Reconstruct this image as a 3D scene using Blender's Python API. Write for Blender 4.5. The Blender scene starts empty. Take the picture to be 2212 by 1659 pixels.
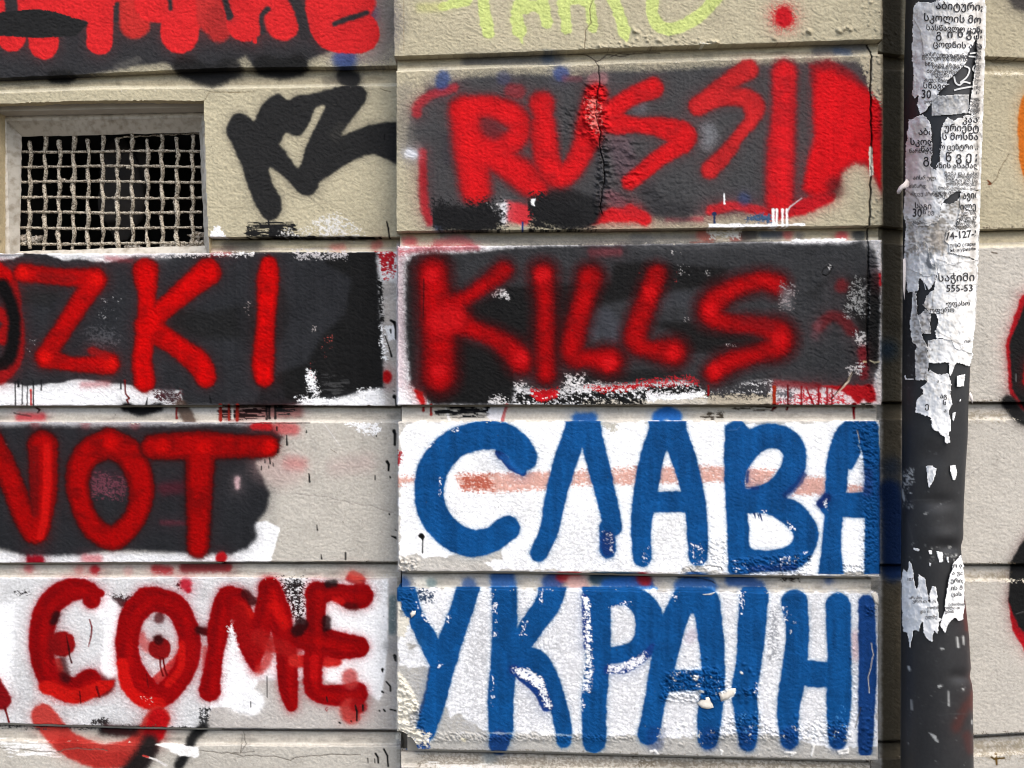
import bpy, math, random
import numpy as np
from mathutils import Vector

# ------------------------------------------------------------------ scene, camera, light
SC = bpy.context.scene
COLL = SC.collection
W_U, H_U = 2212.0, 1659.0          # survey units across / down the surveyed part of the facade
MM = 1.65 / W_U                    # metres per survey unit on the reference plane
DIST = 1.24                        # camera to reference plane
EYE = 1.45                         # camera height above the pavement
cam_d = bpy.data.cameras.new('camera'); cam = bpy.data.objects.new('camera', cam_d); COLL.objects.link(cam)
cam.location = (0, 0, EYE); cam.rotation_euler = (math.radians(90), 0, 0)
cam_d.sensor_width = 36; cam_d.lens = 36 * DIST / 1.65; cam_d.clip_start = .05; cam_d.clip_end = 200
SC.camera = cam
world = bpy.data.worlds.new('World'); SC.world = world; world.use_nodes = True
wn = world.node_tree; bg = wn.nodes['Background']
sky = wn.nodes.new('ShaderNodeTexSky'); sky.sky_type = 'NISHITA'; sky.sun_disc = False
SUN_EL, SUN_AZ = math.radians(54), math.radians(180 - 34)   # high, behind the camera, to the right
sky.sun_elevation = SUN_EL; sky.sun_rotation = SUN_AZ
sky.air_density = 1.0; sky.dust_density = 3.0; sky.ozone_density = .4
wn.links.new(sky.outputs[0], bg.inputs[0]); bg.inputs[1].default_value = .15
sun_d = bpy.data.lights.new('sun', 'SUN'); sun_d.energy = 1.5; sun_d.angle = math.radians(38); sun_d.color = (1, .955, .89)
sun = bpy.data.objects.new('sun', sun_d); COLL.objects.link(sun)
sdir = Vector((math.cos(SUN_EL) * math.sin(SUN_AZ), math.cos(SUN_EL) * math.cos(SUN_AZ), math.sin(SUN_EL)))
sun.rotation_euler = sdir.to_track_quat('Z', 'Y').to_euler(); sun.location = (0, -3, 6)
SC.view_settings.view_transform = 'Standard'; SC.view_settings.look = 'None'
SC.view_settings.gamma = 1; SC.view_settings.use_curve_mapping = False
SC.view_settings.exposure = .95
SC.cycles.pixel_filter_type = 'BLACKMAN_HARRIS'; SC.cycles.filter_width = 1.05

rng = np.random.default_rng(7); R = random.Random(5)
f32 = np.float32

# ------------------------------------------------------------------ small tools
def lin(c):
    c = np.array(c, dtype=float) / 255.0
    return (np.where(c < .04045, c / 12.92, ((c + .055) / 1.055) ** 2.4) * (.82 if c.min() > .94 else .68)).astype(f32)

def vnoise(h, w, sy, sx, seed):
    """smooth value noise in 0..1"""
    g = np.random.default_rng(seed).random((int(h / sy) + 4, int(w / sx) + 4)).astype(f32)
    y = np.arange(h, dtype=f32) / sy; x = np.arange(w, dtype=f32) / sx
    yi = y.astype(int); xi = x.astype(int)
    fy = y - yi; fx = x - xi; fy = fy * fy * (3 - 2 * fy); fx = fx * fx * (3 - 2 * fx)
    rows = g[yi] * (1 - fy)[:, None] + g[yi + 1] * fy[:, None]
    return rows[:, xi] * (1 - fx) + rows[:, xi + 1] * fx

def fbm(h, w, sy, sx, seed, o=3):
    a = 0; t = 0
    for k in range(o):
        a = a + vnoise(h, w, sy / 2 ** k, sx / 2 ** k, seed + 31 * k) * .55 ** k; t += .55 ** k
    return a / t

def sstep(x): x = np.clip(x, 0, 1); return x * x * (3 - 2 * x)

def curve(pts, n=7):
    """Catmull-Rom through (x, y, r)"""
    p = np.array(pts, dtype=float)
    if len(p) < 3: return p
    q = np.vstack([2 * p[0] - p[1], p, 2 * p[-1] - p[-2]]); out = []
    for i in range(1, len(q) - 2):
        for t in np.arange(n) / n:
            out.append(.5 * (2 * q[i] + (q[i + 1] - q[i - 1]) * t + (2 * q[i - 1] - 5 * q[i] + 4 * q[i + 1] - q[i + 2]) * t * t
                             + (3 * q[i] - q[i - 1] - 3 * q[i + 1] + q[i + 2]) * t ** 3))
    out.append(p[-1]); return np.array(out)

class Canvas:
    """paint record of a surface: colour, relief in millimetres and which letter lies where"""
    def __init__(s, x0, y0, w, h, base, seed):
        s.x0, s.y0, s.w, s.h = x0, y0, w, h
        s.C = np.empty((h, w, 3), f32); s.C[:] = lin(base)
        s.Z = np.zeros((h, w), f32); s.L = np.zeros((h, w), np.int16)
        s.G = np.zeros((h, w), f32)                              # gloss
        s.fine = np.random.default_rng(seed).random((h, w)).astype(f32)
        s.n4 = vnoise(h, w, 3, 4, seed + 1); s.n20 = fbm(h, w, 26, 34, seed + 2); s.wob = vnoise(h, w, 7, 8, seed + 3)
        s.fn = vnoise(h, w, 1.6, 2.1, seed + 15)
        s.brush = vnoise(h, w, 2.2, 26, seed + 4) * .6 + vnoise(h, w, 1.5, 9, seed + 5) * .4
        wv = (vnoise(h, w, 22, 22, seed + 6) * 14).astype(int)
        r1 = vnoise(h, w, 4.6, 9.5, seed + 7); r2 = vnoise(h, w, 3.0, 5.5, seed + 8)
        yy = np.clip(np.arange(h)[:, None] + wv - 7, 0, h - 1); xx = np.broadcast_to(np.arange(w), (h, w))
        r1 = r1[yy, xx]
        s.rid = (1 - np.abs(2 * r1 - 1)) * .65 + (1 - np.abs(2 * r2 - 1)) * .35   # creased render texture 0..1
    def box(s, xa, ya, xb, yb):
        a = max(0, int(xa - s.x0)); b = min(s.w, int(xb - s.x0) + 1); c = max(0, int(ya - s.y0)); d = min(s.h, int(yb - s.y0) + 1)
        if b <= a or d <= c: return None
        return (slice(c, d), slice(a, b))
    def xy(s, sl):
        return (np.arange(sl[1].start, sl[1].stop, dtype=f32)[None, :] + s.x0, np.arange(sl[0].start, sl[0].stop, dtype=f32)[:, None] + s.y0)
    def sd_stroke(s, pts, r, m):
        p = [(a[0], a[1], a[2] if len(a) > 2 else r) for a in pts]
        p = curve(p); mx = p[:, 2].max() + m
        sl = s.box(p[:, 0].min() - mx, p[:, 1].min() - mx, p[:, 0].max() + mx, p[:, 1].max() + mx)
        if sl is None: return None, None
        X, Y = s.xy(sl); best = np.full((Y.shape[0], X.shape[1]), -1e9, f32)
        if len(p) == 1: p = np.vstack([p, p + [[.01, 0, 0]]])
        for a, b in zip(p[:-1], p[1:]):
            dx, dy = b[0] - a[0], b[1] - a[1]; L = dx * dx + dy * dy + 1e-9
            t = np.clip(((X - a[0]) * dx + (Y - a[1]) * dy) / L, 0, 1)
            d = np.sqrt((X - a[0] - t * dx) ** 2 + (Y - a[1] - t * dy) ** 2)
            best = np.maximum(best, (a[2] + t * (b[2] - a[2])) - d)
        return sl, best
    def sd_poly(s, pts, m, smooth=False):
        p = np.array([(a[0], a[1]) for a in pts], dtype=float)
        if smooth: p = curve(np.vstack([p, p[:1]]), 4)[:-1]
        sl = s.box(p[:, 0].min() - m, p[:, 1].min() - m, p[:, 0].max() + m, p[:, 1].max() + m)
        if sl is None: return None, None
        X, Y = s.xy(sl); X, Y = np.broadcast_arrays(X, Y); ins = np.zeros(X.shape, bool); dist = np.full(X.shape, 1e9, f32)
        for a, b in zip(p, np.roll(p, -1, 0)):
            dx, dy = b[0] - a[0], b[1] - a[1]; L = dx * dx + dy * dy + 1e-9
            t = np.clip(((X - a[0]) * dx + (Y - a[1]) * dy) / L, 0, 1)
            dist = np.minimum(dist, (X - a[0] - t * dx) ** 2 + (Y - a[1] - t * dy) ** 2)
            if abs(dy) > 1e-9: ins ^= ((Y >= min(a[1], b[1])) & (Y < max(a[1], b[1])) & (X < a[0] + (Y - a[1]) * dx / dy))
        d = np.sqrt(dist); return sl, np.where(ins, d, -d).astype(f32)
    def mix(s, sl, a, col, clip=None):
        if clip is not None:
            X, Y = s.xy(sl); a = a * ((X >= clip[0]) & (X <= clip[2]) & (Y >= clip[1]) & (Y <= clip[3]))
        a = np.clip(a, 0, 1)[..., None]
        s.C[sl] = (np.sqrt(s.C[sl]) * (1 - a) + np.sqrt(lin(col)) * a) ** 2; return a[..., 0]
    def spray(s, pts, r=10, col=(0, 0, 0), soft=6, op=1., grain=.3, halo=.22, hr=9, wob=1.3, mot=0, fill=False, tag=None, clip=None, holes=(), gloss=0, smooth=False):
        m = soft + hr * 4
        if not fill: pts = [(a[0], a[1], (a[2] if len(a) > 2 else r) * 1.06 + .7) for a in pts]
        sl, sd = s.sd_poly(pts, m, smooth) if fill else s.sd_stroke(pts, r, m)
        if sl is None: return
        for h_ in holes:
            if smooth: h_ = [tuple(q) for q in curve(np.vstack([np.array(h_)[:, :2], np.array(h_)[:1, :2]]), 4)[:-1]]
            X, Y = s.xy(sl); hs2, hd2 = Canvas.sd_poly_on(X, Y, h_); sd = np.minimum(sd, -hd2)
        sd = sd + (s.wob[sl] - .5) * wob * 2 + (s.n20[sl] - .5) * wob * 2
        a = sstep(sd / (2 * soft) + .5)
        hl = halo * np.exp(-np.clip(-sd, 0, None) / hr)
        a = np.maximum(a, hl) 
        gr = (s.fine[sl] - .5) * .9 + (s.fn[sl] - .5) * .5 + (s.rid[sl] - .5) * .45
        a = np.clip(a + gr * grain * 4 * a * (1 - a), 0, 1) * op
        if mot: a = a * (1 - mot * np.clip((s.n20[sl] - .47) * 4, 0, 1))
        a = s.mix(sl, a, col, clip)
        if gloss: s.G[sl] = np.maximum(s.G[sl] * (1 - a), a * gloss)
        if tag is not None:
            t = s.L[sl]; t[a > .5] = tag
    @staticmethod
    def sd_poly_on(X, Y, pts):
        p = np.array(pts, dtype=float); X, Y = np.broadcast_arrays(X, Y)
        ins = np.zeros(X.shape, bool); dist = np.full(X.shape, 1e9, f32)
        for a, b in zip(p, np.roll(p, -1, 0)):
            dx, dy = b[0] - a[0], b[1] - a[1]; L = dx * dx + dy * dy + 1e-9
            t = np.clip(((X - a[0]) * dx + (Y - a[1]) * dy) / L, 0, 1)
            dist = np.minimum(dist, (X - a[0] - t * dx) ** 2 + (Y - a[1] - t * dy) ** 2)
            if abs(dy) > 1e-9: ins ^= ((Y >= min(a[1], b[1])) & (Y < max(a[1], b[1])) & (X < a[0] + (Y - a[1]) * dx / dy))
        d = np.sqrt(dist); return None, np.where(ins, d, -d).astype(f32)
    def dry(s, pts, col, dens=.5, soft=14, r=10, fill=True, op=1., clip=None, kind='rid'):
        """dry brush or scraped paint: only the high points (or the brush streaks) take it"""
        sl, sd = s.sd_poly(pts, soft) if fill else s.sd_stroke(pts, r, soft)
        if sl is None: return
        f = sstep(sd / (2 * soft) + .5)
        n = s.rid[sl] * .42 + s.n4[sl] * .2 + s.fn[sl] * .38 if kind == 'rid' else (s.brush[sl] if kind == 'brush' else s.n4[sl] * .6 + s.wob[sl] * .4)
        n = n + (s.fine[sl] - .5) * .12
        th = .5 + (.5 - dens * f) * .46
        a = sstep((n - th) / .07 + .5) * op * (f > .02)
        s.mix(sl, a, col, clip)
    def flecks(s, pts, n, col, rmin=.6, rmax=1.6, seed=0):
        """irregular chips and specks; n of them of about the given radius"""
        sl, sd = s.sd_poly(pts, 6)
        if sl is None: return
        f = sstep(sd / 10 + .4); r = (rmin + rmax) / 2; h, w = f.shape
        q = vnoise(h, w, r * 1.5, r * 1.7, seed + 900) * .62 + vnoise(h, w, 9, 9, seed + 901) * .38 + (s.rid[sl] - .5) * .12
        ins = f > .5
        if ins.sum() < 9: return
        cov = min(.5, n * 3.1 * r * r * 1.1 / ins.sum()); th = np.quantile(q[ins], 1 - cov)
        s.mix(sl, np.clip((q - th - (1 - f) * .25) / .05 + .5, 0, 1) * (f > .05), col)
    def line(s, pts, r, col, op=1., dep=0., clip=None, jit=0):
        if jit:
            q = random.Random(int(pts[0][0] * 7 + pts[0][1])); out = [pts[0]]
            for a, b in zip(pts[:-1], pts[1:]):
                k = max(1, int(math.hypot(b[0] - a[0], b[1] - a[1]) / 9))
                for i in range(1, k + 1): out.append((a[0] + (b[0] - a[0]) * i / k + q.uniform(-jit, jit), a[1] + (b[1] - a[1]) * i / k + q.uniform(-jit, jit)))
            pts = out
        p = [(a[0], a[1], a[2] if len(a) > 2 else r) for a in pts]
        for a, b in zip(p[:-1], p[1:]):
            mx = max(a[2], b[2]) + 3
            sl = s.box(min(a[0], b[0]) - mx, min(a[1], b[1]) - mx, max(a[0], b[0]) + mx, max(a[1], b[1]) + mx)
            if sl is None: continue
            X, Y = s.xy(sl); dx, dy = b[0] - a[0], b[1] - a[1]; L = dx * dx + dy * dy + 1e-9
            t = np.clip(((X - a[0]) * dx + (Y - a[1]) * dy) / L, 0, 1)
            sd = a[2] + t * (b[2] - a[2]) - np.sqrt((X - a[0] - t * dx) ** 2 + (Y - a[1] - t * dy) ** 2)
            al = np.clip(sd / 1.1 + .5, 0, 1) * op
            if col is not None: s.mix(sl, al, col, clip)
            if dep: s.Z[sl] = np.minimum(s.Z[sl], s.Z[sl] * (1 - al) + dep * al) if dep < 0 else np.maximum(s.Z[sl], dep * al)
    def drip(s, x, y0, y1, w, col, head=1., op=1.):
        q = random.Random(int(x * 3 + y0)); pts = []; n = 5
        for i in range(n + 1):
            t = i / n; pts.append((x + q.uniform(-.5, .5) + (head - 1) * 0, y0 + (y1 - y0) * t, w * (head if i == 0 else (.8 if i < n else 1.05))))
        s.line(pts, w, col, op)
    def lumps(s, pts, n, rmin, rmax, h, seed=0, soft=0, flat=1.4):
        """blisters and lumps standing proud"""
        q = random.Random(seed); p = np.array(pts); xa, ya = p.min(0); xb, yb = p.max(0); k = 0; guard = 0
        while k < n and guard < n * 6:
            guard += 1
            x = q.uniform(xa, xb); y = q.uniform(ya, yb)
            _, d = Canvas.sd_poly_on(np.array([[x]]), np.array([[y]]), pts)
            if d[0, 0] < 0: continue
            k += 1; r = q.uniform(rmin, rmax); e = q.uniform(1, flat); hh = h * q.uniform(.4, 1)
            sl = s.box(x - r * e - 1, y - r - 1, x + r * e + 1, y + r + 1)
            if sl is None: continue
            X, Y = s.xy(sl); t = 1 - ((X - x) / (r * e)) ** 2 - ((Y - y) / r) ** 2
            s.Z[sl] += (np.clip(t, 0, 1) ** .8 * hh).astype(f32)
    def wrinkle(s, pts, amp, ang=0., sc=7, soft=20, r=10, fill=True, seed=1):
        sl, sd = s.sd_poly(pts, soft) if fill else s.sd_stroke(pts, r, soft)
        if sl is None: return
        f = sstep(sd / (2 * soft) + .5); h, w = f.shape
        n = fbm(h, w, sc, sc * 1.9, seed, 3); n2 = fbm(h, w, sc * .6, sc * .6, seed + 5, 2)
        s.Z[sl] += f * amp * ((1 - np.abs(2 * n - 1) * 2.2) * .8 + (n2 - .5) * .9)
    def sample(s, u, v):
        x = np.clip(u - s.x0, 0, s.w - 1.001); y = np.clip(v - s.y0, 0, s.h - 1.001)
        xi = x.astype(int); yi = y.astype(int); fx = (x - xi)[:, None].astype(f32); fy = (y - yi)[:, None].astype(f32)
        def g(A): return (A[yi, xi] * (1 - fx) + A[yi, xi + 1] * fx) * (1 - fy) + (A[yi + 1, xi] * (1 - fx) + A[yi + 1, xi + 1] * fx) * fy
        return g(s.C), g(s.Z[..., None])[:, 0], g(s.G[..., None])[:, 0]

def blur(A, k=1):
    for _ in range(k):
        B = A.copy(); B[1:-1] = A[1:-1] * .5 + (A[2:] + A[:-2]) * .25; A = B.copy()
        A[:, 1:-1] = B[:, 1:-1] * .5 + (B[:, 2:] + B[:, :-2]) * .25
    return A

# survey sheets: each gives facade coordinates in survey units
def sheet(ox, oy, k): return lambda x, y, *r: (ox / 1.82278 + x * k, oy / 1.82278 + y * k) + tuple(q * k for q in r)
kA, kI, kP, kR = .33070, .26452, .27254, .39673
A_, B_, C_, D_, E_ = sheet(0, 0, kA), sheet(900, 0, kA), sheet(1500, 0, kA), sheet(2400, 0, kA), sheet(3332, 0, kA)
G_, H_, I_, J_, E2 = sheet(0, 960, kA), sheet(900, 900, kA), sheet(1550, 900, kI), sheet(2500, 850, kI), sheet(3332, 900, kA)
L_, M_, N_, O_ = sheet(0, 2024, kA), sheet(900, 2024, kA), sheet(1550, 1550, kI), sheet(2500, 1550, kI)
P_, Q_, R_ = sheet(1550, 2200, kP), sheet(2500, 2200, kP), sheet(3332, 1824, kR)
def on(S, *pts): return [S(*p) for p in pts]

# ------------------------------------------------------------------ courses of the facade (line of each block's top and bottom)
BIG = 30
Lb = [[(-BIG, 170), (0, 169), (165, 162), (331, 154), (494, 147), (700, 145), (858, 142)],
      [(-BIG, 548), (440, 547.5), (451, 515), (494, 514), (856, 512)],
      [(-BIG, 876.6), (550, 875), (858, 877)], [(-BIG, 1216), (494, 1213.5), (858, 1213.5)],
      [(-BIG, 1561), (0, 1562), (331, 1571), (494, 1573), (858, 1576)], [(-BIG, 1990), (858, 1990)]]
Lt = [[(-BIG, -170), (858, -195)], [(-BIG, 201), (0, 200), (100, 196), (215, 191), (548, 189), (858, 184)],
      [(-BIG, 547), (494, 546.6), (858, 543)], [(-BIG, 912.6), (494, 912), (858, 911)],
      [(-BIG, 1247.6), (494, 1246.6), (858, 1251)], [(-BIG, 1597), (0, 1598), (300, 1608), (858, 1611)]]
Pb = [[(850, 122), (1104, 114), (1371, 103), (1865, 86.6), (1910, 86)], [(850, 500), (1317, 496), (1865, 488), (1910, 487)],
      [(850, 875), (1371, 873.7), (1910, 875)], [(850, 1234), (1115, 1235), (1371, 1239.7), (1910, 1246.5)],
      [(850, 1618), (1123, 1623), (1371, 1630), (1910, 1643.5)], [(850, 2010), (1910, 2020)]]
Pt = [[(850, -205), (1910, -255)], [(850, 154), (1104, 144), (1371, 134.5), (1865, 119), (1910, 117)],
      [(850, 532), (1247, 529.5), (1636, 522.7), (1910, 518.4)], [(850, 910.8), (1910, 909)],
      [(850, 1270), (1259, 1273), (1371, 1275.6), (1910, 1280.5)], [(850, 1654), (1371, 1664), (1910, 1676)]]
PxL = [850.5, 856, 858.5, 859.5, 857.5, 866]; PxR = [1907, 1908, 1904.5, 1900, 1897, 1895]
Rb = [[(1890, 112), (1955, 120), (2129, 122), (2212, 126), (2250, 127)], [(1890, 488), (1955, 493), (2122, 496), (2250, 492)],
      [(1890, 867.5), (2250, 868.5)], [(1890, 1218), (2250, 1218)], [(1890, 1599), (1955, 1598), (2102, 1588), (2250, 1580)], [(1890, 1990), (2250, 1985)]]
Rt = [[(1890, -240), (2250, -220)], [(1890, 150), (2129, 158), (2250, 160)], [(1890, 524), (2122, 534), (2250, 531)],
      [(1890, 905), (2250, 906)], [(1890, 1252.6), (2250, 1253.4)], [(1890, 1640), (2102, 1632), (2250, 1624)]]

# ------------------------------------------------------------------ paint on the facade
CREAM = (200, 190, 161); GREY = (208, 202, 190); WHITE = (252, 252, 252); BLK = (30, 30, 31)
K = Canvas(-340, -240, 2900, 2160, CREAM, 11)
HH = np.arange(K.h)[:, None] + K.y0; XX = np.arange(K.w)[None, :] + K.x0
def curve_y(pts, x): p = np.array(pts); return np.interp(x, p[:, 0], p[:, 1])
def region(xa, xb, top, bot):
    x = np.arange(K.w) + K.x0
    return ((XX >= xa) & (XX <= xb) & (HH >= curve_y(top, x)[None, :]) & (HH <= curve_y(bot, x)[None, :])).astype(f32)
def tint(m, col, op=1.):
    a = (m * op)[..., None]; K.C[:] = K.C * (1 - a) + lin(col) * a
mott = fbm(K.h, K.w, 90, 120, 77, 4)
# base coats
LW = (XX < 857).astype(f32); RW = (XX > 1900).astype(f32); PW = 1 - LW - RW
lo_l = (HH > curve_y(Lb[1], np.arange(K.w) + K.x0)[None, :] + 22) * LW
lo_p = (HH > curve_y(Pb[1], np.arange(K.w) + K.x0)[None, :] + 24) * PW
lo_r = (HH > curve_y(Rb[1], np.arange(K.w) + K.x0)[None, :] + 30) * RW
tint(lo_l.astype(f32), GREY); tint(lo_p.astype(f32), (206, 200, 188)); tint(lo_r.astype(f32), (206, 200, 189))
tint(((HH < 560) & (XX > 1900)).astype(f32) * (1 - lo_r), (195, 185, 157))
tint(((HH < 520) & (XX < 857)).astype(f32) * (1 - lo_l), (204, 194, 164))
K.C *= (.93 + .14 * mott)[..., None]
# grooves: brushed, greyer, with grime
def grooves(bots, tops, xa, xb, q):
    for i in range(5):
        x = np.arange(K.w) + K.x0; b = curve_y(bots[i], x)[None, :]; t = curve_y(tops[i + 1], x)[None, :]
        m = (XX >= xa) & (XX <= xb) & (HH > b) & (HH < t); f = (HH - b) / np.maximum(t - b, 1)
        col = lin((176, 165, 138)) if i < 2 else lin((190, 183, 170))
        a = (m * (.55 + .3 * (K.brush - .5)))[..., None]; K.C[:] = K.C * (1 - a) + col * a
        g = m * np.clip(1.2 - np.abs(f - .62 - .25 * (K.n20 - .5)) * 7, 0, 1) * np.clip((K.n20 - .48) * 4, 0, 1) * .45
        K.C *= (1 - g * [.8])[..., None]
        K.C *= (1 - m * .14 * (K.brush > .62))[..., None]
        # pale lip: overhead light on the arris put into the colour
        l = (m | ((HH >= t) & (HH < t + 2) & (XX >= xa) & (XX <= xb))) & (HH > t - 5)
        a = (l * .6)[..., None]; K.C[:] = K.C * (1 - a) + (lin((232, 224, 198)) if i < 2 else lin((238, 232, 220))) * a
grooves(Lb, Lt, -340, 857, 0); grooves(Pb, Pt, 857, 1900, 0); grooves(Rb, Rt, 1900, 2560, 0)
TAGS = {}
def T(block, label):
    n = len(TAGS) + 1; TAGS[n] = (block, label); return n

# --- left wall, top block: red letters on dark grey
DG = (54, 54, 56); RED = (226, 42, 44)
K.spray(on(A_, (-100, -200), (2600, -200)) + on(B_, (880, -120), (960, 60), (900, 250), (700, 330), (560, 380), (480, 430), (150, 430), (110, 370), (50, 400), (0, 440))
        + on(A_, (1560, 450), (1500, 470), (1250, 470), (1180, 450), (1080, 415), (900, 430), (700, 475), (400, 520), (-100, 530)), col=DG, fill=True, soft=8, halo=.35, hr=14)
K.spray(on(A_, (1200, 430), (1380, 500), (1500, 450)), 22, (36, 36, 36), soft=9, halo=.3)
K.spray(on(A_, (350, 500), (450, 500)), 13, (34, 34, 34), soft=7, halo=.2)
K.spray(on(B_, (230, 430), (350, 450), (450, 430)), 22, (34, 34, 34), soft=8, halo=.3)
K.spray(on(B_, (40, 440), (60, 480)), 12, (60, 58, 56), soft=9, op=.6)
K.spray(on(B_, (950, 0), (1000, 150), (950, 300)), 40, (128, 122, 122), soft=26, op=.75, grain=1)
K.spray(on(B_, (760, 385)), 24, (58, 84, 145), soft=12, op=.9); K.spray(on(B_, (900, 90)), 22, (64, 66, 110), soft=14, op=.6)
K.spray(on(A_, (760, 440), (900, 390)), 6, (110, 106, 100), soft=6, op=.55)
t = T('L0', 'row of red painted letters on dark grey, cut off by the top of the photograph')
for p, r, c, so in [([(-60, 20), (-20, 60)], 22, RED, 3), ([(170, -60), (180, 20), (300, 20), (520, 30), (600, 40)], 31, RED, 3), ([(300, -60), (900, -60), (1500, -60)], 30, RED, 3),
                 ([(655, 40), (650, 275)], 26, RED, 2.5), ([(870, 40), (880, 150)], 31, (205, 50, 46), 6), ([(1000, 20), (1150, 60), (1175, 225)], 38, RED, 3),
                 ([(1180, -40), (1200, 100)], 42, RED, 3), ([(1390, -20), (1400, 120)], 34, (205, 52, 50), 6), ([(1420, 100), (1430, 205)], 22, (180, 46, 44), 7),
                 ([(75, 220), (75, 245)], 28, RED, 2.5), ([(285, 230), (285, 290)], 30, RED, 2.5), ([(1610, -30), (1600, 110)], 38, RED, 3)]:
    K.spray(on(A_, *p), r, c, soft=so, halo=.12, tag=t)
for p, r, c, so in [([(60, -30), (110, 150)], 37, RED, 3), ([(300, -30), (355, 155)], 34, RED, 4), ([(640, -30), (640, 100), (700, 200), (850, 215)], 42, RED, 3),
                    ([(700, 60), (850, 20)], 34, RED, 6), ([(800, 170), (840, 190)], 38, RED, 4), ([(170, 255), (172, 272)], 4, RED, 1)]:
    K.spray(on(B_, *p), r, c, soft=so, halo=.12, tag=t)
for S, p, r in [(B_, [(255, 60), (215, 110), (222, 210)], 4.5), (B_, [(410, -30), (470, 90), (500, 230)], 10), (A_, [(1465, -20), (1500, 110)], 6), (B_, [(0, 70), (10, 110)], 5),
                (B_, [(690, 155), (790, 120), (900, 85)], 5), (A_, [(70, -30), (75, 70)], 12), (A_, [(765, 30), (760, 130)], 4), (A_, [(1110, 0), (1115, 60)], 4)]:
    K.spray(on(S, *p), r, (54, 50, 52), soft=3.5, halo=.1)
K.dry(on(A_, (-60, 90), (240, 63), (350, 78), (540, 138), (575, 150), (490, 232), (370, 238), (240, 243), (100, 235), (-60, 225)), (40, 40, 40), dens=2.2, soft=3)
# --- vent block, black tag K2
t = T('L1', 'black painted tag like a K and a 2'); BK = (43, 43, 43)

K.spray(on(B_, (0, 790), (30, 748), (80, 738), (140, 770), (168, 785), (200, 715), (250, 650), (325, 612), (385, 650), (450, 617), (540, 612), (640, 585), (740, 560), (800, 540), (870, 560), (903, 610), (880, 690), (800, 790), (738, 888), (850, 838), (960, 808), (1120, 820), (1120, 1062), (1000, 1027), (930, 1010), (820, 1050), (700, 1120), (600, 1190), (580, 1240), (515, 1280), (450, 1250), (370, 1170), (272, 1098), (285, 1190), (338, 1290), (350, 1365), (320, 1420), (262, 1440), (210, 1400), (140, 1260), (80, 1080), (15, 930), (-15, 860)),
        col=BK, fill=True, soft=4, halo=.28, hr=7, tag=t, smooth=True, clip=(440, 186, 856, 520), holes=[on(B_, (330, 940), (372, 868), (430, 888), (485, 870), (530, 800), (560, 722), (612, 690), (622, 715), (560, 840), (505, 960), (465, 1085), (430, 1075), (380, 1000))])
K.drip(B_(262, 0)[0], B_(0, 1420)[1], B_(0, 1470)[1], 2.4, BK)
K.spray(on(B_, (760, 500), (810, 520)), 18, (38, 38, 38), soft=7, halo=.4, hr=12); K.spray(on(B_, (640, 530), (700, 520)), 7, (90, 85, 78), soft=8, op=.5)
K.spray(on(B_, (730, 840), (700, 880)), 12, (74, 72, 66), soft=10, op=.35)

K.dry(on(B_, (120, 1450), (430, 1455), (460, 1540), (110, 1545)), (34, 34, 34), dens=.95, soft=7, kind='brush', clip=(440, 480, 856, 514))
K.dry(on(B_, (110, 1500), (330, 1540), (1000, 1545), (1000, 1560), (110, 1560)), (30, 30, 30), dens=.9, soft=3, kind='brush', clip=(440, 480, 856, 516))
for q in [[(560, 1450), (700, 1405), (850, 1490), (870, 1550), (620, 1545)], [(340, 1530), (420, 1515), (460, 1550), (340, 1550)], [(480, 1500), (540, 1490), (520, 1530)]]:
    K.dry(on(B_, *q), (240, 238, 232), dens=.42, soft=12)
K.dry(on(A_, (1365, 1555), (1400, 1490), (1430, 1485), (1490, 1555)), WHITE, dens=1.0, soft=5)
K.line(on(B_, (1033, 1448, 5), (1045, 1500, 6), (1050, 1555, 5)), 2, (20, 20, 20)); K.line(on(B_, (1018, 880), (1018, 915)), 1, (20, 20, 20))
K.line(on(A_, (1335, 660), (1370, 600), (1480, 605), (1659, 600)), .7, (140, 128, 100), dep=-.4, jit=1.2); K.line(on(B_, (990, 578), (1060, 600)), .8, (120, 108, 84), dep=-.4, jit=1)
K.line(on(B_, (0, 608), (100, 600)), .6, (140, 128, 100), dep=-.3, jit=1)
# groove below, left of pilaster
K.spray(on(H_, (0, 115), (180, 110)), 12, (70, 68, 64), soft=12, op=.7); K.spray(on(H_, (690, 125), (740, 120)), 7, (190, 90, 84), soft=8, op=.5); K.spray(on(H_, (960, 110), (980, 100)), 9, (185, 80, 76), soft=7, op=.6)
K.spray(on(H_, (180, 60), (960, 65)), 3, (30, 30, 30), soft=3, op=.7, halo=0)

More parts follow.
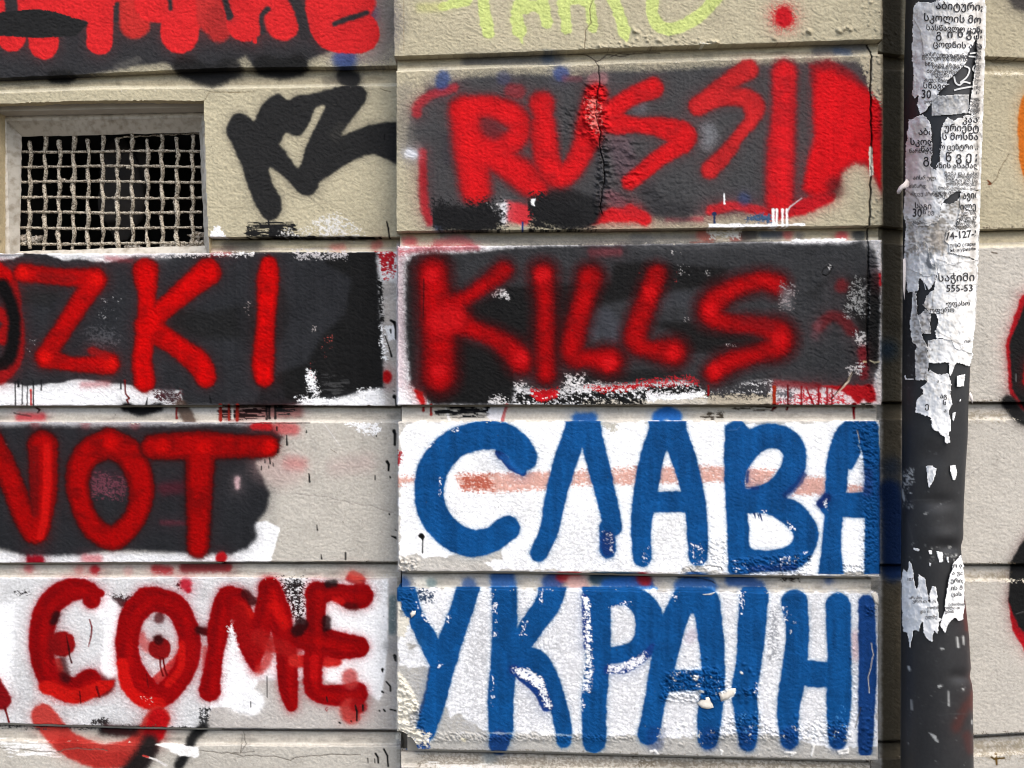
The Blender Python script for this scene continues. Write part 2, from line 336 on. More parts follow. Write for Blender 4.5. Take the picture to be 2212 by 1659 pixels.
# --- DZKI block
t0 = region(-340, 857, Lt[2], Lb[2]); tint(t0, (247, 247, 247))
K.spray(on(H_, (1060, 500), (1090, 1150)), 20, (205, 198, 190), soft=14, clip=(812, 540, 858, 880)); K.spray(on(H_, (1050, 400)), 18, (196, 190, 184), soft=8, clip=(812, 540, 858, 880))
K.dry(on(H_, (980, 140), (1085, 140), (1085, 290), (1030, 310), (985, 230)), (205, 35, 45), dens=.75, soft=12, clip=(800, 543, 858, 700))
K.dry(on(H_, (1025, 640), (1090, 640), (1080, 720), (1050, 730)), WHITE, dens=1.6, soft=5)
DZ = (45, 46, 49)
K.spray(on(G_, (-60, 115), (90, 100), (150, 68), (300, 75), (400, 117), (500, 95), (640, 118), (720, 118), (900, 75), (1100, 70), (1659, 62)) + on(H_, (100, 150), (960, 148), (975, 400), (1000, 700), (1012, 1040),
        (860, 1058), (700, 1110), (560, 1115), (450, 1150), (300, 1160), (0, 1160)) + on(G_, (1400, 1062), (1195, 1055), (1185, 960), (1090, 955), (980, 955), (860, 925), (520, 885), (400, 905), (180, 928), (-60, 900)),
        col=DZ, fill=True, soft=4, halo=.28, hr=9, clip=(-340, 545, 858, 877), gloss=.25)
K.spray(on(G_, (160, 70), (300, 85), (400, 117)), 3, DZ, soft=2, clip=(-340, 546, 858, 877), halo=0)
for q, c, so, op in [([(1150, 420), (1400, 440), (1659, 390), (1700, 620), (1300, 620), (1100, 560)], (34, 34, 34), 14, .95), ([(90, 280), (400, 300), (330, 410), (110, 380)], (38, 38, 38), 10, .8)]:
    K.spray(on(G_, *q), col=c, fill=True, soft=so, op=op, halo=.15)
K.spray(on(H_, (320, 430), (350, 560), (300, 700)), 16, (34, 34, 35), soft=9, op=.9); K.spray(on(H_, (100, 560), (120, 740)), 12, (38, 38, 40), soft=10, op=.8)
K.spray(on(H_, (630, 140), (965, 140), (975, 400), (1000, 700), (1012, 1035), (860, 1055), (620, 1100), (280, 1150), (250, 1060), (330, 940), (510, 880), (620, 690), (760, 560), (800, 330), (640, 230)),
        col=(27, 27, 27), fill=True, soft=9, halo=.15, clip=(-340, 545, 858, 877), gloss=.3)
K.spray(on(H_, (220, 1150), (280, 1040), (330, 1150)), 16, (34, 34, 36), soft=6, clip=(-340, 545, 858, 877))
K.dry(on(H_, (640, 950), (760, 1000), (700, 1090), (620, 1040)), (66, 66, 66), dens=.55, soft=14, kind='brush')
for q in [[(515, 930), (560, 940), (590, 1090), (520, 1060)], [(440, 1110), (540, 1100), (700, 1120), (880, 1100), (930, 1140), (500, 1155)], [(850, 1060), (980, 1050), (960, 1110), (860, 1100)], [(985, 480), (1010, 700), (1030, 850), (1005, 850)]]:
    K.dry(on(H_, *q), WHITE, dens=.58, soft=8, clip=(-340, 545, 858, 876))
K.dry(on(H_, (965, 330), (1000, 340), (1010, 600), (990, 620)), (27, 27, 27), dens=.8, soft=6)
for a, b, n in [((540, 630), (570, 700), 9), ((515, 860), (580, 1000), 16), ((600, 640), (690, 860), 16)]: K.flecks(on(H_, a, (b[0], a[1]), b, (a[0], b[1])), n, (225, 215, 210) if n != 16 else (200, 90, 80), .6, 1.3, seed=n)
K.flecks(on(G_, (650, 340), (800, 340), (800, 500), (620, 500)), 22, (215, 215, 215), .5, 1.1, 3); K.flecks(on(G_, (160, 620), (240, 620), (240, 720), (160, 720)), 22, (205, 205, 205), .5, 1, 4)
K.dry(on(G_, (580, 560), (740, 570), (760, 650), (580, 650)), (104, 104, 108), dens=.5, soft=16, op=.5)
K.flecks(on(G_, (1580, 370), (1659, 370), (1659, 600), (1600, 600)), 9, (230, 215, 210), .7, 1.3, 8)
K.spray(on(G_, (440, 95), (640, 105)), 6, WHITE, soft=4, halo=.2, clip=(0, 547, 860, 600), op=.0)
K.spray(on(G_, (700, 95), (860, 110)), 5, (170, 60, 66), soft=7, op=.5); K.spray(on(G_, (920, 80), (1090, 75)), 7, (200, 200, 202), soft=9, op=.7, clip=(0, 546, 860, 600))
K.spray(on(G_, (1380, 75), (1500, 68)), 4, (150, 30, 36), soft=4, op=.6); K.dry(on(G_, (900, 66), (1659, 62), (1659, 80), (900, 82)), (235, 232, 230), dens=.5, soft=5)
K.dry(on(H_, (420, 150), (780, 150), (760, 195), (450, 190)), (210, 205, 205), dens=.5, soft=8)
RD = (208, 0, 0); RDK = (86, 8, 8)
t = T('L2', 'left part of a red painted letter cut off by the left edge of the photograph')
K.spray(on(G_, (-30, 160), (60, 260), (90, 450), (110, 620), (90, 760), (0, 870)), 16, (150, 14, 16), soft=6, tag=t); K.spray(on(G_, (-10, 190), (30, 220)), 15, RD, soft=5)
K.spray(on(G_, (-340, 300), (30, 480), (20, 620)), 12, (165, 10, 12), soft=5)
K.spray(on(G_, (20, 270), (80, 420), (95, 560), (70, 720), (10, 800)), 13, (14, 12, 12), soft=7); K.spray(on(G_, (-20, 860), (40, 850)), 7, (160, 18, 20), soft=4)
def letter(S, strokes, blk, label, core, halo, hs=1.45, soft=6, clip=None, hop=.75, g=1.1):
    """a sprayed letter: dull overspray, denser band, bright wet centre"""
    t = T(blk, label); mid = tuple(a * .64 + b * .36 for a, b in zip(core, halo))
    ss = [on(S, *[(a[0], a[1], a[2] * g) for a in st]) for st in strokes]
    for st in ss: K.spray([(p[0], p[1], p[2] * hs) for p in st], col=halo, soft=soft * 1.6, op=hop, halo=.12, hr=7, clip=clip)
    for st in ss: K.spray([(p[0], p[1], p[2] * 1.12) for p in st], col=mid, soft=soft * 1.05, halo=.08, tag=t, clip=clip, gloss=.2, op=.93)
    for st in ss: K.spray([(p[0], p[1], p[2] * .78) for p in st], col=core, soft=soft * 1.35, halo=.03, mot=.6, clip=clip)
letter(G_, [[(150, 190, 42), (400, 215, 38), (620, 230, 50)], [(620, 240, 52), (480, 450, 46), (300, 730, 42)], [(300, 745, 48), (480, 785, 32), (710, 785, 50)]], 'L2', 'red painted letter Z', (184, 2, 2), RDK, 1.3, 3.6)
for p in [(150, 190), (625, 235), (720, 785), (300, 740)]: K.spray(on(G_, p), 12, (216, 10, 4), soft=8)
K.spray(on(G_, (600, 700), (690, 730)), 8, (160, 14, 14), soft=5, op=.8); K.spray(on(G_, (260, 215), (470, 225)), 9, (130, 14, 14), soft=7, op=.55)
letter(G_, [[(950, 180, 62), (960, 340, 42), (955, 540, 42), (930, 760, 48), (945, 900, 50)], [(1355, 185, 66), (1180, 330, 52), (1000, 490, 46)], [(960, 540, 60), (1130, 650, 50), (1290, 770, 58), (1345, 870, 50)]], 'L2', 'red painted letter K in the word ending ZKI', RD, RDK, 1.25, 3.6)
letter(H_, [[(262, 235, 38), (258, 340, 52), (245, 600, 42), (225, 880, 52), (232, 970, 46)]], 'L2', 'red painted letter I', (216, 0, 0), RDK, 1.3, 3.6)
for x, y0, y1, w in [(100, 900, 1055, 1.6), (145, 905, 1045, 1.8), (178, 930, 1060, 1.6), (218, 900, 1060, 1.8), (270, 890, 955, 1.8), (120, 890, 930, 3)]: K.drip(G_(x, 0)[0], G_(0, y0)[1], G_(0, y1)[1], w, (26, 26, 28))
K.drip(G_(202, 0)[0], G_(0, 955)[1], G_(0, 1050)[1], 2.6, (190, 30, 20)); K.line(on(G_, (815, 890, 6), (820, 980, 5), (845, 1010, 6), (828, 1020, 6), (845, 1055, 6)), 2, (110, 16, 16)); K.drip(G_(790, 0)[0], G_(0, 890)[1], G_(0, 945)[1], 2, (40, 40, 42))
K.line(on(G_, (965, 1000, 2), (955, 1050, 7)), 1, (20, 20, 22)); K.line(on(G_, (1368, 990, 3), (1378, 1035, 8)), 1, (20, 20, 22))
K.spray(on(G_, (540, 920), (700, 915)), 6, (190, 110, 112), soft=8, op=.6); K.dry(on(G_, (1010, 960), (1180, 965), (1180, 1050), (1010, 1030)), (80, 40, 44), dens=.5, soft=9)
K.spray(on(G_, (1100, 960), (1120, 1000)), 12, (60, 50, 54), soft=8, op=.6)
K.spray(on(H_, (1030, 960), (1035, 980)), 9, (190, 20, 25), soft=5, clip=(828, 780, 858, 850)); K.line(on(H_, (1022, 700, 3), (1050, 780, 4), (1065, 835, 7)), 1, (18, 18, 18))
K.flecks(on(H_, (1060, 840), (1105, 840), (1105, 1080), (1060, 1080)), 8, (20, 20, 20), .8, 1.4, 2)
for q in [[(1060, 600, 8), (1085, 615, 10), (1094, 660, 9), (1096, 718, 9)], [(1058, 660, 6), (1060, 680, 5)], [(1083, 1098, 14), (1095, 1110, 9), (1097, 1155, 8)]]: K.line(on(H_, *q), 1, (16, 16, 16))
# groove below DZKI
K.spray(on(G_, (0, 1085), (1500, 1085)), 8, (200, 198, 194), soft=8, op=.6, halo=0)
K.spray(on(G_, (820, 1065), (920, 1095), (1040, 1065)), 9, (20, 20, 22), soft=6); K.spray(on(G_, (1180, 1060), (1210, 1100), (1240, 1160)), 12, (84, 66, 56), soft=5, op=.85)
K.spray(on(G_, (130, 1130), (270, 1130)), 8, (190, 50, 58), soft=8, op=.8); K.line(on(G_, (230, 1065, 5), (260, 1085, 6), (245, 1105, 4)), 1, (60, 14, 16)); K.line(on(G_, (90, 1105), (200, 1128)), 1, (30, 30, 30), jit=.6)
K.spray(on(H_, (0, 1215), (450, 1190)), 12, (120, 30, 32), soft=10, op=.55); K.dry(on(H_, (-60, 1170), (260, 1170), (230, 1240), (-60, 1240)), (36, 20, 20), dens=.7, soft=6, kind='brush')
K.dry(on(H_, (300, 1170), (450, 1165), (440, 1200), (330, 1210)), (40, 40, 40), dens=.7, soft=6, kind='brush')
for x, y1, c in [(-340, 1240, (120, 24, 24)), (0, 1235, (130, 28, 24)), (25, 1240, (215, 210, 200)), (250, 1245, (26, 24, 24)), (268, 1240, (26, 24, 24)), (305, 1240, (26, 24, 24))]: K.drip(H_(x, 0)[0], H_(0, 1160)[1], H_(0, y1)[1], 2.6, c)
for x in (1440, 1495, 1550): K.drip(G_(x, 0)[0], G_(0, 1055)[1], G_(0, 1150)[1], 4 if x != 1495 else 2.6, (150, 40, 30))

# --- NOT block
K.spray(on(M_, (-600, 60), (160, 50), (250, 45), (335, 90), (320, 150), (275, 315), (-600, 320)), col=WHITE, fill=True, soft=2, halo=0, clip=(380, 900, 700, 1213))
K.spray(on(L_, (-60, 240), (1100, 250), (1600, 250), (1600, 330), (-60, 330)), col=(245, 245, 245), fill=True, soft=10, clip=(-340, 900, 700, 1215))
K.spray(on(G_, (-60, 1175), (1659, 1175)), 10, (190, 190, 192), soft=9, clip=(-340, 912, 600, 1000))
K.spray([(-60, 925), (60, 918), (200, 922), (330, 920), (480, 916), (590, 922), (612, 945), (600, 975), (555, 1000), (572, 1040), (584, 1065), (578, 1100), (552, 1135), (556, 1160), (535, 1185), (500, 1200), (400, 1196), (250, 1188), (180, 1200), (60, 1203), (0, 1185), (-60, 1190)],
        col=(40, 41, 44), fill=True, soft=8, halo=.3, hr=11, clip=(-340, 912, 858, 1215), gloss=.2)
K.spray(on(H_, (400, 1530), (470, 1540)), 12, (215, 120, 116), soft=14, op=.6); K.spray(on(H_, (330, 1300), (420, 1310)), 12, (205, 70, 72), soft=9, op=.7, clip=(590, 912, 660, 950)); K.spray(on(H_, (230, 1550), (330, 1600), (400, 1580)), 26, (205, 160, 156), soft=26, op=.35)
K.spray(on(H_, (700, 1560), (900, 1530)), 16, (212, 180, 174), soft=22, op=.4); K.spray(on(H_, (170, 1290), (260, 1290)), 8, (190, 30, 34), soft=6, clip=(400, 912, 660, 950))
K.spray(on(G_, (1070, 1600), (1190, 1590)), 12, (88, 30, 42), soft=12, op=.7); K.spray(on(G_, (620, 1530), (780, 1560)), 20, (80, 44, 54), soft=22, op=.5)
K.dry(on(G_, (600, 1500), (830, 1540), (800, 1650), (600, 1640)), (110, 60, 72), dens=.45, soft=14); K.dry(on(G_, (0, 1440), (80, 1480), (60, 1530), (0, 1520)), (120, 70, 80), dens=.4, soft=10)
K.spray(on(G_, (1550, 1540), (1552, 1590)), 5, (205, 170, 172), soft=5); K.spray(on(L_, (1060, 55), (1200, 60)), 5, (100, 40, 52), soft=6, op=.6); K.dry(on(G_, (-20, 1300), (40, 1310), (30, 1370), (-20, 1380)), (190, 180, 180), dens=.6, soft=5, kind='brush')
for p in [(230, 1180), (560, 1180), (880, 1185)]: K.spray(on(G_, p), 9, (140, 60, 64), soft=8, op=.5, clip=(-340, 914, 700, 950))
RN = (164, 0, 0); NH = (48, 6, 6)
letter(lambda x, y, *r: (x, y) + r, [[(-30, 930, 19), (20, 1030, 18), (50, 1110, 18), (72, 1150, 18)], [(92, 962, 24), (94, 1060, 21), (90, 1120, 16), (84, 1150, 15)]], 'L3', 'red painted letter N', RN, NH, 1.25, 3.4)
K.spray([(76, 970), (76, 1110)], 8, (100, 8, 10), soft=6, op=.7); K.spray([(102, 965), (102, 1050), (96, 1120), (88, 1158)], 8, (200, 12, 8), soft=4)
letter(lambda x, y, *r: (x, y) + r, [[(236, 956, 23), (282, 985, 23), (306, 1050, 20), (296, 1110, 18), (262, 1152, 19), (236, 1162, 19), (200, 1138, 18), (176, 1090, 17), (168, 1030, 19), (190, 980, 22), (236, 956, 23)]], 'L3', 'red painted letter O between N and T', RN, NH, 1.25, 3.6)
letter(lambda x, y, *r: (x, y) + r, [[(330, 966, 19), (430, 962, 22), (520, 964, 18), (580, 964, 17)], [(432, 975, 24), (430, 1080, 20), (428, 1182, 17)]], 'L3', 'red painted letter T', RN, NH, 1.3, 3.6)
for p in [(240, 958), (440, 965), (580, 965), (350, 965)]: K.spray([p], 13, (196, 2, 0), soft=10)
K.spray(on(L_, (1445, 285)), 11, (180, 16, 24), soft=4, halo=.1, clip=(400, 1150, 600, 1215)); K.spray(on(L_, (200, 300), (260, 300)), 9, (150, 12, 30), soft=6, clip=(0, 1180, 600, 1215)); K.spray(on(L_, (560, 290), (640, 295)), 9, (215, 110, 114), soft=8, op=.7, clip=(0, 1180, 600, 1215))
for q in [[(508, 1320, 3), (508, 1332, 5)], [(965, 1335, 3), (965, 1358, 4)], [(525, 1602, 4), (530, 1655, 6)], [(1080, 1322, 12), (1087, 1340, 9), (1086, 1412, 8)], [(1035, 1522, 10), (1046, 1540, 8), (1045, 1580, 7)], [(957, 1612, 3), (957, 1640, 4)], [(1055, 1622, 6), (1058, 1628, 4)],
          [(378, 1350, 3), (382, 1412, 7)], [(316, 1296, 5), (316, 1320, 4)], [(238, 1508, 3), (238, 1530, 4)], [(268, 1500, 4), (272, 1535, 5)], [(290, 1530, 3), (291, 1550, 4)], [(214, 1550, 3), (214, 1575, 4)], [(262, 1550, 3), (262, 1566, 3)], [(322, 1440, 3), (322, 1465, 4)]]: K.line(on(H_, *q), 1, (20, 20, 20))
for q in [[(576, 72, 3), (580, 106, 5)], [(604, 264, 3), (608, 292, 5)], [(764, 252, 5), (764, 298, 5)], [(1064, 144, 4), (1096, 156, 9)], [(1088, 104, 3), (1098, 108, 4)], [(1050, 0, 5), (1052, 5, 4)]]: K.line(on(M_, *q), 1, (20, 20, 20))
K.dry(on(H_, (770, 1270), (980, 1270), (980, 1330), (900, 1340)), WHITE, dens=.7, soft=8, clip=(400, 912, 858, 960)); K.line(on(H_, (620, 1270), (730, 1420)), .7, (235, 232, 228)); K.line(on(H_, (665, 1440), (705, 1465)), .7, (140, 130, 120), jit=.6)
K.line([(640, 1066), (700, 1073), (760, 1088), (800, 1092), (850, 1108)], .6, (165, 158, 150), dep=-.35, jit=1.5)
K.line(on(H_, (0, 1272), (530, 1270)), 1.2, (40, 38, 38), op=.6, jit=.6)
# groove below NOT
for p, c, o in [([(190, 355)], (170, 40, 48), .6), ([(620, 360)], (165, 20, 30), .9), ([(520, 360)], (190, 110, 104), .6), ([(1020, 360), (1100, 370)], (160, 24, 30), .8), ([(1200, 350), (1480, 348)], (110, 20, 24), .85), ([(840, 370)], (190, 130, 126), .5)]: K.spray(on(L_, *p), 10, c, soft=8, op=o, halo=.25, hr=12, clip=(-340, 1214, 858, 1250))
K.spray(on(M_, (0, 350)), 6, (170, 50, 50), soft=6, op=.5)

# --- COME block
tint(region(-340, 857, Lt[4], Lb[4]) * (1 - .0), (232, 232, 232))
K.spray([(-60, 1300), (35, 1300), (20, 1500), (-60, 1520)], col=WHITE, fill=True, soft=14); 
K.spray([(440, 1582), (452, 1538), (474, 1510), (540, 1497), (560, 1470), (700, 1466), (705, 1240), (858, 1240), (858, 1582)], col=(203, 197, 190), fill=True, soft=4, halo=.1, clip=(-340, 1249, 858, 1577))
K.spray([(700, 1255), (838, 1252), (838, 1400), (826, 1500), (818, 1515), (800, 1500), (740, 1480), (700, 1470)], col=WHITE, fill=True, soft=4, halo=.15); K.spray(on(M_, (1075, 560), (1070, 760)), 9, (96, 118, 122), soft=8, op=.8, clip=(840, 1260, 858, 1500)); K.spray(on(M_, (1050, 860)), 12, (150, 150, 150), soft=10, op=.6, clip=(800, 1300, 858, 1500))
K.spray([(488, 1440), (500, 1400), (545, 1300), (560, 1260), (700, 1255), (700, 1460), (560, 1465), (548, 1490), (530, 1520), (480, 1520)], col=(246, 246, 246), fill=True, soft=5, halo=.1)
K.spray(on(L_, (1500, 950), (1540, 1180), (1640, 1230)), 26, WHITE, soft=8)
K.spray([(452, 1538), (470, 1510), (510, 1525), (548, 1530)], 14, (248, 248, 248), soft=4, halo=.1, clip=(455, 1400, 548, 1528))
K.dry([(0, 1250), (840, 1250), (840, 1300), (0, 1300)], (205, 205, 203), dens=.35, soft=20, op=.45); K.dry([(40, 1440), (500, 1440), (440, 1560), (0, 1560)], (196, 196, 196), dens=.35, soft=24, op=.45)
K.dry(on(M_, (330, 430), (500, 430), (500, 700), (430, 690), (350, 520)), (36, 34, 34), dens=.55, soft=12); K.dry(on(L_, (680, 530), (860, 545), (860, 610), (760, 600)), (40, 34, 34), dens=.8, soft=8)
K.spray(on(L_, (760, 575), (860, 600)), 7, (50, 20, 22), soft=5, op=.9)
for q in [[(1150, 450), (1180, 450), (1180, 480), (1150, 480)], [(100, 505), (190, 500), (190, 520), (100, 520)], [(600, 1340), (700, 1340), (700, 1375), (600, 1375)]]: K.dry(on(L_, *q), (50, 46, 46), dens=.6, soft=6)
CR = (152, 0, 3); CH = (150, 4, 20)
K.spray(on(L_, (700, 1000), (700, 1120), (640, 1150)), 15, (90, 10, 14), soft=6, clip=(0, 1400, 300, 1520)); K.spray(on(L_, (640, 560), (740, 680), (750, 850), (720, 1000)), 22, WHITE, soft=7)
K.spray(on(L_, (980, 1080), (1190, 880), (1200, 1010), (1050, 1130)), col=(200, 50, 46), fill=True, soft=4, op=.9); K.spray(on(L_, (920, 800), (960, 870)), 10, (200, 70, 66), soft=7, op=.7)
def come(S, strokes, label, core=CR):
    t = T('L4', label)
    ss = [on(S, *[(a[0], a[1], a[2] * 1.1) for a in st]) for st in strokes]
    for st in ss: K.spray(st, col=core, soft=3.6, halo=.36, hr=6, tag=t, clip=(-340, 1236, 858, 1600), gloss=.15)
    for st in ss: K.spray([(a[0], a[1], a[2] * .75) for a in st], col=(112, 0, 4), soft=9, halo=0, mot=.9, op=.55, clip=(-340, 1236, 858, 1600))
    for st in ss: K.spray([(a[0] + 6, a[1] + 3, a[2] * .35) for a in st], col=(192, 6, 4), soft=7, halo=0, mot=.8, op=.5, clip=(-340, 1236, 858, 1600))
come(L_, [[(600, 560, 50), (570, 500, 52), (450, 500, 66), (330, 590, 72), (275, 760, 72), (280, 950, 68), (350, 1090, 70), (480, 1150, 72), (590, 1080, 60)]], 'dark red painted letter C')
K.spray(on(L_, (300, 1130), (480, 1190), (620, 1150), (700, 1100)), 14, (198, 18, 12), soft=4, clip=(70, 1470, 250, 1525)); K.spray(on(L_, (600, 490), (660, 520)), 8, CR, soft=3)
K.spray(on(L_, (405, 850)), 26, (150, 10, 14), soft=3); K.spray(on(L_, (350, 700), (370, 660)), 8, (40, 10, 12), soft=6, op=.9); K.spray(on(L_, (400, 960), (430, 1070)), 10, (50, 10, 12), soft=7, op=.8); K.spray(on(L_, (375, 960), (390, 1010)), 7, (190, 40, 34), soft=6, op=.7)
K.spray(on(L_, (350, 800), (350, 900)), 12, (120, 8, 10), soft=8, op=.6)
come(L_, [[(1000, 550, 70), (1160, 620, 66), (1240, 840, 62), (1190, 1040, 64), (1040, 1190, 66), (900, 1080, 68), (830, 900, 64), (860, 680, 70), (960, 560, 74)]], 'dark red painted letter O in the word ending OME')
K.spray(on(L_, (800, 980), (830, 1120), (920, 1220), (1040, 1240)), 12, (205, 14, 10), soft=4); K.spray(on(L_, (1190, 850), (1180, 1000), (1100, 1110)), 7, (200, 16, 12), soft=4)
K.spray(on(L_, (1040, 680)), 11, (70, 8, 10), soft=6, op=.8); K.spray(on(L_, (1045, 880)), 22, (140, 12, 14), soft=2.5); K.spray(on(L_, (1035, 820)), 10, (60, 8, 10), soft=5); K.line(on(L_, (1045, 940, 7), (1050, 1010, 5), (1065, 1055, 7)), 1, (110, 8, 10)); K.line(on(L_, (1065, 940, 7), (1075, 1010, 6), (1090, 1052, 8)), 1, (110, 8, 10))
K.line(on(L_, (432, 790, 2), (450, 880, 7), (455, 930, 4), (468, 972, 6)), 1, (70, 8, 10)); K.line(on(L_, (585, 690, 4), (600, 740, 5), (595, 800, 5), (578, 865, 3)), 1, (120, 20, 26)); K.line(on(L_, (955, 1040, 2), (968, 1130, 4)), 1, (100, 6, 10)); K.line(on(L_, (520, 1160, 5), (528, 1235, 4)), 1, (110, 6, 10)); K.line(on(L_, (630, 1130, 8), (650, 1195, 7)), 1, (110, 6, 10))
K.flecks(on(L_, (910, 1190), (1010, 1190), (1010, 1255), (930, 1255)), 8, (240, 220, 210), .8, 1.8, 4)
K.spray(on(L_, (1300, 760), (1350, 770)), 8, (60, 8, 10), soft=5); K.spray(on(L_, (1340, 880), (1340, 1060)), 6, (190, 80, 76), soft=6, op=.8)
come(L_, [[(1370, 1150, 62), (1400, 950, 46), (1430, 750, 62), (1480, 560, 66), (1540, 560, 70)]] , 'first two strokes of a dark red painted letter M')
come(M_, [[(30, 560, 60), (90, 680, 70), (140, 860, 60), (175, 1000, 26)], [(175, 990, 24), (210, 760, 55), (270, 500, 62)], [(270, 490, 66), (330, 650, 66), (375, 900, 58), (390, 1130, 56), (412, 1250, 36)]], 'dark red painted letter M')
K.spray(on(M_, (90, 600), (140, 660)), 8, (205, 24, 16), soft=6, op=.9); K.spray(on(M_, (110, 520), (155, 570)), 9, (60, 8, 10), soft=5, op=.9); K.spray(on(M_, (300, 600), (370, 720)), 11, (205, 14, 10), soft=8, op=.9); K.spray(on(M_, (200, 1020), (250, 960), (260, 850)), 9, (190, 50, 46), soft=7, op=.8)
K.dry(on(M_, (0, 740), (30, 700), (60, 900), (10, 900)), WHITE, dens=.6, soft=6)
K.spray(on(M_, (60, 640), (120, 820), (170, 900)), 17, (150, 6, 8), soft=6, halo=.1, op=.9); K.spray(on(M_, (200, 800), (300, 860), (420, 880)), 16, (170, 24, 22), soft=7, op=.8); K.spray(on(M_, (430, 960), (700, 960)), 12, (206, 40, 34), soft=5, halo=.1)
come(M_, [[(575, 510, 58), (565, 800, 54), (550, 1100, 54), (600, 1170, 54), (720, 1185, 58), (830, 1175, 68)], [(570, 520, 60), (700, 510, 50), (790, 540, 64), (860, 535, 72)], [(470, 800, 66), (600, 830, 76), (740, 860, 76), (845, 870, 62)]], 'dark red painted letter E')
for p, r, c in [([(700, 560), (740, 570)], 7, (206, 20, 16)), ([(450, 760), (480, 720)], 13, (34, 8, 10)), ([(640, 690), (640, 740)], 9, (30, 8, 10)), ([(780, 600), (830, 610)], 7, (80, 8, 10)), ([(650, 460), (690, 450)], 7, (20, 18, 18)), ([(790, 420), (870, 440)], 8, (150, 14, 18)), ([(560, 1060), (560, 950)], 9, (190, 10, 12))]: K.spray(on(M_, *p), r, c, soft=5, op=.85)
K.spray(on(M_, (790, 1060), (800, 1100)), 15, (190, 60, 56), soft=7, op=.8); K.spray(on(M_, (790, 1270), (800, 1310)), 20, (196, 56, 50), soft=7, op=.9); K.spray(on(M_, (840, 1250), (860, 1260)), 14, (160, 14, 18), soft=6, op=.9); K.spray(on(M_, (810, 400), (850, 420)), 9, (200, 70, 60), soft=5, op=.8)
K.spray(on(L_, (-20, 1100, 30), (10, 1210, 60)), 18, (130, 8, 14), soft=4); K.line(on(L_, (30, 1260, 10), (45, 1310, 6), (58, 1358, 7)), 2, (110, 8, 12)); K.spray(on(L_, (1210, 460)), 12, (190, 20, 40), soft=7, op=.9); K.spray(on(L_, (1230, 500)), 5, (190, 20, 40), soft=5)
for q in [[(250, 1060, 3), (252, 1195, 3)], [(640, 1195, 4), (645, 1225, 4)], [(828, 1250, 5), (838, 1290, 7), (838, 1350, 5)], [(877, 1250, 7), (878, 1285, 5)], [(1005, 1015, 10), (1006, 1030, 5)], [(1030, 1095, 5), (1056, 1125, 6), (1058, 1155, 6)], [(1003, 1160, 7), (1012, 1166, 5)], [(1084, 925, 10), (1096, 950, 14)],
          [(1012, 1275, 5), (1022, 1288, 6)], [(985, 1284, 5), (988, 1286, 5)], [(1055, 1276, 4), (1096, 1285, 7)], [(723, 1362, 6), (730, 1366, 5)], [(145, 1225, 3), (145, 1262, 3)], [(800, 1352, 5), (802, 1354, 5)],
          [(908, 1595, 3), (912, 1625, 3)], [(960, 1565, 7), (976, 1590, 6), (978, 1625, 6)], [(955, 1600, 3), (956, 1625, 3)], [(1014, 1535, 6), (1038, 1580, 6), (1042, 1648, 6)]]: K.line(on(M_, *q), 1, (20, 20, 20))
K.line(on(M_, (645, 1262), (632, 1275), (640, 1288), (648, 1275)), .9, (150, 60, 60))
# bottom: smile stroke over the groove
K.spray(on(L_, (680, 1410), (820, 1420), (960, 1410)), 10, (34, 32, 32), soft=9); K.spray(on(L_, (1330, 1390), (1260, 1460), (1230, 1540), (1170, 1640)), 10, (30, 30, 30), soft=7); K.spray(on(L_, (960, 1470), (960, 1540), (860, 1659), (840, 1720)), 20, (32, 30, 30), soft=9)
LATE = 1
K.dry(on(L_, (0, 1480), (300, 1490), (400, 1580), (60, 1570)), (246, 244, 240), dens=.75, soft=8, kind='brush')
t = T('L5', 'curved end of a washed out red painted smile')
K.spray(on(L_, (280, 1320), (380, 1440), (480, 1520), (650, 1580), (820, 1560), (950, 1470), (1030, 1340)), 25, (192, 50, 42), soft=5, op=.93, halo=.2, tag=t); K.spray(on(L_, (1035, 1340), (1010, 1430)), 20, (188, 12, 18), soft=5)
K.spray(on(L_, (420, 1500), (640, 1600), (800, 1600)), 16, (176, 44, 38), soft=7, op=.8); K.spray(on(L_, (980, 1500), (930, 1590), (860, 1680), (830, 1730)), 18, (34, 28, 28), soft=12); K.spray(on(L_, (700, 1400), (880, 1430)), 8, (60, 24, 24), soft=8, op=.8)
K.spray(on(L_, (1020, 1505), (1060, 1500), (1300, 1515), (1295, 1590), (1240, 1600)), col=(246, 244, 240), fill=True, soft=2, halo=0, wob=4); K.line(on(L_, (935, 1578, 5), (1020, 1605, 6), (1085, 1642, 8)), 2, (240, 235, 230)); K.line(on(L_, (935, 1578, 5), (970, 1588, 5)), 2, (215, 60, 50))
K.dry(on(L_, (0, 1380), (1340, 1395), (1320, 1280), (1360, 1280), (1350, 1400), (0, 1400)), (60, 60, 60), dens=.35, soft=5); K.dry(on(L_, (1300, 1270), (1365, 1275), (1345, 1390), (1300, 1390)), (50, 50, 50), dens=.55, soft=7, clip=(430, 1520, 456, 1574))
for q in [[(0, 1527), (60, 1530), (200, 1545), (360, 1555), (480, 1530), (700, 1540)], [(1300, 1545), (1420, 1560), (1570, 1560), (1659, 1555)], [(1610, 1500), (1575, 1560)], [(1590, 1420), (1610, 1500)]]: K.line(on(L_, *q), .7, (110, 104, 94), dep=-.5, jit=1.6)
K.line(on(M_, (0, 1560), (90, 1580), (300, 1580), (400, 1605), (480, 1585), (700, 1570), (860, 1575)), .8, (100, 94, 84), dep=-.6, jit=1.6); K.line(on(M_, (90, 1440), (85, 1500), (75, 1560)), .7, (110, 104, 94), dep=-.5, jit=1)

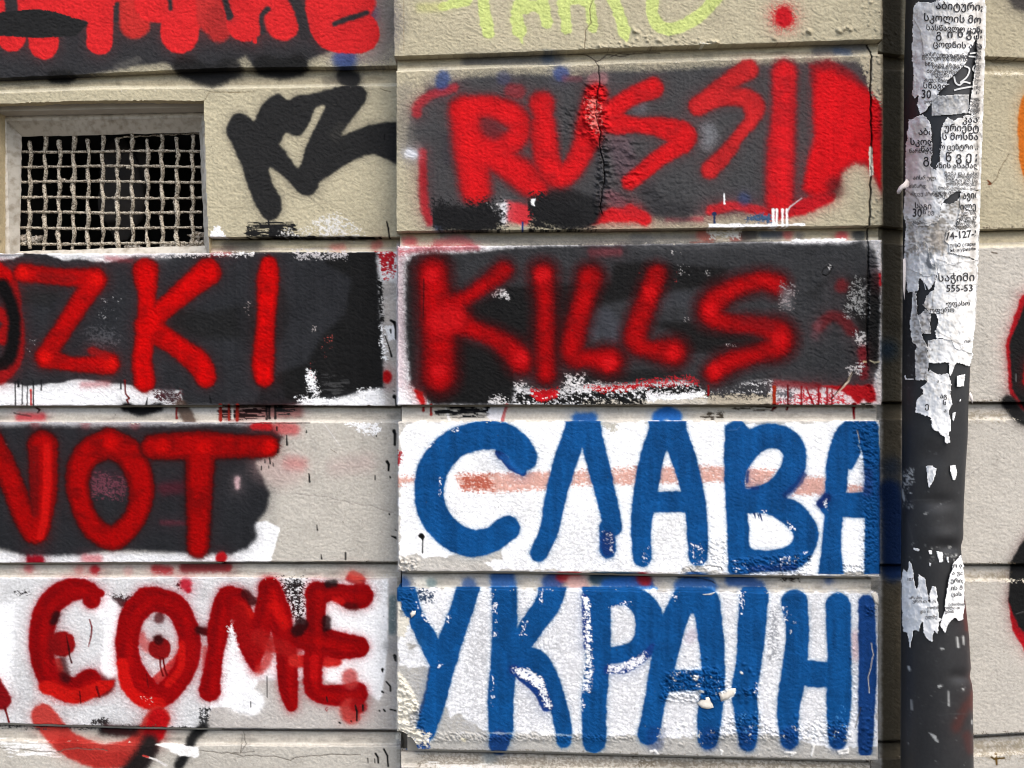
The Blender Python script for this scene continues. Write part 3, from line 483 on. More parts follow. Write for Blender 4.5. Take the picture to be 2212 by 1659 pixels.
# --- pilaster: pale green letters at the top
GN = (214, 226, 140); t = T('P0', 'row of pale green painted letters with drips, cut off by the top of the photograph')
for p in [[(480, -60, 60), (560, 0, 32), (400, 45, 24)], [(665, -60, 36), (675, 60, 34), (690, 160, 36), (705, 215, 34)], [(960, -60, 40), (890, 70, 34), (905, 200, 40)], [(905, 190, 40), (916, 245, 12), (920, 280, 4)], [(900, 60, 40), (1000, 40, 36), (1060, 70, 34)],
          [(1050, -60, 34), (1060, 60, 34), (1085, 145, 36)], [(1180, -60, 34), (1200, 80, 34), (1212, 185, 30)], [(1180, 20, 30), (1280, -10, 30), (1350, 20, 26)], [(1360, -60, 30), (1370, 60, 28), (1385, 180, 28)], [(1480, -60, 34), (1540, 50, 34), (1590, 200, 36)], [(1590, 200, 36), (1602, 262, 10)]]:
    K.spray(on(C_, *p), col=GN, soft=2, halo=.12, hr=4, tag=t, wob=2)
K.spray(on(C_, (260, 50), (380, 45)), 9, (205, 205, 130), soft=8, op=.6)
K.spray(on(D_, (285, -60, 38), (280, 90, 36), (340, 180, 38), (450, 180, 36), (600, 90, 36), (740, -60, 36)), col=GN, soft=2, halo=.12, hr=4, tag=t)
t = T('P0', 'soft round red painted dot'); K.spray(on(D_, (1135, 105), (1140, 120)), 20, (200, 24, 34), soft=9, halo=.45, hr=9, grain=1.2, tag=t)
K.line(on(C_, (1385, 0), (1365, 60), (1370, 150), (1335, 200), (1330, 320)), .8, (120, 106, 84), dep=-.9, jit=1.3); K.line(on(C_, (150, 0), (150, 180), (148, 330)), .6, (168, 152, 122), dep=-.4, jit=1)
K.lumps(on(C_, (1290, 300), (1659, 260), (1659, 310), (1290, 325)), 26, 2, 5, 1.6, 3); K.lumps(on(D_, (130, 180), (400, 190), (700, 270), (720, 295), (130, 312)), 40, 2, 5.5, 1.9, 4)
K.lumps(on(D_, (540, 270), (720, 270), (720, 295), (540, 300)), 14, 2, 5, 2.2, 5); K.lumps(on(D_, (1250, 190), (1330, 190), (1330, 220), (1250, 220)), 8, 3, 6, 1.6, 6); K.lumps(on(D_, (1480, 185), (1620, 185), (1620, 215), (1480, 215)), 8, 3, 7, 2.2, 7)
K.lumps(on(E_, (100, 0), (230, 0), (230, 200), (140, 200)), 26, 1.6, 4.5, 1.6, 8); K.lumps(on(E_, (0, 170), (60, 170), (60, 200), (0, 200)), 5, 3, 7, 2, 9); K.lumps(on(D_, (1040, 230), (1090, 230), (1090, 265), (1040, 265)), 2, 4, 7, 1.6, 10)
K.flecks(on(D_, (540, 270), (720, 270), (720, 300), (540, 300)), 14, (240, 238, 225), .8, 2, 9)
# groove
K.spray(on(C_, (560, 400), (1150, 380)), 12, (92, 92, 92), soft=11, op=.75, clip=(857, 106, 1300, 140)); K.spray(on(C_, (1090, 375)), 12, (66, 84, 108), soft=10, op=.7, clip=(857, 106, 1300, 140)); K.spray(on(D_, (1350, 330), (1659, 305)), 10, (96, 96, 98), soft=9, op=.8, clip=(1600, 86, 1900, 120)); K.spray(on(D_, (1480, 335), (1560, 350)), 7, (60, 84, 120), soft=7, op=.6, clip=(1600, 86, 1900, 120))
for q in [[(1220, 360), (1275, 352), (1340, 358), (1400, 400), (1410, 405), (1480, 360), (1560, 365), (1659, 350)], [(1400, 400), (1425, 440), (1424, 500), (1420, 600)]]: K.line(on(C_, *q), .9, (60, 50, 44), dep=-1, jit=1.5)
K.line(on(D_, (0, 375), (60, 350), (200, 350), (330, 345)), .8, (70, 60, 50), dep=-.8, jit=1.3)
# --- RUSSIA block
clR = (857, 112, 1908, 502)
K.spray([(880, 250), (925, 185), (1010, 165), (1130, 158), (1240, 163), (1262, 158), (1290, 152), (1420, 150), (1560, 141), (1700, 134), (1845, 130), (1880, 150), (1880, 220), (1800, 300), (1775, 400), (1740, 440), (1640, 460), (1540, 468), (1420, 470), (1250, 476), (1100, 470), (1020, 478), (925, 488), (915, 440), (905, 350), (875, 320)],
        col=(72, 72, 73), fill=True, soft=11, halo=.5, hr=16, clip=clR, grain=.5, gloss=.1)
K.spray([(875, 200), (870, 280), (890, 340)], 18, (140, 134, 124), soft=20, op=.55, clip=clR, grain=1)
for p, r, c, o in [([(235, 740), (240, 690), (330, 620), (480, 575)], 9, (176, 44, 52), .85), ([(270, 1000), (275, 1200), (285, 1350), (320, 1450)], 8.5, (176, 36, 44), .9), ([(850, 590), (900, 600)], 14, (150, 46, 52), .75), ([(1390, 520), (1440, 515)], 13, (170, 120, 122), .7), ([(395, 540), (410, 510)], 14, (62, 80, 128), .85),
                   ([(1175, 480)], 15, (64, 82, 134), .85), ([(800, 510)], 14, (72, 76, 104), .6), ([(380, 1480)], 10, (60, 78, 120), .8), ([(1200, 515), (1300, 515)], 5, (128, 70, 78), .6)]: K.spray(on(C_, *p), r, c, soft=7, op=o, clip=clR)
K.spray(on(C_, (185, 1000), (210, 1010)), 9, (238, 240, 246), soft=8, halo=.4, hr=7, clip=clR)
K.spray(on(C_, (830, 1380), (930, 1400)), 20, (214, 52, 60), soft=7, clip=(1090, 430, 1180, 489)); K.spray(on(C_, (800, 1340), (795, 1440)), 9, (228, 226, 228), soft=7, clip=clR)
for S, p, r, c in [(C_, [(1370, 1435), (1500, 1415), (1659, 1400)], 11, (214, 30, 36)), (D_, [(20, 1400), (180, 1410), (230, 1430)], 14, (214, 30, 36)), (D_, [(130, 1370), (170, 1390)], 11, (200, 34, 40)), (D_, [(660, 1375), (820, 1345), (1050, 1395)], 10, (196, 40, 46)), (D_, [(1080, 1390), (1280, 1345), (1420, 1280)], 16, (196, 24, 34)), (D_, [(380, 1430), (600, 1430)], 5, (180, 90, 92))]:
    K.spray(on(S, *p), r, c, soft=6, clip=clR, halo=.25)
K.spray(on(D_, (880, 1300)), 13, (60, 74, 112), soft=8, op=.75); K.spray(on(D_, (640, 850), (660, 900), (640, 930)), 12, (140, 142, 146), soft=15, op=.75, grain=1); K.spray(on(D_, (190, 700)), 15, (120, 122, 130), soft=12, op=.5); K.spray(on(D_, (250, 1250), (330, 1360), (480, 1390)), 18, (58, 58, 60), soft=13, op=.85)
K.spray(on(C_, (425, 900), (440, 1050)), 9, (58, 58, 62), soft=9, op=.8); K.spray(on(C_, (1500, 1280), (1560, 1320)), 12, (130, 76, 84), soft=10, op=.6); K.spray(on(C_, (1560, 950), (1600, 1100)), 22, (108, 84, 92), soft=14, op=.6)
RR = (214, 20, 26); RH = (134, 26, 30)
K.spray(on(C_, (1030, 1290, 40), (1180, 1350, 110), (1330, 1380, 100)), col=(36, 36, 37), soft=9, clip=clR)
letter(C_, [[(540, 730, 62), (570, 850, 72), (590, 1000, 74), (620, 1240, 66)], [(540, 710, 50), (700, 700, 52), (850, 750, 56), (905, 830, 50), (860, 920, 50), (700, 970, 60)], [(640, 980, 50), (800, 1060, 60), (960, 1170, 68), (1010, 1210, 56)]], 'P1', 'red painted letter R', RR, RH, 1.36, 8, clip=clR, g=1.15)
K.spray(on(C_, (700, 820), (740, 860)), 16, (112, 40, 44), soft=12, op=.85)
letter(C_, [[(1052, 680, 58), (1060, 760, 44), (1065, 850, 60), (1090, 1050, 60), (1160, 1150, 58), (1250, 1100, 50), (1330, 950, 56), (1370, 800, 66), (1405, 620, 56)]], 'P1', 'red painted letter U across a wrinkled crack', RR, RH, 1.3, 7, clip=clR, g=1.08)
letter(D_, [[(285, 575, 54), (150, 630, 46), (40, 710, 54), (30, 790, 66), (160, 815, 40), (330, 830, 52), (470, 880, 70), (480, 920, 60)], [(470, 940, 50), (330, 1030, 44), (210, 1130, 42), (130, 1190, 38)]], 'P1', 'red painted letter S with an angular lower hook', RR, RH, 1.2, 4.5, clip=clR, g=1.02)
letter(D_, [[(905, 455, 52), (770, 540, 44), (640, 640, 44), (580, 690, 46)], [(580, 695, 46), (740, 640, 42), (880, 640, 50), (945, 700, 56), (930, 780, 36), (850, 880, 30), (760, 1000, 38), (655, 1110, 46)]], 'P1', 'red painted letter like a mirrored S or a 7', (205, 36, 38), RH, 1.22, 5, clip=clR, g=1.0)
letter(D_, [[(1142, 475, 60), (1140, 700, 56), (1120, 1000, 66), (1112, 1310, 66)]], 'P1', 'straight red painted letter I', (216, 22, 30), (120, 30, 36), 1.35, 7, clip=clR, g=1.08)
K.spray([(1748, 138), (1790, 128), (1836, 150), (1880, 195), (1908, 230), (1908, 420), (1893, 395), (1875, 360), (1850, 352), (1822, 368), (1812, 405), (1790, 420), (1750, 428), (1732, 405), (1745, 360), (1762, 300), (1755, 210)], col=(130, 26, 32), fill=True, soft=9, clip=clR, halo=.2)
t = T('P1', 'solid red painted patch at the right end of the block')
K.spray([(1764, 152), (1795, 150), (1835, 172), (1880, 200), (1908, 228), (1908, 410), (1893, 384), (1870, 350), (1838, 352), (1815, 372), (1800, 408), (1762, 424), (1738, 408), (1744, 350), (1758, 300), (1758, 200)], col=(218, 12, 22), fill=True, soft=12, clip=clR, tag=t, halo=.25, gloss=.2)
K.spray(on(D_, (1460, 1200), (1480, 1250)), 13, (70, 24, 26), soft=12, op=.6); K.spray(on(E_, (235, 720), (240, 900)), 9, (150, 16, 26), soft=6, op=.7, clip=clR); K.dry([(1860, 122), (1905, 120), (1905, 225), (1880, 190)], (196, 184, 158), dens=.8, soft=10)
for p in [(540, 730), (590, 950), (620, 1240)]: K.spray(on(C_, p), 18, (224, 22, 26), soft=12, op=.6)
BB = (30, 30, 31)
K.dry(on(C_, (365, 1330), (500, 1360), (690, 1310), (800, 1350), (790, 1505), (400, 1500)), BB, dens=.85, soft=24, clip=(930, 420, 1115, 499)); K.dry(on(C_, (930, 1310), (1050, 1260), (1330, 1440), (1370, 1490), (980, 1500), (960, 1400)), BB, dens=.8, soft=20, clip=(1140, 410, 1320, 498))
K.spray(on(C_, (400, 1420), (600, 1440), (700, 1430)), 24, BB, soft=10, clip=(935, 420, 1100, 500), halo=0); K.spray(on(C_, (1080, 1390), (1250, 1420)), 22, BB, soft=12, clip=clR, halo=.1)
K.flecks(on(C_, (680, 1320), (800, 1320), (800, 1420), (680, 1400)), 26, (225, 222, 220), .6, 1.5, 5); K.dry(on(C_, (980, 1300), (1005, 1300), (1000, 1340), (990, 1340)), WHITE, dens=1, soft=3)
K.drip(C_(925, 0)[0], C_(0, 1455)[1], C_(0, 1500)[1], 2.6, (44, 62, 120)); K.drip(D_(685, 0)[0], D_(0, 1400)[1], D_(0, 1455)[1], 2.8, (40, 56, 92), head=2); K.dry(on(D_, (890, 1440), (930, 1405), (1050, 1400), (1050, 1450)), (70, 96, 126), dens=.8, soft=7)
K.spray(on(D_, (645, 1460), (1000, 1465), (1275, 1462), (1280, 1472), (1000, 1482), (645, 1488)), col=WHITE, fill=True, soft=1.2, halo=0, wob=1.6, tag=None)
for x, w in [(1070, 3.4), (1092, 3), (1131, 3), (1158, 3)]: K.drip(D_(x, 0)[0], D_(0, 1370)[1], D_(0, 1475)[1], w, WHITE)
K.line(on(D_, (1158, 1385, 6), (1180, 1350, 4), (1255, 1295, 3)), 2, (226, 214, 214)); K.drip(D_(750, 0)[0], D_(0, 1262)[1], D_(0, 1330)[1], 2.2, (244, 244, 244), head=.3)
K.wrinkle(on(C_, (1340, 540), (1470, 540), (1490, 900), (1500, 1250), (1450, 1400), (1400, 1350), (1420, 1000), (1330, 850)), 5, sc=10, soft=10, seed=4)
K.wrinkle(on(C_, (1200, 680), (1340, 680), (1340, 900), (1150, 900)), 2.2, sc=9, soft=20, seed=6); K.wrinkle(on(D_, (0, 880), (230, 900), (200, 1200), (0, 1400)), 1.5, sc=9, soft=20, seed=8); K.wrinkle(on(D_, (80, 1200), (500, 1150), (520, 1380), (120, 1380)), 1.0, sc=14, soft=25, seed=9)
K.lumps(on(C_, (1330, 560), (1470, 560), (1500, 900), (1520, 1300), (1420, 1420), (1390, 1300), (1430, 1000), (1320, 880)), 70, 2.2, 6.5, 2.6, 71)
K.lumps(on(C_, (1500, 900), (1640, 900), (1640, 1350), (1500, 1380)), 30, 4, 10, 1.2, 72)
K.line(on(C_, (1424, 440), (1424, 560), (1415, 640), (1400, 740), (1440, 880), (1425, 960), (1460, 1080), (1455, 1200), (1430, 1350), (1440, 1400)), .9, (20, 16, 16), dep=-2, jit=2)
K.dry(on(C_, (1340, 640), (1420, 640), (1440, 900), (1360, 800)), (235, 130, 120), dens=.45, soft=8)
CRK = [(1870, 96), (1884, 122), (1880, 140), (1880, 200), (1882, 330), (1880, 390), (1878, 485), (1874, 500), (1873, 530), (1877, 600), (1873, 700), (1874, 790)]
K.line([(1868, 88), (1872, 98)] + CRK, 1.5, (18, 14, 14), dep=-3, jit=1.5); K.dry(on(E_, (150, 960), (165, 960), (175, 1140), (155, 1150)), (240, 232, 215), dens=2, soft=2)
K.wrinkle(on(E_, (165, 640), (240, 640), (240, 880), (165, 880)), 1.6, sc=6, soft=6, seed=12); K.lumps(on(E_, (120, 330), (240, 330), (240, 640), (170, 640)), 22, 2, 4.5, 1.7, 13); K.lumps(on(E_, (160, 1300), (235, 1280), (235, 1460), (150, 1460)), 14, 2, 5, 1.8, 14)
# groove under RUSSIA
clG = (866, 499, 1896, 531)
K.spray(on(I_, (400, 50), (600, 70)), 9, (70, 88, 100), soft=10, op=.5, clip=clG); K.spray(on(I_, (110, 105), (150, 110)), 10, (196, 84, 84), soft=9, op=.8, clip=clG); K.spray(on(I_, (360, 125), (520, 95), (620, 125)), 9, (186, 100, 100), soft=9, op=.8, clip=clG)
K.spray(on(I_, (700, 100), (2074, 100)), 12, (122, 120, 116), soft=12, op=.7, clip=clG); K.spray(on(J_, (0, 180), (600, 180)), 9, (110, 108, 106), soft=9, op=.7, clip=clG)
for p, r, c in [([(550, 150), (600, 190)], 12, (170, 96, 84)), ([(900, 160), (960, 150)], 12, (56, 54, 54)), ([(1050, 150), (1180, 150)], 10, (62, 70, 80)), ([(820, 180)], 10, (150, 80, 74)), ([(1250, 150)], 10, (180, 90, 86)), ([(1690, 165)], 12, (206, 80, 84)), ([(1830, 160)], 14, (56, 60, 62)), ([(1340, 170)], 9, (120, 116, 110))]: K.spray(on(J_, *p), r, c, soft=8, op=.85, clip=clG)
K.dry(on(J_, (600, 120), (850, 120), (850, 180), (620, 180)), (220, 215, 205), dens=.6, soft=6); K.line(on(J_, (1030, 218), (1300, 215)), 1.6, (240, 236, 230)); K.dry(on(J_, (1280, 195), (1720, 190), (1700, 212), (1290, 212)), WHITE, dens=1.3, soft=4); K.line(on(J_, (450, 215), (640, 218)), 1.3, (190, 110, 90)); K.line(on(J_, (1112, 100, 8), (1140, 112, 10)), 1, (225, 224, 222))

# --- KILLS block
clK = (858, 520, 1906, 874.5)
tint(region(857, 1906, Pt[2], Pb[2]), (246, 244, 244))
K.spray(on(I_, (30, 180), (40, 900)), 12, (240, 238, 238), soft=6, clip=clK)
K.spray(on(J_, (560, 1500), (1130, 1510)), 17, (200, 188, 166), soft=8, clip=(1371, 850, 1680, 875)); K.spray(on(J_, (-400, 1530), (560, 1520)), 8, (222, 214, 198), soft=4, clip=(1200, 862, 1680, 875))
K.spray(on(I_, (40, 180), (50, 320), (60, 900), (60, 1260)), 10, (205, 150, 160), soft=12, op=.35, grain=1.6, clip=clK)
K.spray(on(I_, (60, 190), (250, 170), (520, 165), (680, 160)), 5, (200, 60, 72), soft=8, op=.7, grain=1.0, clip=clK)
K.spray(on(I_, (150, 215), (300, 195), (520, 200), (760, 180), (900, 160), (1200, 140), (2074, 120)) + on(J_, (300, 225), (1100, 215), (1250, 225), (1700, 225), (1850, 200), (1925, 200), (2000, 330), (2005, 700), (1985, 1250), (1940, 1400), (1690, 1415), (1450, 1400), (1130, 1345), (960, 1350), (700, 1430), (560, 1410), (400, 1350), (0, 1370))
        + on(I_, (1600, 1270), (1330, 1330), (1000, 1300), (960, 1425), (700, 1435), (330, 1430), (200, 1340), (140, 1280), (110, 1050), (95, 600), (105, 300)), col=(54, 55, 57), fill=True, soft=7, halo=.42, hr=10, clip=clK, grain=.5, gloss=.28)
KB = (25, 25, 25)
for q, so, op in [(on(I_, (480, 640), (700, 600), (930, 470), (1300, 450), (1680, 455), (1780, 430), (1800, 290), (2074, 270)) + on(J_, (300, 400), (760, 430), (700, 560), (420, 600), (250, 650), (160, 800)) + on(I_, (1960, 560), (1800, 600), (1640, 640), (1560, 800), (1400, 1000), (1100, 960), (900, 900), (600, 760)), 9, .95),
                  (on(I_, (440, 900), (560, 900), (760, 970), (900, 1070), (975, 1170), (985, 1250), (965, 1430), (300, 1432), (240, 1320), (440, 1300)), 7, 1), (on(J_, (120, 870), (420, 860), (620, 920), (980, 980), (1050, 1050), (700, 1110), (430, 1110), (300, 950)), 10, .95), (on(I_, (1350, 1180), (2200, 1150)) + on(J_, (560, 1330), (400, 1320), (100, 1350)) + on(I_, (1700, 1280), (1400, 1280)), 9, .7),
                  (on(J_, (1890, 480), (2005, 480), (1990, 1240), (1910, 1240)), 6, .95), (on(J_, (1740, 500), (1900, 500), (1900, 800), (1700, 810)), 10, .7), (on(J_, (1600, 490), (1380, 640), (1480, 660)), 12, .5), (on(I_, (90, 280), (180, 230), (200, 800), (170, 1250), (110, 1000)), 9, .6), (on(I_, (290, 215), (460, 220), (470, 290), (290, 290)), 2, .6),
                  (on(J_, (760, 1360), (880, 1400), (860, 1440), (740, 1430)), 6, .6), (on(J_, (1780, 800), (2000, 790), (1990, 900), (1850, 960)), 6, .9)]:
    K.spray(q, col=KB, fill=True, soft=so, op=op, halo=.1, clip=clK, gloss=.25)
K.spray(on(I_, (1640, 820), (1720, 740), (1790, 860)), 22, (66, 68, 74), soft=12, clip=clK); K.spray(on(J_, (100, 780), (300, 680), (440, 700)), 15, (62, 64, 68), soft=10, op=.8)
K.spray(on(J_, (0, 250), (1100, 240)), 6, (84, 84, 86), soft=9, op=.7, clip=clK); K.spray(on(I_, (1620, 195), (1840, 190)), 8, (130, 50, 58), soft=8, op=.6)
K.spray(on(I_, (160, 1310), (240, 1330), (268, 1442), (222, 1440), (190, 1380)), col=(196, 26, 26), fill=True, soft=4, halo=.3, clip=(858, 820, 922, 875))
for q, d in [([(980, 1310), (1330, 1320), (1600, 1260), (2074, 1300), (2100, 1400), (1400, 1440), (970, 1430)], .5), ([(790, 1390), (870, 1370), (960, 1440), (780, 1430)], .75), ([(1410, 1190), (1560, 1200), (1560, 1310), (1380, 1310)], .5), ([(820, 540), (840, 500), (900, 490), (930, 560)], .6), ([(1000, 1270), (1060, 1260), (1060, 1330), (990, 1330)], .6)]: K.dry(on(I_, *q), (240, 236, 234), dens=d * .8, soft=9, clip=clK)
K.dry(on(I_, (980, 1330), (1330, 1340), (2074, 1310), (2074, 1440), (980, 1440)), KB, dens=.66, soft=10, clip=clK); K.dry(on(J_, (0, 1370), (560, 1380), (1130, 1350), (1130, 1470), (560, 1470), (0, 1440)), KB, dens=.68, soft=12, clip=clK)
K.dry(on(J_, (560, 1400), (900, 1370), (1130, 1340), (1130, 1440), (640, 1470)), (60, 60, 62), dens=.7, soft=12, clip=clK)
K.dry(on(I_, (1120, 1330), (1330, 1310), (1330, 1370), (1180, 1400)), (206, 20, 30), dens=1.1, soft=9, clip=clK); K.dry(on(I_, (1570, 1290), (1750, 1290), (2074, 1260), (2074, 1300), (1700, 1330)), (196, 16, 26), dens=.62, soft=7, clip=clK); K.dry(on(J_, (0, 1350), (480, 1310), (510, 1370), (0, 1400)), (196, 36, 46), dens=.42, soft=7, clip=clK)
K.dry(on(J_, (100, 1500), (300, 1470), (560, 1440), (580, 1480), (300, 1490), (110, 1520)), WHITE, dens=.8, soft=6, clip=clK)
for a, b, n in [((330, 380), (470, 500), 14), ((560, 420), (740, 500), 16), ((0, 440), (60, 480), 7), ((390, 810), (480, 880), 9), ((740, 1040), (840, 1100), 16), ((300, 280), (400, 310), 10), ((310, 420), (370, 620), 7)]: K.flecks(on(J_, a, (b[0], a[1]), b, (a[0], b[1])), n, (215, 210, 208) if n != 7 else (190, 60, 60), .5, 1.25, n)
K.flecks(on(I_, (1600, 340), (1740, 340), (1740, 500), (1600, 480)), 5, (120, 120, 122), .6, 1.2, 3)
KR = (182, 0, 4); KH = (66, 6, 8)
def kills(S, st, label, hs=1.5, core=KR): letter(S, [[(a[0], a[1], a[2] * 1.12) for a in q] for q in st], 'P2', label, core, KH, hs * 1.18, 13, clip=clK, hop=.95, g=1.12)
kills(I_, [[(320, 360, 68), (340, 600, 70), (370, 900, 74), (370, 1200, 76)], [(900, 340, 36), (760, 450, 32), (600, 560, 28), (420, 650, 50)], [(440, 720, 80), (620, 810, 40), (820, 890, 40), (960, 990, 50), (1040, 1080, 56)]], 'blurred red painted letter K at the start of KILLS')
K.spray(on(I_, (380, 760), (480, 730)), 26, (196, 12, 18), soft=14)
kills(I_, [[(1220, 370, 42), (1240, 650, 34), (1240, 900, 40), (1245, 1190, 36)]], 'blurred red painted letter I', 1.9)
kills(I_, [[(1605, 400, 54), (1560, 560, 46), (1480, 850, 48), (1470, 1030, 50), (1600, 1060, 40), (1760, 1080, 62)]], 'first blurred red painted letter L of KILLS', 1.5)
kills(J_, [[(175, 480, 42), (120, 640, 44), (40, 850, 46), (10, 1020, 50), (120, 1090, 36), (310, 1110, 60)]], 'second blurred red painted letter L, beside the S', 1.5)
kills(J_, [[(1160, 560, 42), (1030, 530, 38), (820, 590, 40), (660, 690, 50), (620, 800, 50), (740, 870, 34), (1000, 900, 34), (1170, 960, 56), (1170, 1060, 52), (980, 1130, 34), (760, 1200, 42), (640, 1290, 34)]], 'blurred red painted letter S at the end of KILLS', 1.65)
for p in [(620, 770), (1180, 1000), (650, 1260), (310, 1120), (120, 620)]: K.spray(on(J_, p), 13, (204, 8, 14), soft=9)
for p in [(310, 380), (370, 1170), (1040, 1060), (1760, 1100), (1220, 380)]: K.spray(on(I_, p), 14, (206, 14, 20), soft=10)
K.spray(on(J_, (900, 860), (1100, 900)), 13, (110, 18, 22), soft=11, op=.4)
K.spray(on(J_, (1690, 570)), 14, (104, 24, 28), soft=9, op=.85); K.spray(on(J_, (1500, 910), (1600, 820), (1700, 850), (1770, 940)), 11, (98, 24, 28), soft=8, op=.85); K.spray(on(J_, (1470, 980), (1500, 880)), 8, (120, 80, 86), soft=8, op=.55)
K.dry(on(J_, (1800, 530), (1880, 540), (1880, 800), (1730, 800)), (190, 190, 188), dens=.32, soft=14, op=.8); K.dry(on(J_, (1800, 960), (1880, 980), (1880, 1060), (1830, 1060)), (205, 202, 200), dens=.5, soft=9); K.spray(on(J_, (1230, 620), (1240, 720)), 9, (130, 128, 130), soft=10, op=.6); K.dry(on(J_, (1200, 560), (1300, 590), (1270, 740), (1200, 740)), (150, 140, 140), dens=.3, soft=12)
K.spray(on(J_, (1860, 1100), (1870, 1300)), 9, (120, 20, 28), soft=7, op=.8); K.dry(on(J_, (1740, 1240), (1860, 1200), (1850, 1280), (1760, 1290)), (206, 200, 198), dens=.5, soft=8); K.spray(on(J_, (1985, 240), (2005, 420)), 6, (225, 222, 220), soft=6, op=.9, clip=clK)
K.spray(on(J_, (1900, 230), (1980, 240)), 8, (215, 212, 210), soft=7, op=.6, clip=clK); K.spray(on(J_, (2000, 480), (2005, 560)), 3, (190, 30, 40), soft=3, clip=clK)
K.spray(on(J_, (1985, 1300), (1990, 1540)), 5, (225, 222, 218), soft=4, clip=clK)
# red drips at lower right
K.spray(on(J_, (1130, 1400), (1500, 1420), (1740, 1480), (1830, 1540), (1130, 1545)), col=(238, 232, 232), fill=True, soft=4, clip=clK); K.dry(on(J_, (1150, 1430), (1700, 1460), (1750, 1540), (1150, 1540)), (206, 60, 70), dens=.42, soft=10, clip=clK)
K.dry(on(J_, (1130, 1410), (1330, 1420), (1280, 1500), (1150, 1500)), (110, 110, 114), dens=.5, soft=10, clip=clK)
t = T('P2', 'dripping red paint run at the lower right corner')
K.spray(on(J_, (1450, 1385), (1940, 1380), (1968, 1440), (1970, 1510), (1905, 1532), (1870, 1500), (1835, 1538), (1815, 1540), (1760, 1480), (1700, 1440), (1600, 1410)), col=(176, 18, 26), fill=True, soft=4, halo=.2, clip=clK, tag=t)
K.spray(on(J_, (1150, 1370), (1350, 1385), (1500, 1395)), 7, (120, 24, 30), soft=6, op=.8, clip=clK)
for x, y0, y1, w, c in [(1138, 1400, 1542, 4.5, (164, 44, 20)), (1250, 1390, 1542, 2.6, (110, 12, 18)), (1360, 1395, 1542, 2.4, (140, 18, 26)), (1500, 1400, 1540, 2.6, (150, 24, 34)), (1570, 1400, 1540, 2.4, (150, 24, 34)), (600, 1390, 1460, 2.6, (130, 12, 18)), (1610, 1420, 1540, 1.6, (130, 30, 36))]: K.drip(J_(x, 0)[0], J_(0, y0)[1], J_(0, y1)[1], w, c)
K.line(on(J_, (1400, 1400, 6), (1430, 1480, 7), (1460, 1540, 8)), 2, (150, 24, 34))
for q, c in [([(1138, 1545, 14), (1145, 1560, 16), (1115, 1590, 5)], (90, 14, 16)), ([(1250, 1545, 12), (1245, 1575, 8), (1240, 1580, 10)], (100, 10, 14)), ([(1790, 1545, 22), (1785, 1580, 12), (1790, 1655, 8)], (120, 10, 18))]: K.line(on(J_, *q), 2, c)
K.line(on(J_, (1900, 200), (1908, 300), (1900, 480), (1898, 700), (1890, 1000), (1900, 1200)), 1.2, (14, 12, 12), dep=-2, jit=1)
K.wrinkle([(1872, 535), (1904, 535), (1902, 860), (1872, 860)], 1.8, sc=6, soft=6, seed=21); K.wrinkle(on(J_, (1750, 1020), (1900, 1020), (1900, 1300), (1750, 1280)), 1.8, sc=7, soft=9, seed=22); K.wrinkle(on(J_, (1330, 380), (1800, 380), (1750, 1350), (1330, 1350)), .7, sc=16, soft=30, seed=23)
K.line(on(J_, (1775, 1280, 7), (1740, 1350, 9), (1700, 1400, 6), (1640, 1460, 3)), 2, (214, 196, 172), dep=-1.6); K.line(on(J_, (1780, 1275), (1750, 1330), (1690, 1390), (1600, 1500)), .8, (40, 28, 24), dep=-2, jit=1); K.line(on(J_, (1915, 1180, 4), (1960, 1200, 7), (1995, 1190, 5)), 1, (200, 190, 160)); K.line(on(J_, (1870, 1190, 8), (1885, 1192, 8)), 1, (216, 190, 150))
K.line(on(J_, (1525, 470), (1535, 440), (1575, 410), (1610, 420), (1600, 460), (1560, 490), (1530, 480)), .9, (24, 22, 22), dep=-1, jit=.5); K.flecks(on(J_, (1570, 395), (1620, 395), (1620, 440), (1570, 440)), 9, (235, 232, 230), .7, 1.5, 4); K.line(on(J_, (1460, 1130), (1580, 1185), (1520, 1260)), .7, (44, 44, 46), dep=-.6, jit=.7)
K.line(on(I_, (245, 410), (243, 600), (240, 730)), 1.0, (50, 10, 12), dep=-.3, jit=.5)
# groove under KILLS
clH = (868, 875, 1890, 911)
K.spray(on(I_, (80, 1500), (2074, 1500)), 15, (206, 200, 190), soft=8, op=.5, clip=clH, halo=0)
for x, y1, w, c in [(242, 1485, 3.4, (150, 40, 36)), (305, 1520, 3.0, (150, 40, 36))]: K.drip(I_(x, 0)[0], I_(0, 1440)[1], I_(0, y1)[1], w, c)
K.spray(on(I_, (735, 1465), (900, 1440), (905, 1530), (870, 1575), (780, 1560)), col=(226, 224, 226), fill=True, soft=3, halo=0, clip=clH); K.line(on(I_, (925, 1440, 14), (905, 1500, 12), (890, 1560, 16)), 3, (196, 110, 110)); K.line(on(I_, (420, 1442, 6), (435, 1500, 7), (455, 1560, 12)), 2, (236, 234, 232))
K.dry(on(I_, (500, 1438), (790, 1450), (770, 1520), (350, 1530), (340, 1500)), (26, 26, 28), dens=.95, soft=7, kind='brush', clip=clH)
K.spray(on(I_, (1500, 1545), (1620, 1545)), 11, (44, 96, 160), soft=7, clip=clH, halo=.2); K.spray(on(O_, (190, 190), (260, 155), (330, 190)), 13, (40, 104, 180), soft=6, clip=clH, halo=.2)
for x0, x1, y in [(810, 1120, 115), (540, 630, 185), (680, 720, 165), (1850, 1950, 110)]: K.dry(on(O_, (x0, y - 18), (x1, y - 18), (x1, y + 20), (x0, y + 20)), (70, 62, 52), dens=.6, soft=6, kind='brush')

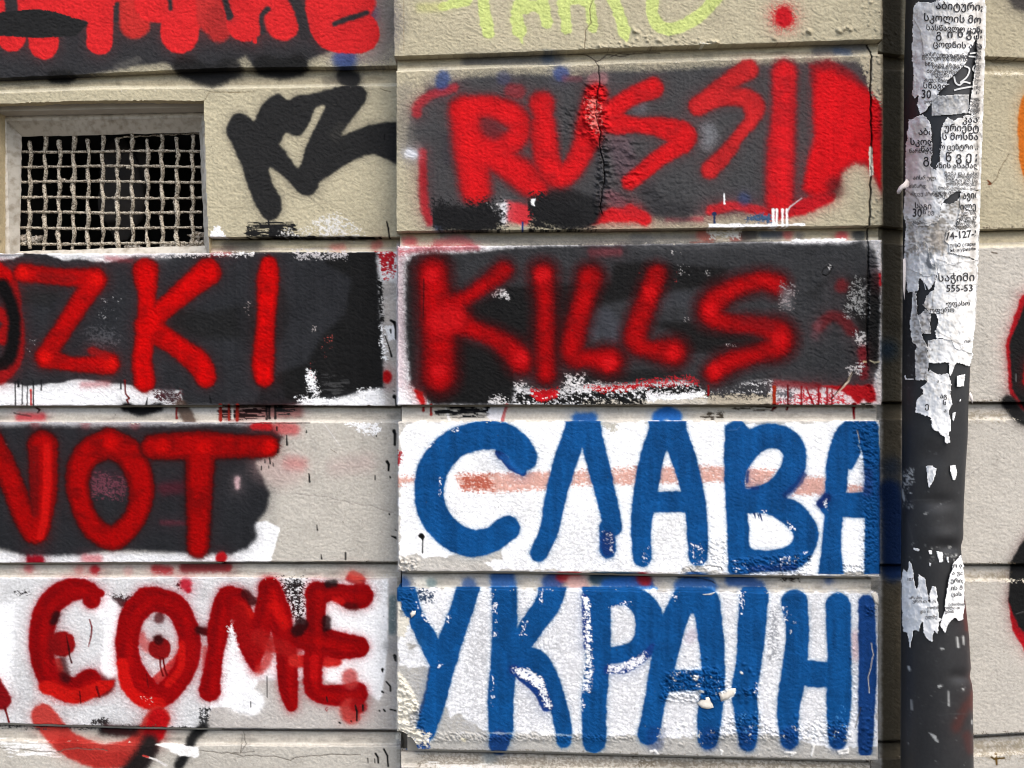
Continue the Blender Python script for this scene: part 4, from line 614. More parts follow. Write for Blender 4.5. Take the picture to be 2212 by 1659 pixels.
# --- blue word on the fourth block
clS = (859, 909.5, 1901, 1240)
tint(region(857, 1902, Pt[3], Pb[3]), (214, 209, 200))
K.spray(on(N_, (100, 250), (230, 235), (800, 232), (1400, 228), (1780, 250), (2074, 225)) + on(O_, (300, 225), (900, 240), (1200, 250), (1800, 215), (1990, 240), (2000, 1440), (1500, 1480), (700, 1470), (500, 1410), (380, 1430), (370, 1470), (0, 1460)) + on(N_, (1500, 1445), (820, 1440), (740, 1380), (880, 1340), (880, 1260), (420, 1330), (250, 1335), (180, 1310), (50, 1320), (40, 500), (60, 330)),
        col=WHITE, fill=True, soft=1.6, halo=0, wob=4, clip=(858, 909, 1902, 1247))
K.dry(on(N_, (600, 500), (1200, 450), (1250, 1000), (500, 1000)), (230, 230, 230), dens=.35, soft=30, op=.5); K.dry(on(N_, (1400, 1000), (1700, 1000), (1900, 1450), (900, 1450)), (206, 206, 208), dens=.42, soft=30, op=.5); K.dry(on(O_, (0, 950), (560, 1000), (560, 1400), (0, 1400)), (212, 212, 212), dens=.38, soft=30, op=.5)
K.dry(on(N_, (1700, 240), (1830, 240), (1800, 310), (1740, 300)), (214, 209, 196), dens=.9, soft=8)
OR = (228, 160, 142)
for S, q, d in [(N_, [(500, 665), (850, 650), (1300, 640), (1300, 770), (850, 800), (560, 790)], 1.05), (N_, [(1450, 640), (2000, 600), (2000, 740), (1450, 750)], .8), (O_, [(0, 600), (760, 595), (740, 720), (0, 730)], .95), (O_, [(900, 615), (1140, 625), (1080, 770), (900, 770)], 1.05), (O_, [(1340, 680), (1570, 690), (1560, 820), (1300, 820)], 1.05), (O_, [(1730, 750), (1870, 750), (1870, 825), (1730, 825)], .8), (N_, [(30, 680), (170, 680), (170, 735), (30, 740)], .75)]:
    K.dry(on(S, *q), OR, dens=d * .8, soft=8, op=.85, clip=clS); K.spray(on(S, *q), col=(240, 190, 172), fill=True, soft=7, op=.45, clip=clS, halo=.05)
K.dry(on(N_, (560, 670), (800, 670), (800, 780), (560, 780)), (186, 84, 62), dens=.6, soft=10, op=.8); K.dry(on(N_, (30, 460), (70, 480), (60, 570), (30, 580)), (180, 60, 66), dens=.8, soft=5, clip=clS)
BL = (13, 79, 140); DB = (20, 46, 106)
def blue(S, strokes, blk, label, clip, col=BL, soft=2.6, holes=(), poly=None):
    t = T(blk, label)
    kw = dict(col=col, soft=soft, halo=.34, hr=3.2, grain=.42, tag=t, clip=clip, gloss=.42, wob=1.0)
    for st in strokes: K.spray(on(S, *st), **kw)
    if poly: K.spray(on(S, *poly), fill=True, smooth=True, holes=[on(S, *h) for h in holes], **kw)
K.spray(on(N_, (860, 480), (960, 590), (1050, 640)), 8, DB, soft=2.5, clip=clS)
blue(N_, [[(1060, 520, 105), (1010, 430, 105), (880, 350, 110), (700, 345, 110), (480, 420, 112), (330, 600, 118), (290, 820, 112), (340, 1010, 112), (480, 1160, 108), (640, 1220, 106), (800, 1190, 98), (930, 1100, 96)], [(1040, 560, 88), (1050, 620, 30)]], 'P3', 'blue painted Cyrillic letter С', clS)
K.spray(on(N_, (890, 520), (960, 580), (1040, 640)), 6, (34, 104, 176), soft=4, op=.6, clip=clS)
blue(N_, [[(1185, 1300, 68), (1270, 1110, 72), (1320, 860, 82), (1400, 560, 88), (1490, 300, 90)], [(1530, 240, 120), (1560, 250, 122)], [(1600, 300, 90), (1680, 620, 82), (1750, 900, 76), (1790, 1090, 72)], [(1745, 1090, 60), (1748, 1280, 62)]], 'P3', 'blue painted Cyrillic letter Л', clS)
K.spray(on(N_, (1745, 1180), (1748, 1280)), 13, DB, soft=5, op=.8); K.flecks(on(N_, (1690, 1080), (1800, 1150), (1800, 1330), (1700, 1330)), 46, (225, 225, 235), .6, 1.5, 3)
blue(O_, [[(60, 1340, 70), (50, 1100, 78), (90, 780, 92), (140, 520, 92), (220, 280, 95)], [(245, 230, 125), (285, 230, 125)], [(310, 290, 100), (420, 600, 92), (490, 900, 82), (510, 1130, 80), (515, 1330, 72)], [(80, 890, 78), (460, 880, 80)]], 'P3', 'blue painted Cyrillic letter А in the middle of the word', clS)
blue(O_, [], 'P3', 'blue painted Cyrillic letter В', clS, poly=[(738, 262), (800, 225), (880, 222), (935, 285), (1030, 248), (1150, 245), (1300, 305), (1390, 430), (1398, 600), (1350, 710), (1290, 790), (1235, 840), (1340, 890), (1440, 990), (1500, 1120), (1482, 1250), (1410, 1370), (1300, 1440), (1150, 1452), (950, 1462), (925, 1476), (775, 1472), (758, 1350), (740, 900), (725, 600)],
     holes=[[(1120, 443), (1195, 475), (1202, 560), (1130, 680), (1040, 740), (908, 768), (915, 640), (960, 565), (1040, 475)], [(920, 978), (1080, 985), (1240, 1080), (1295, 1170), (1240, 1240), (1130, 1272), (950, 1260), (935, 1120)]])
K.spray(on(O_, (1230, 830), (1330, 740), (1380, 660)), 6, DB, soft=4, op=.7, clip=clS); K.spray(on(O_, (910, 770), (1000, 770)), 2.5, DB, soft=2.5, op=.8); K.spray(on(O_, (920, 640), (915, 720)), 2.5, DB, soft=2.5, op=.8)
blue(O_, [[(1600, 1470, 96), (1610, 1150, 70), (1640, 820, 80), (1660, 560, 88), (1740, 350, 100), (1850, 290, 95)], [(1890, 300, 95), (1930, 500, 66), (1950, 800, 70), (1945, 1470, 66)], [(1600, 910, 90), (1940, 910, 100)], [(1780, 480, 60), (1760, 600, 20)]], 'P3', 'blue painted Cyrillic letter А at the right edge of its block', clS)
K.spray(on(O_, (1560, 850), (1520, 900)), 9, DB, soft=4, clip=clS); K.spray(on(O_, (1900, 650), (1900, 800)), 9, (40, 60, 120), soft=8, op=.6, clip=clS); K.flecks(on(O_, (1540, 840), (1580, 840), (1580, 960), (1540, 960)), 12, WHITE, .8, 2, 3)
for S, q, n in [(O_, [(450, 1200), (580, 1240), (580, 1400), (470, 1400)], 44), (O_, [(940, 1400), (1460, 1260), (1450, 1350), (1200, 1450), (950, 1460)], 56), (O_, [(1240, 1040), (1310, 1090), (1300, 1130), (1240, 1080)], 20), (O_, [(1030, 955), (1070, 955), (1070, 980), (1030, 980)], 9), (O_, [(780, 1350), (930, 1370), (930, 1470), (790, 1470)], 14), (O_, [(60, 1250), (130, 1250), (130, 1400), (60, 1400)], 16), (N_, [(260, 360), (330, 360), (330, 440), (260, 440)], 12), (N_, [(470, 270), (540, 260), (540, 320), (470, 310)], 14), (N_, [(360, 690), (400, 690), (400, 840), (360, 840)], 18)]:
    K.flecks(on(S, *q), n, (240, 240, 244), .6, 1.8, n)
K.spray(on(O_, (950, 1430), (1300, 1420)), 6, DB, soft=5, op=.6, clip=clS)
K.line(on(O_, (975, 980, 8), (985, 1018, 3)), 1, (16, 48, 100)); K.line(on(O_, (1022, 985, 9), (1038, 1038, 4)), 1, (16, 48, 100)); K.line(on(O_, (1005, 985, 5), (1015, 1020, 3)), 1, (16, 48, 100))
K.line(on(N_, (225, 1160, 22), (235, 1170, 18), (238, 1200, 5), (236, 1300, 6)), 2, (18, 18, 18)); K.line(on(N_, (205, 1160, 6), (240, 1160, 10)), 2, (18, 18, 18))
K.wrinkle(on(O_, (1780, 240), (1990, 240), (1990, 620), (1860, 640), (1800, 420)), 3.33, sc=7, soft=10, seed=31); K.wrinkle(on(O_, (1860, 620), (1990, 620), (1990, 1400), (1840, 1400)), 2.38, sc=5, soft=10, seed=32)
K.wrinkle(on(O_, (580, 1180), (760, 1150), (760, 1400), (600, 1420)), 2.55, sc=6, soft=10, seed=33); K.wrinkle(on(O_, (780, 1350), (1450, 1300), (1450, 1470), (780, 1470)), 3.06, sc=6, soft=8, seed=34); K.wrinkle(on(O_, (1690, 1380), (1900, 1380), (1900, 1480), (1690, 1480)), 3.40, sc=6, soft=8, seed=35); K.wrinkle(on(N_, (40, 1340), (200, 1360), (180, 1450), (40, 1450)), 5.95, sc=9, soft=6, seed=36)
K.wrinkle(on(O_, (380, 1400), (720, 1400), (720, 1470), (380, 1470)), 2.21, sc=9, soft=4, seed=37)
K.line(on(O_, (1815, 300), (1825, 360), (1832, 400)), 1, (200, 190, 180), dep=-1.5, jit=1.5); K.line(on(O_, (750, 300), (830, 295), (860, 270)), .8, (60, 110, 170), dep=.5, jit=.8); K.line(on(O_, (385, 1440), (420, 1415), (450, 1430), (470, 1465), (520, 1415), (600, 1405), (700, 1420), (715, 1450)), .8, (150, 145, 138), dep=-.8, jit=1)
# groove under it
clJ = (866, 1235, 1890, 1278)
K.dry(on(P_, (160, 150), (310, 150), (300, 200), (180, 200)), (236, 230, 216), dens=1.5, soft=4)
for S, p, r, c in [(P_, [(860, 150), (870, 210)], 25, (36, 84, 150)), (P_, [(600, 205)], 14, (70, 100, 150)), (P_, [(1260, 190)], 22, (40, 78, 140)), (P_, [(1330, 140), (1440, 130)], 11, (170, 30, 34)), (P_, [(1440, 190), (1480, 200)], 16, (214, 170, 160)), (P_, [(1600, 150), (1900, 150), (2000, 190)], 14, (36, 60, 72)), (P_, [(1700, 215), (1900, 190), (2000, 215)], 15, (34, 92, 168)), (P_, [(80, 190)], 12, (50, 86, 140)), (P_, [(300, 190)], 10, (120, 140, 140)), (Q_, [(60, 150), (80, 170)], 12, (150, 26, 30)), (Q_, [(380, 220), (480, 160), (580, 220)], 18, (36, 84, 150)), (Q_, [(760, 170), (880, 180), (980, 220)], 12, (42, 80, 140)), (Q_, [(1540, 170)], 8, (90, 110, 150))]:
    K.spray(on(S, *p), r, c, soft=8, op=.9, clip=clJ, halo=.25)
K.line(on(Q_, (340, 150), (500, 150), (600, 180), (640, 190)), 1, (40, 40, 44), dep=-1, jit=1.6); K.dry(on(Q_, (1150, 140), (1300, 140), (1300, 170), (1150, 165)), (60, 54, 48), dens=.7, soft=6)
K.spray(on(P_, (780, 235), (960, 235)), 4, (70, 140, 215), soft=2.5, clip=clJ, halo=0, op=.7); K.spray(on(P_, (1580, 235), (2074, 240)), 4, (70, 140, 215), soft=2.5, clip=clJ, halo=0, op=.8); K.spray(on(Q_, (340, 243), (620, 243)), 4, (70, 140, 215), soft=2.5, clip=clJ, halo=0, op=.7)

# --- lower blue word
clU = (858, 1268, 1897, 1632)
tint(region(857, 1899, Pt[4], Pb[4]), (190, 187, 180))
K.spray(on(P_, (180, 240), (1500, 240), (2074, 250)) + on(Q_, (600, 262), (1900, 272), (1925, 700), (1920, 1480), (1600, 1520), (1300, 1440), (1100, 1400), (700, 1390), (300, 1420), (0, 1400)) + on(P_, (1700, 1400), (1300, 1390), (960, 1385), (740, 1375), (600, 1290), (520, 1230), (450, 1260), (380, 1100), (350, 880), (280, 862), (40, 850), (40, 640), (60, 500), (180, 430)),
        col=(240, 240, 241), fill=True, soft=2.5, halo=0, wob=4, clip=(858, 1266, 1897, 1645))
K.dry([(1000, 1290), (1890, 1290), (1890, 1580), (1000, 1580)], (196, 196, 199), dens=.5, soft=30, op=.45); K.dry([(870, 1300), (1200, 1300), (1200, 1560), (870, 1560)], (206, 206, 208), dens=.36, soft=30, op=.5)
K.spray(on(Q_, (430, 620), (470, 600)), 12, (206, 190, 204), soft=9, op=.6); K.spray(on(Q_, (1745, 620), (1750, 760)), 12, (222, 184, 186), soft=12, op=.7); K.dry(on(Q_, (1080, 400), (1130, 400), (1130, 800), (1060, 800)), (170, 172, 176), dens=.5, soft=10)
K.dry(on(P_, (200, 250), (340, 250), (300, 330), (200, 340)), (60, 76, 100), dens=.55, soft=8)
K.spray(on(P_, (330, 880), (300, 1050), (250, 1230)), 13, (40, 66, 108), soft=3, clip=clU)
blue(P_, [[(100, 280, 78), (170, 450, 62), (260, 620, 72), (340, 790, 72)], [(590, 230, 84), (540, 400, 84), (440, 680, 92), (370, 950, 84), (320, 1170, 76), (250, 1370, 74)]], 'P4', 'blue painted Cyrillic letter У', clU)
blue(P_, [[(875, 200, 92), (880, 700, 96), (850, 1100, 96), (850, 1350, 92)], [(850, 1380, 84), (835, 1450, 72)], [(1260, 220, 102), (1220, 360, 94), (1080, 560, 88), (940, 780, 80)], [(960, 780, 90), (1120, 800, 80), (1220, 930, 72), (1300, 1150, 66), (1345, 1350, 62), (1350, 1440, 56)]], 'P4', 'blue painted Cyrillic letter К', clU)
K.spray(on(P_, (840, 1430), (830, 1480)), 19, (22, 62, 120), soft=4)
K.spray(on(P_, (960, 880), (1060, 960), (1160, 1060), (1215, 1170)), 11, (24, 60, 128), soft=2.5); K.dry(on(P_, (940, 870), (1060, 880), (1180, 940), (1250, 1180), (1210, 1180), (1140, 1020), (960, 900)), WHITE, dens=.62, soft=5)
blue(P_, [[(1600, 240, 98), (1620, 500, 96), (1620, 800, 90), (1590, 1100, 94), (1590, 1400, 90), (1590, 1450, 84)], [(1640, 300, 90), (1850, 290, 76), (2000, 400, 100), (2020, 560, 100), (1930, 720, 76), (1700, 770, 60)]], 'P4', 'blue painted Cyrillic letter Р', clU)
K.spray(on(P_, (1700, 880), (1850, 870), (1980, 780), (2060, 700)), 8, (24, 60, 128), soft=2.5, clip=clU); K.dry(on(P_, (1700, 850), (1800, 850), (2000, 740), (2010, 780), (1880, 890), (1700, 900)), (240, 240, 244), dens=.6, soft=5)
K.spray(on(P_, (1510, 300), (1525, 700)), 5, (28, 60, 128), soft=3); K.dry(on(P_, (1505, 300), (1545, 300), (1560, 700), (1575, 880), (1550, 1050), (1500, 1050), (1530, 800), (1520, 600)), WHITE, dens=.56, soft=6)
blue(Q_, [[(105, 1390, 80), (150, 1180, 78), (220, 850, 92), (310, 500, 94), (390, 320, 92)], [(440, 330, 98), (560, 340, 100)], [(570, 380, 102), (610, 700, 92), (620, 1000, 88), (590, 1250, 92), (580, 1430, 74)], [(220, 970, 80), (600, 960, 74)]], 'P4', 'blue painted Cyrillic letter А beside the peeling paint', clU)
blue(Q_, [[(945, 300, 108), (930, 500, 104), (905, 800, 96), (870, 1050, 96), (890, 1300, 86), (895, 1460, 62)]], 'P4', 'blue painted Cyrillic letter І', clU)
blue(Q_, [[(1265, 350, 98), (1290, 600, 84), (1260, 900, 92), (1215, 1200, 84), (1225, 1440, 66)], [(1610, 370, 94), (1620, 800, 88), (1615, 1150, 92), (1605, 1440, 66)], [(1290, 900, 100), (1610, 930, 92)]], 'P4', 'blue painted Cyrillic letter Н', clU)
blue(Q_, [[(1835, 350, 62), (1845, 800, 66), (1835, 1200, 62), (1825, 1520, 52)]], 'P4', 'dark blue upright stroke of a cut off letter at the right edge', clU, col=(20, 62, 122))
for S, q, n in [(P_, [(770, 260), (830, 260), (830, 620), (790, 620)], 40), (P_, [(410, 390), (460, 390), (440, 520), (410, 520)], 14), (P_, [(1020, 480), (1080, 480), (1060, 620), (980, 660)], 20), (P_, [(1150, 250), (1190, 250), (1170, 360)], 10), (P_, [(770, 920), (810, 920), (800, 1180), (760, 1180)], 20), (P_, [(1690, 380), (1880, 320), (1900, 380), (1720, 450)], 34), (P_, [(180, 350), (300, 480), (280, 520), (190, 400)], 18), (P_, [(340, 820), (390, 820), (380, 860), (350, 860)], 10), (Q_, [(820, 270), (860, 270), (860, 450), (830, 450)], 30), (Q_, [(280, 280), (340, 280), (320, 340)], 10), (Q_, [(1220, 430), (1300, 430), (1280, 620), (1220, 600)], 6), (Q_, [(960, 950), (975, 950), (975, 1080), (940, 1080)], 12), (Q_, [(1170, 380), (1210, 380), (1210, 490), (1180, 490)], 16), (P_, [(1490, 1050), (1510, 1050), (1510, 1200), (1490, 1200)], 8)]:
    K.flecks(on(S, *q), n, (240, 240, 244), .6, 2., n)
for x in (160, 590, 890, 1225, 1610): K.spray(on(Q_, (x, 1400), (x, 1460)), 17, DB, soft=10, op=.45, clip=clU)
K.flecks(on(Q_, (80, 1330), (1700, 1300), (1720, 1470), (80, 1480)), 130, (205, 204, 198), .7, 2.0, 91); K.flecks(on(Q_, (240, 880), (660, 860), (700, 1120), (240, 1100)), 34, (225, 225, 225), .7, 2.0, 92); K.flecks(on(Q_, (1540, 1150), (1690, 1150), (1690, 1450), (1530, 1450)), 26, (70, 140, 205), .8, 2.2, 93); K.flecks(on(Q_, (800, 1200), (980, 1200), (980, 1400), (800, 1400)), 24, (80, 145, 205), .8, 2.2, 94)
K.spray(on(P_, (740, 1380), (1420, 1400)), 1.6, (225, 224, 220), soft=1.5, op=.5, halo=0)
CREAMW = (238, 232, 216)
K.dry(on(P_, (30, 900), (60, 920), (120, 1000), (190, 1150), (180, 1190), (120, 1230), (110, 1420), (30, 1420)), CREAMW, dens=1.9, soft=5); K.dry(on(P_, (30, 230), (60, 300), (40, 470), (120, 480), (80, 620), (30, 600)), CREAMW, dens=1.3, soft=6, clip=(857, 1300, 1000, 1500)); K.spray(on(P_, (150, 415), (175, 440), (140, 470), (132, 430)), col=(244, 240, 230), fill=True, soft=1, halo=0)
K.spray(on(P_, (120, 680), (160, 690), (130, 710)), 3, (188, 184, 176), soft=3); K.dry(on(P_, (110, 1400), (280, 1400), (280, 1500), (110, 1500)), (40, 84, 150), dens=1.2, soft=6); K.dry(on(P_, (150, 1330), (290, 1400), (270, 1480), (60, 1440), (60, 1250)), CREAMW, dens=.75, soft=7)
K.spray(on(P_, (530, 1420), (575, 1430), (570, 1455), (545, 1450)), col=(236, 228, 200), fill=True, soft=1, halo=0)
K.spray(on(Q_, (670, 1060), (740, 1030), (800, 1040), (780, 1090), (690, 1130)), col=(250, 249, 246), fill=True, soft=1.3, halo=0); K.spray(on(Q_, (1865, 275), (1905, 262), (1932, 300), (1935, 360), (1900, 350)), col=WHITE, fill=True, soft=1.2, halo=0, clip=(1800, 1270, 1899, 1320))
for q in [[(470, 930), (500, 935), (485, 960), (465, 950)], [(840, 900), (850, 908)], [(515, 1050), (540, 1055)], [(1190, 1535), (1270, 1540), (1240, 1560)], [(1405, 1470), (1420, 1475), (1412, 1510), (1400, 1560)], [(1610, 1530), (1690, 1510), (1690, 1540), (1620, 1545)], [(120, 1530), (160, 1520), (180, 1550)], [(680, 1520), (695, 1530), (685, 1550)], [(1340, 1420), (1390, 1425), (1360, 1440)]]: K.line(on(Q_, *q), 2.4, (245, 243, 238), dep=1)
K.lumps(on(Q_, (200, 760), (1000, 760), (1000, 1150), (180, 1150)), 80, 1.6, 4.6, 1.9, 41); K.lumps(on(Q_, (200, 1250), (1720, 1250), (1720, 1450), (200, 1480)), 120, 1.6, 5, 1.5, 42); K.lumps(on(Q_, (1700, 640), (1760, 640), (1760, 1300), (1700, 1300)), 36, 1.5, 3.5, 1.4, 43); K.lumps(on(Q_, (1790, 1150), (1890, 1150), (1890, 1520), (1780, 1520)), 34, 2.5, 5.5, 2.0, 44); K.lumps(on(Q_, (100, 1400), (1900, 1420), (1900, 1600), (100, 1550)), 60, 1.6, 4, 1.1, 47)
K.wrinkle(on(Q_, (240, 900), (660, 860), (760, 1050), (620, 1150), (330, 1130), (200, 1130)), 4.76, sc=6, soft=9, seed=45); K.wrinkle(on(Q_, (780, 1230), (1000, 1230), (1140, 1360), (1500, 1280), (1700, 1300), (1700, 1440), (520, 1440)), 3.06, sc=6, soft=10, seed=46); K.wrinkle(on(Q_, (1830, 370), (1910, 370), (1910, 450), (1830, 450)), 4.42, sc=5, soft=5, seed=48); K.wrinkle(on(Q_, (860, 1030), (980, 1030), (980, 1100), (860, 1100)), 4.25, sc=6, soft=5, seed=49)
K.wrinkle(on(P_, (330, 1380), (1900, 1400), (1900, 1440), (300, 1450)), 3.23, sc=5, soft=6, seed=50); K.wrinkle(on(P_, (30, 900), (200, 1150), (290, 1480), (30, 1450)), 4.76, sc=8, soft=8, seed=51); K.wrinkle(on(P_, (40, 260), (170, 260), (170, 420), (40, 420)), 2.72, sc=5, soft=6, seed=52)
K.line(on(Q_, (1875, 670), (1890, 760), (1875, 830), (1850, 940), (1855, 1060)), .9, (210, 200, 186), dep=-1, jit=1); K.line(on(Q_, (1790, 1180), (1770, 1260), (1745, 1340)), .8, (70, 66, 62), dep=-1, jit=1)
K.line(on(Q_, (540, 285, 3), (600, 280, 6), (630, 268, 3)), 1.5, (230, 224, 214), dep=.8)
# groove under it
K.dry(on(P_, (230, 1540), (2074, 1570), (2074, 1650), (200, 1650)), (120, 110, 96), dens=.5, soft=14, op=.6); K.dry(on(Q_, (0, 1570), (1850, 1620), (1850, 1660), (0, 1650)), (110, 100, 84), dens=.55, soft=12, op=.6); K.spray(on(P_, (760, 1570)), 14, (110, 124, 132), soft=12, op=.6, clip=(900, 1625, 1200, 1660)); K.dry(on(P_, (250, 1620), (900, 1640), (900, 1665), (250, 1665)), (240, 238, 232), dens=.9, soft=6, kind='brush')

# --- right wall
K.spray([(1905, -60), (1948, -60), (1948, 1720), (1905, 1720)], col=(94, 86, 70), fill=True, soft=5, op=.97, clip=(1902, -40, 1960, 1720), halo=0)  # strip between pier and pipe: old brown coat, darkened further with painted-in occlusion
RWc = (1902, -240, 2560, 1920)
K.spray(on(E_, (1040, -60), (1060, 10), (1100, 60), (1250, 110), (1400, 100), (1400, -60)), col=(74, 70, 66), fill=True, soft=9, halo=.35, hr=12, clip=RWc)
t = T('R1', 'edge of an orange painted curve cut off by the right edge of the photograph'); K.spray(on(E_, (1300, 480), (1190, 700), (1180, 900), (1200, 1100), (1300, 1300)), 17, (206, 110, 30), soft=3, clip=RWc, tag=t)
t = T('R2', 'black painted curve with a red outline, cut off by the right edge of the photograph')
K.spray([(2268, 600), (2205, 640), (2172, 740), (2180, 850), (2205, 885), (2268, 930)], col=(190, 14, 26), fill=True, soft=3, clip=RWc, tag=t, halo=.3); K.spray([(2280, 605), (2216, 650), (2180, 740), (2186, 840), (2214, 888), (2280, 930)], col=(27, 27, 27), fill=True, soft=3.5, clip=RWc, tag=t, halo=.35, hr=7); K.spray(on(E2, (1200, 880), (1180, 1000)), 9, (170, 14, 20), soft=4, clip=RWc)
K.spray([(2178, 868), (2205, 900), (2260, 915)], 14, (30, 30, 30), soft=6, clip=RWc, halo=.3)
t = T('R3', 'lower black painted curve with a red outline at the right edge'); K.spray([(2265, 1100), (2210, 1180), (2190, 1240), (2178, 1300), (2186, 1360), (2215, 1410), (2265, 1430)], col=(186, 14, 26), fill=True, soft=3, clip=RWc, tag=t, halo=.2); K.spray([(2275, 1090), (2208, 1170), (2182, 1215), (2178, 1300), (2200, 1355), (2230, 1380), (2275, 1380)], col=(27, 27, 27), fill=True, soft=3.5, clip=RWc, tag=t, halo=.35)
K.spray([(1922, 1060), (1930, 1120), (1930, 1230)], 24, (14, 40, 84), soft=14, op=.95, clip=(1890, 1000, 1965, 1300)); K.spray([(1925, 1010)], 20, (30, 50, 80), soft=20, op=.6, clip=(1890, 960, 1965, 1300)); K.spray(on(E2, (270, 790)), 18, (40, 66, 88), soft=20, op=.7, clip=RWc); K.spray(on(E2, (330, 640)), 14, (70, 66, 56), soft=22, op=.6, clip=RWc)
K.spray(on(E_, (290, 1000), (320, 1150)), 20, (84, 76, 60), soft=26, op=.6, clip=RWc)
K.line(on(E_, (1060, 1010), (1000, 1110), (990, 1160), (950, 1200)), .8, (130, 116, 90), dep=-.5, jit=1.5); K.line(on(E_, (925, 1180), (945, 1200), (930, 1205)), 2, (120, 70, 44)); K.line(on(E_, (940, 395), (960, 405), (1060, 412)), 1, (100, 88, 66), jit=1)
for S, q in [(E_, [(900, 440), (1161, 455), (1161, 480), (900, 480)]), (E2, [(790, 1205), (1050, 1205), (1050, 1245), (790, 1245)]), (R_, [(650, 600), (880, 600), (880, 636), (650, 636)]), (R_, [(690, 1520), (968, 1500), (968, 1600), (690, 1600)])]: K.dry(on(S, *q), (128, 116, 92), dens=.5, soft=12, op=.5)
K.line(on(E2, (950, 155), (985, 162)), 1.2, (90, 76, 60)); K.line(on(R_, (790, 1600), (810, 1615), (860, 1600)), 2.2, (96, 76, 40), jit=2); K.line(on(R_, (815, 1580), (820, 1640)), 2.5, (110, 84, 40), jit=2)
K.line(on(R_, (640, 80), (690, 50), (730, 20)), .7, (170, 165, 158)); K.line(on(R_, (925, 820), (968, 808)), .7, (90, 90, 90)); K.line(on(E2, (1108, 950), (1108, 1000)), .8, (120, 120, 120))
K.lumps(on(E_, (240, 150), (330, 200), (300, 330), (240, 320)), 16, 2, 5, 1.5, 61)

K.C *= (1 - .9 * (vnoise(K.h, K.w, 70, 9, 55) * .5 + K.n20 * .5 - .5) * np.clip(K.G * 2, 0, 1))[..., None]
# grime: specks everywhere, rain streaks and dull film
q = np.random.default_rng(3)
for _ in range(620):
    x, y = q.uniform(0, 2212), q.uniform(0, 1659); r = q.uniform(.4, .9)
    K.line([(x, y), (x + q.uniform(-1, 1), y + q.uniform(-1, 2))], r, (70, 62, 52), op=q.uniform(.3, .8))
film = np.clip((fbm(K.h, K.w, 46, 30, 91, 4) - .52) * 3, 0, 1) * .16
K.C *= (1 - film)[..., None]
K.C *= (1 + (vnoise(K.h, K.w, 2.2, 3, 5) - .5) * .10)[..., None]
# relief of the render: fine creases, trowel undulation
smooth_zone = np.clip(1 - K.G * .3, .5, 1)
edge_ = lambda tops, bots, xa, xb: [K.flecks([(xa, curve_y(tops[i], xa) - 1), (xb, curve_y(tops[i], xb) - 1), (xb, curve_y(tops[i], xb) + 4), (xa, curve_y(tops[i], xa) + 4)], 60, (226, 218, 200), .6, 1.5, 60 + i) or K.flecks([(xa, curve_y(bots[i], xa) - 5), (xb, curve_y(bots[i], xb) - 5), (xb, curve_y(bots[i], xb) + 2), (xa, curve_y(bots[i], xa) + 2)], 50, (112, 100, 84), .6, 1.4, 80 + i) for i in range(6)]
edge_(Lt, Lb, 0, 856); edge_(Pt, Pb, 860, 1895); edge_(Rt, Rb, 2085, 2212)
K.Z += (K.rid - .45) * (1.0 + .3 * (HH < 880)) * smooth_zone + (K.n20 - .5) * .5 + (mott - .5) * 1.0
K.Z += (K.n4 - .5) * .16

# ------------------------------------------------------------------ materials
def mat(name): 
    m = bpy.data.materials.new(name); m.use_nodes = True; nt = m.node_tree
    return m, nt, nt.nodes['Principled BSDF'], nt.links.new
def nd(nt, t, **k):
    n = nt.nodes.new(t)
    for a, b in k.items():
        if a in n.inputs: n.inputs[a].default_value = b
        else: setattr(n, a, b)
    return n
def painted(name, bump=.35, sx=650, sz=1250, rough=.78, dist=.0006, var=.10, spec=.35, glossr=.42):
    """colour from the paint record in the attribute 'paint'; fine grain and relief from noise nodes"""
    m, nt, b, L = mat(name)
    a = nd(nt, 'ShaderNodeAttribute', attribute_name='paint'); g = nd(nt, 'ShaderNodeNewGeometry')
    mp = nd(nt, 'ShaderNodeMapping'); mp.inputs['Scale'].default_value = (sx, sx, sz); L(g.outputs['Position'], mp.inputs['Vector'])
    n = nd(nt, 'ShaderNodeTexNoise', Scale=1.0, Detail=2.5, Roughness=.6); L(mp.outputs[0], n.inputs['Vector'])
    n2 = nd(nt, 'ShaderNodeTexNoise', Scale=260.0, Detail=3.0); L(g.outputs['Position'], n2.inputs['Vector'])
    r = nd(nt, 'ShaderNodeMapRange'); r.inputs['To Min'].default_value = 1 - var; r.inputs['To Max'].default_value = 1 + var; r.inputs['From Min'].default_value = .3; r.inputs['From Max'].default_value = .7
    L(n2.outputs[0], r.inputs[0])
    mx = nd(nt, 'ShaderNodeVectorMath', operation='SCALE'); L(a.outputs['Color'], mx.inputs[0]); L(r.outputs[0], mx.inputs['Scale'])
    L(mx.outputs[0], b.inputs['Base Color'])
    bp = nd(nt, 'ShaderNodeBump', Strength=bump, Distance=dist); L(n.outputs[0], bp.inputs['Height']); L(bp.outputs[0], b.inputs['Normal'])
    rr = nd(nt, 'ShaderNodeMapRange'); rr.inputs['To Min'].default_value = rough; rr.inputs['To Max'].default_value = glossr; L(a.outputs['Alpha'], rr.inputs[0]); L(rr.outputs[0], b.inputs['Roughness'])
    b.inputs['Specular IOR Level'].default_value = spec
    return m
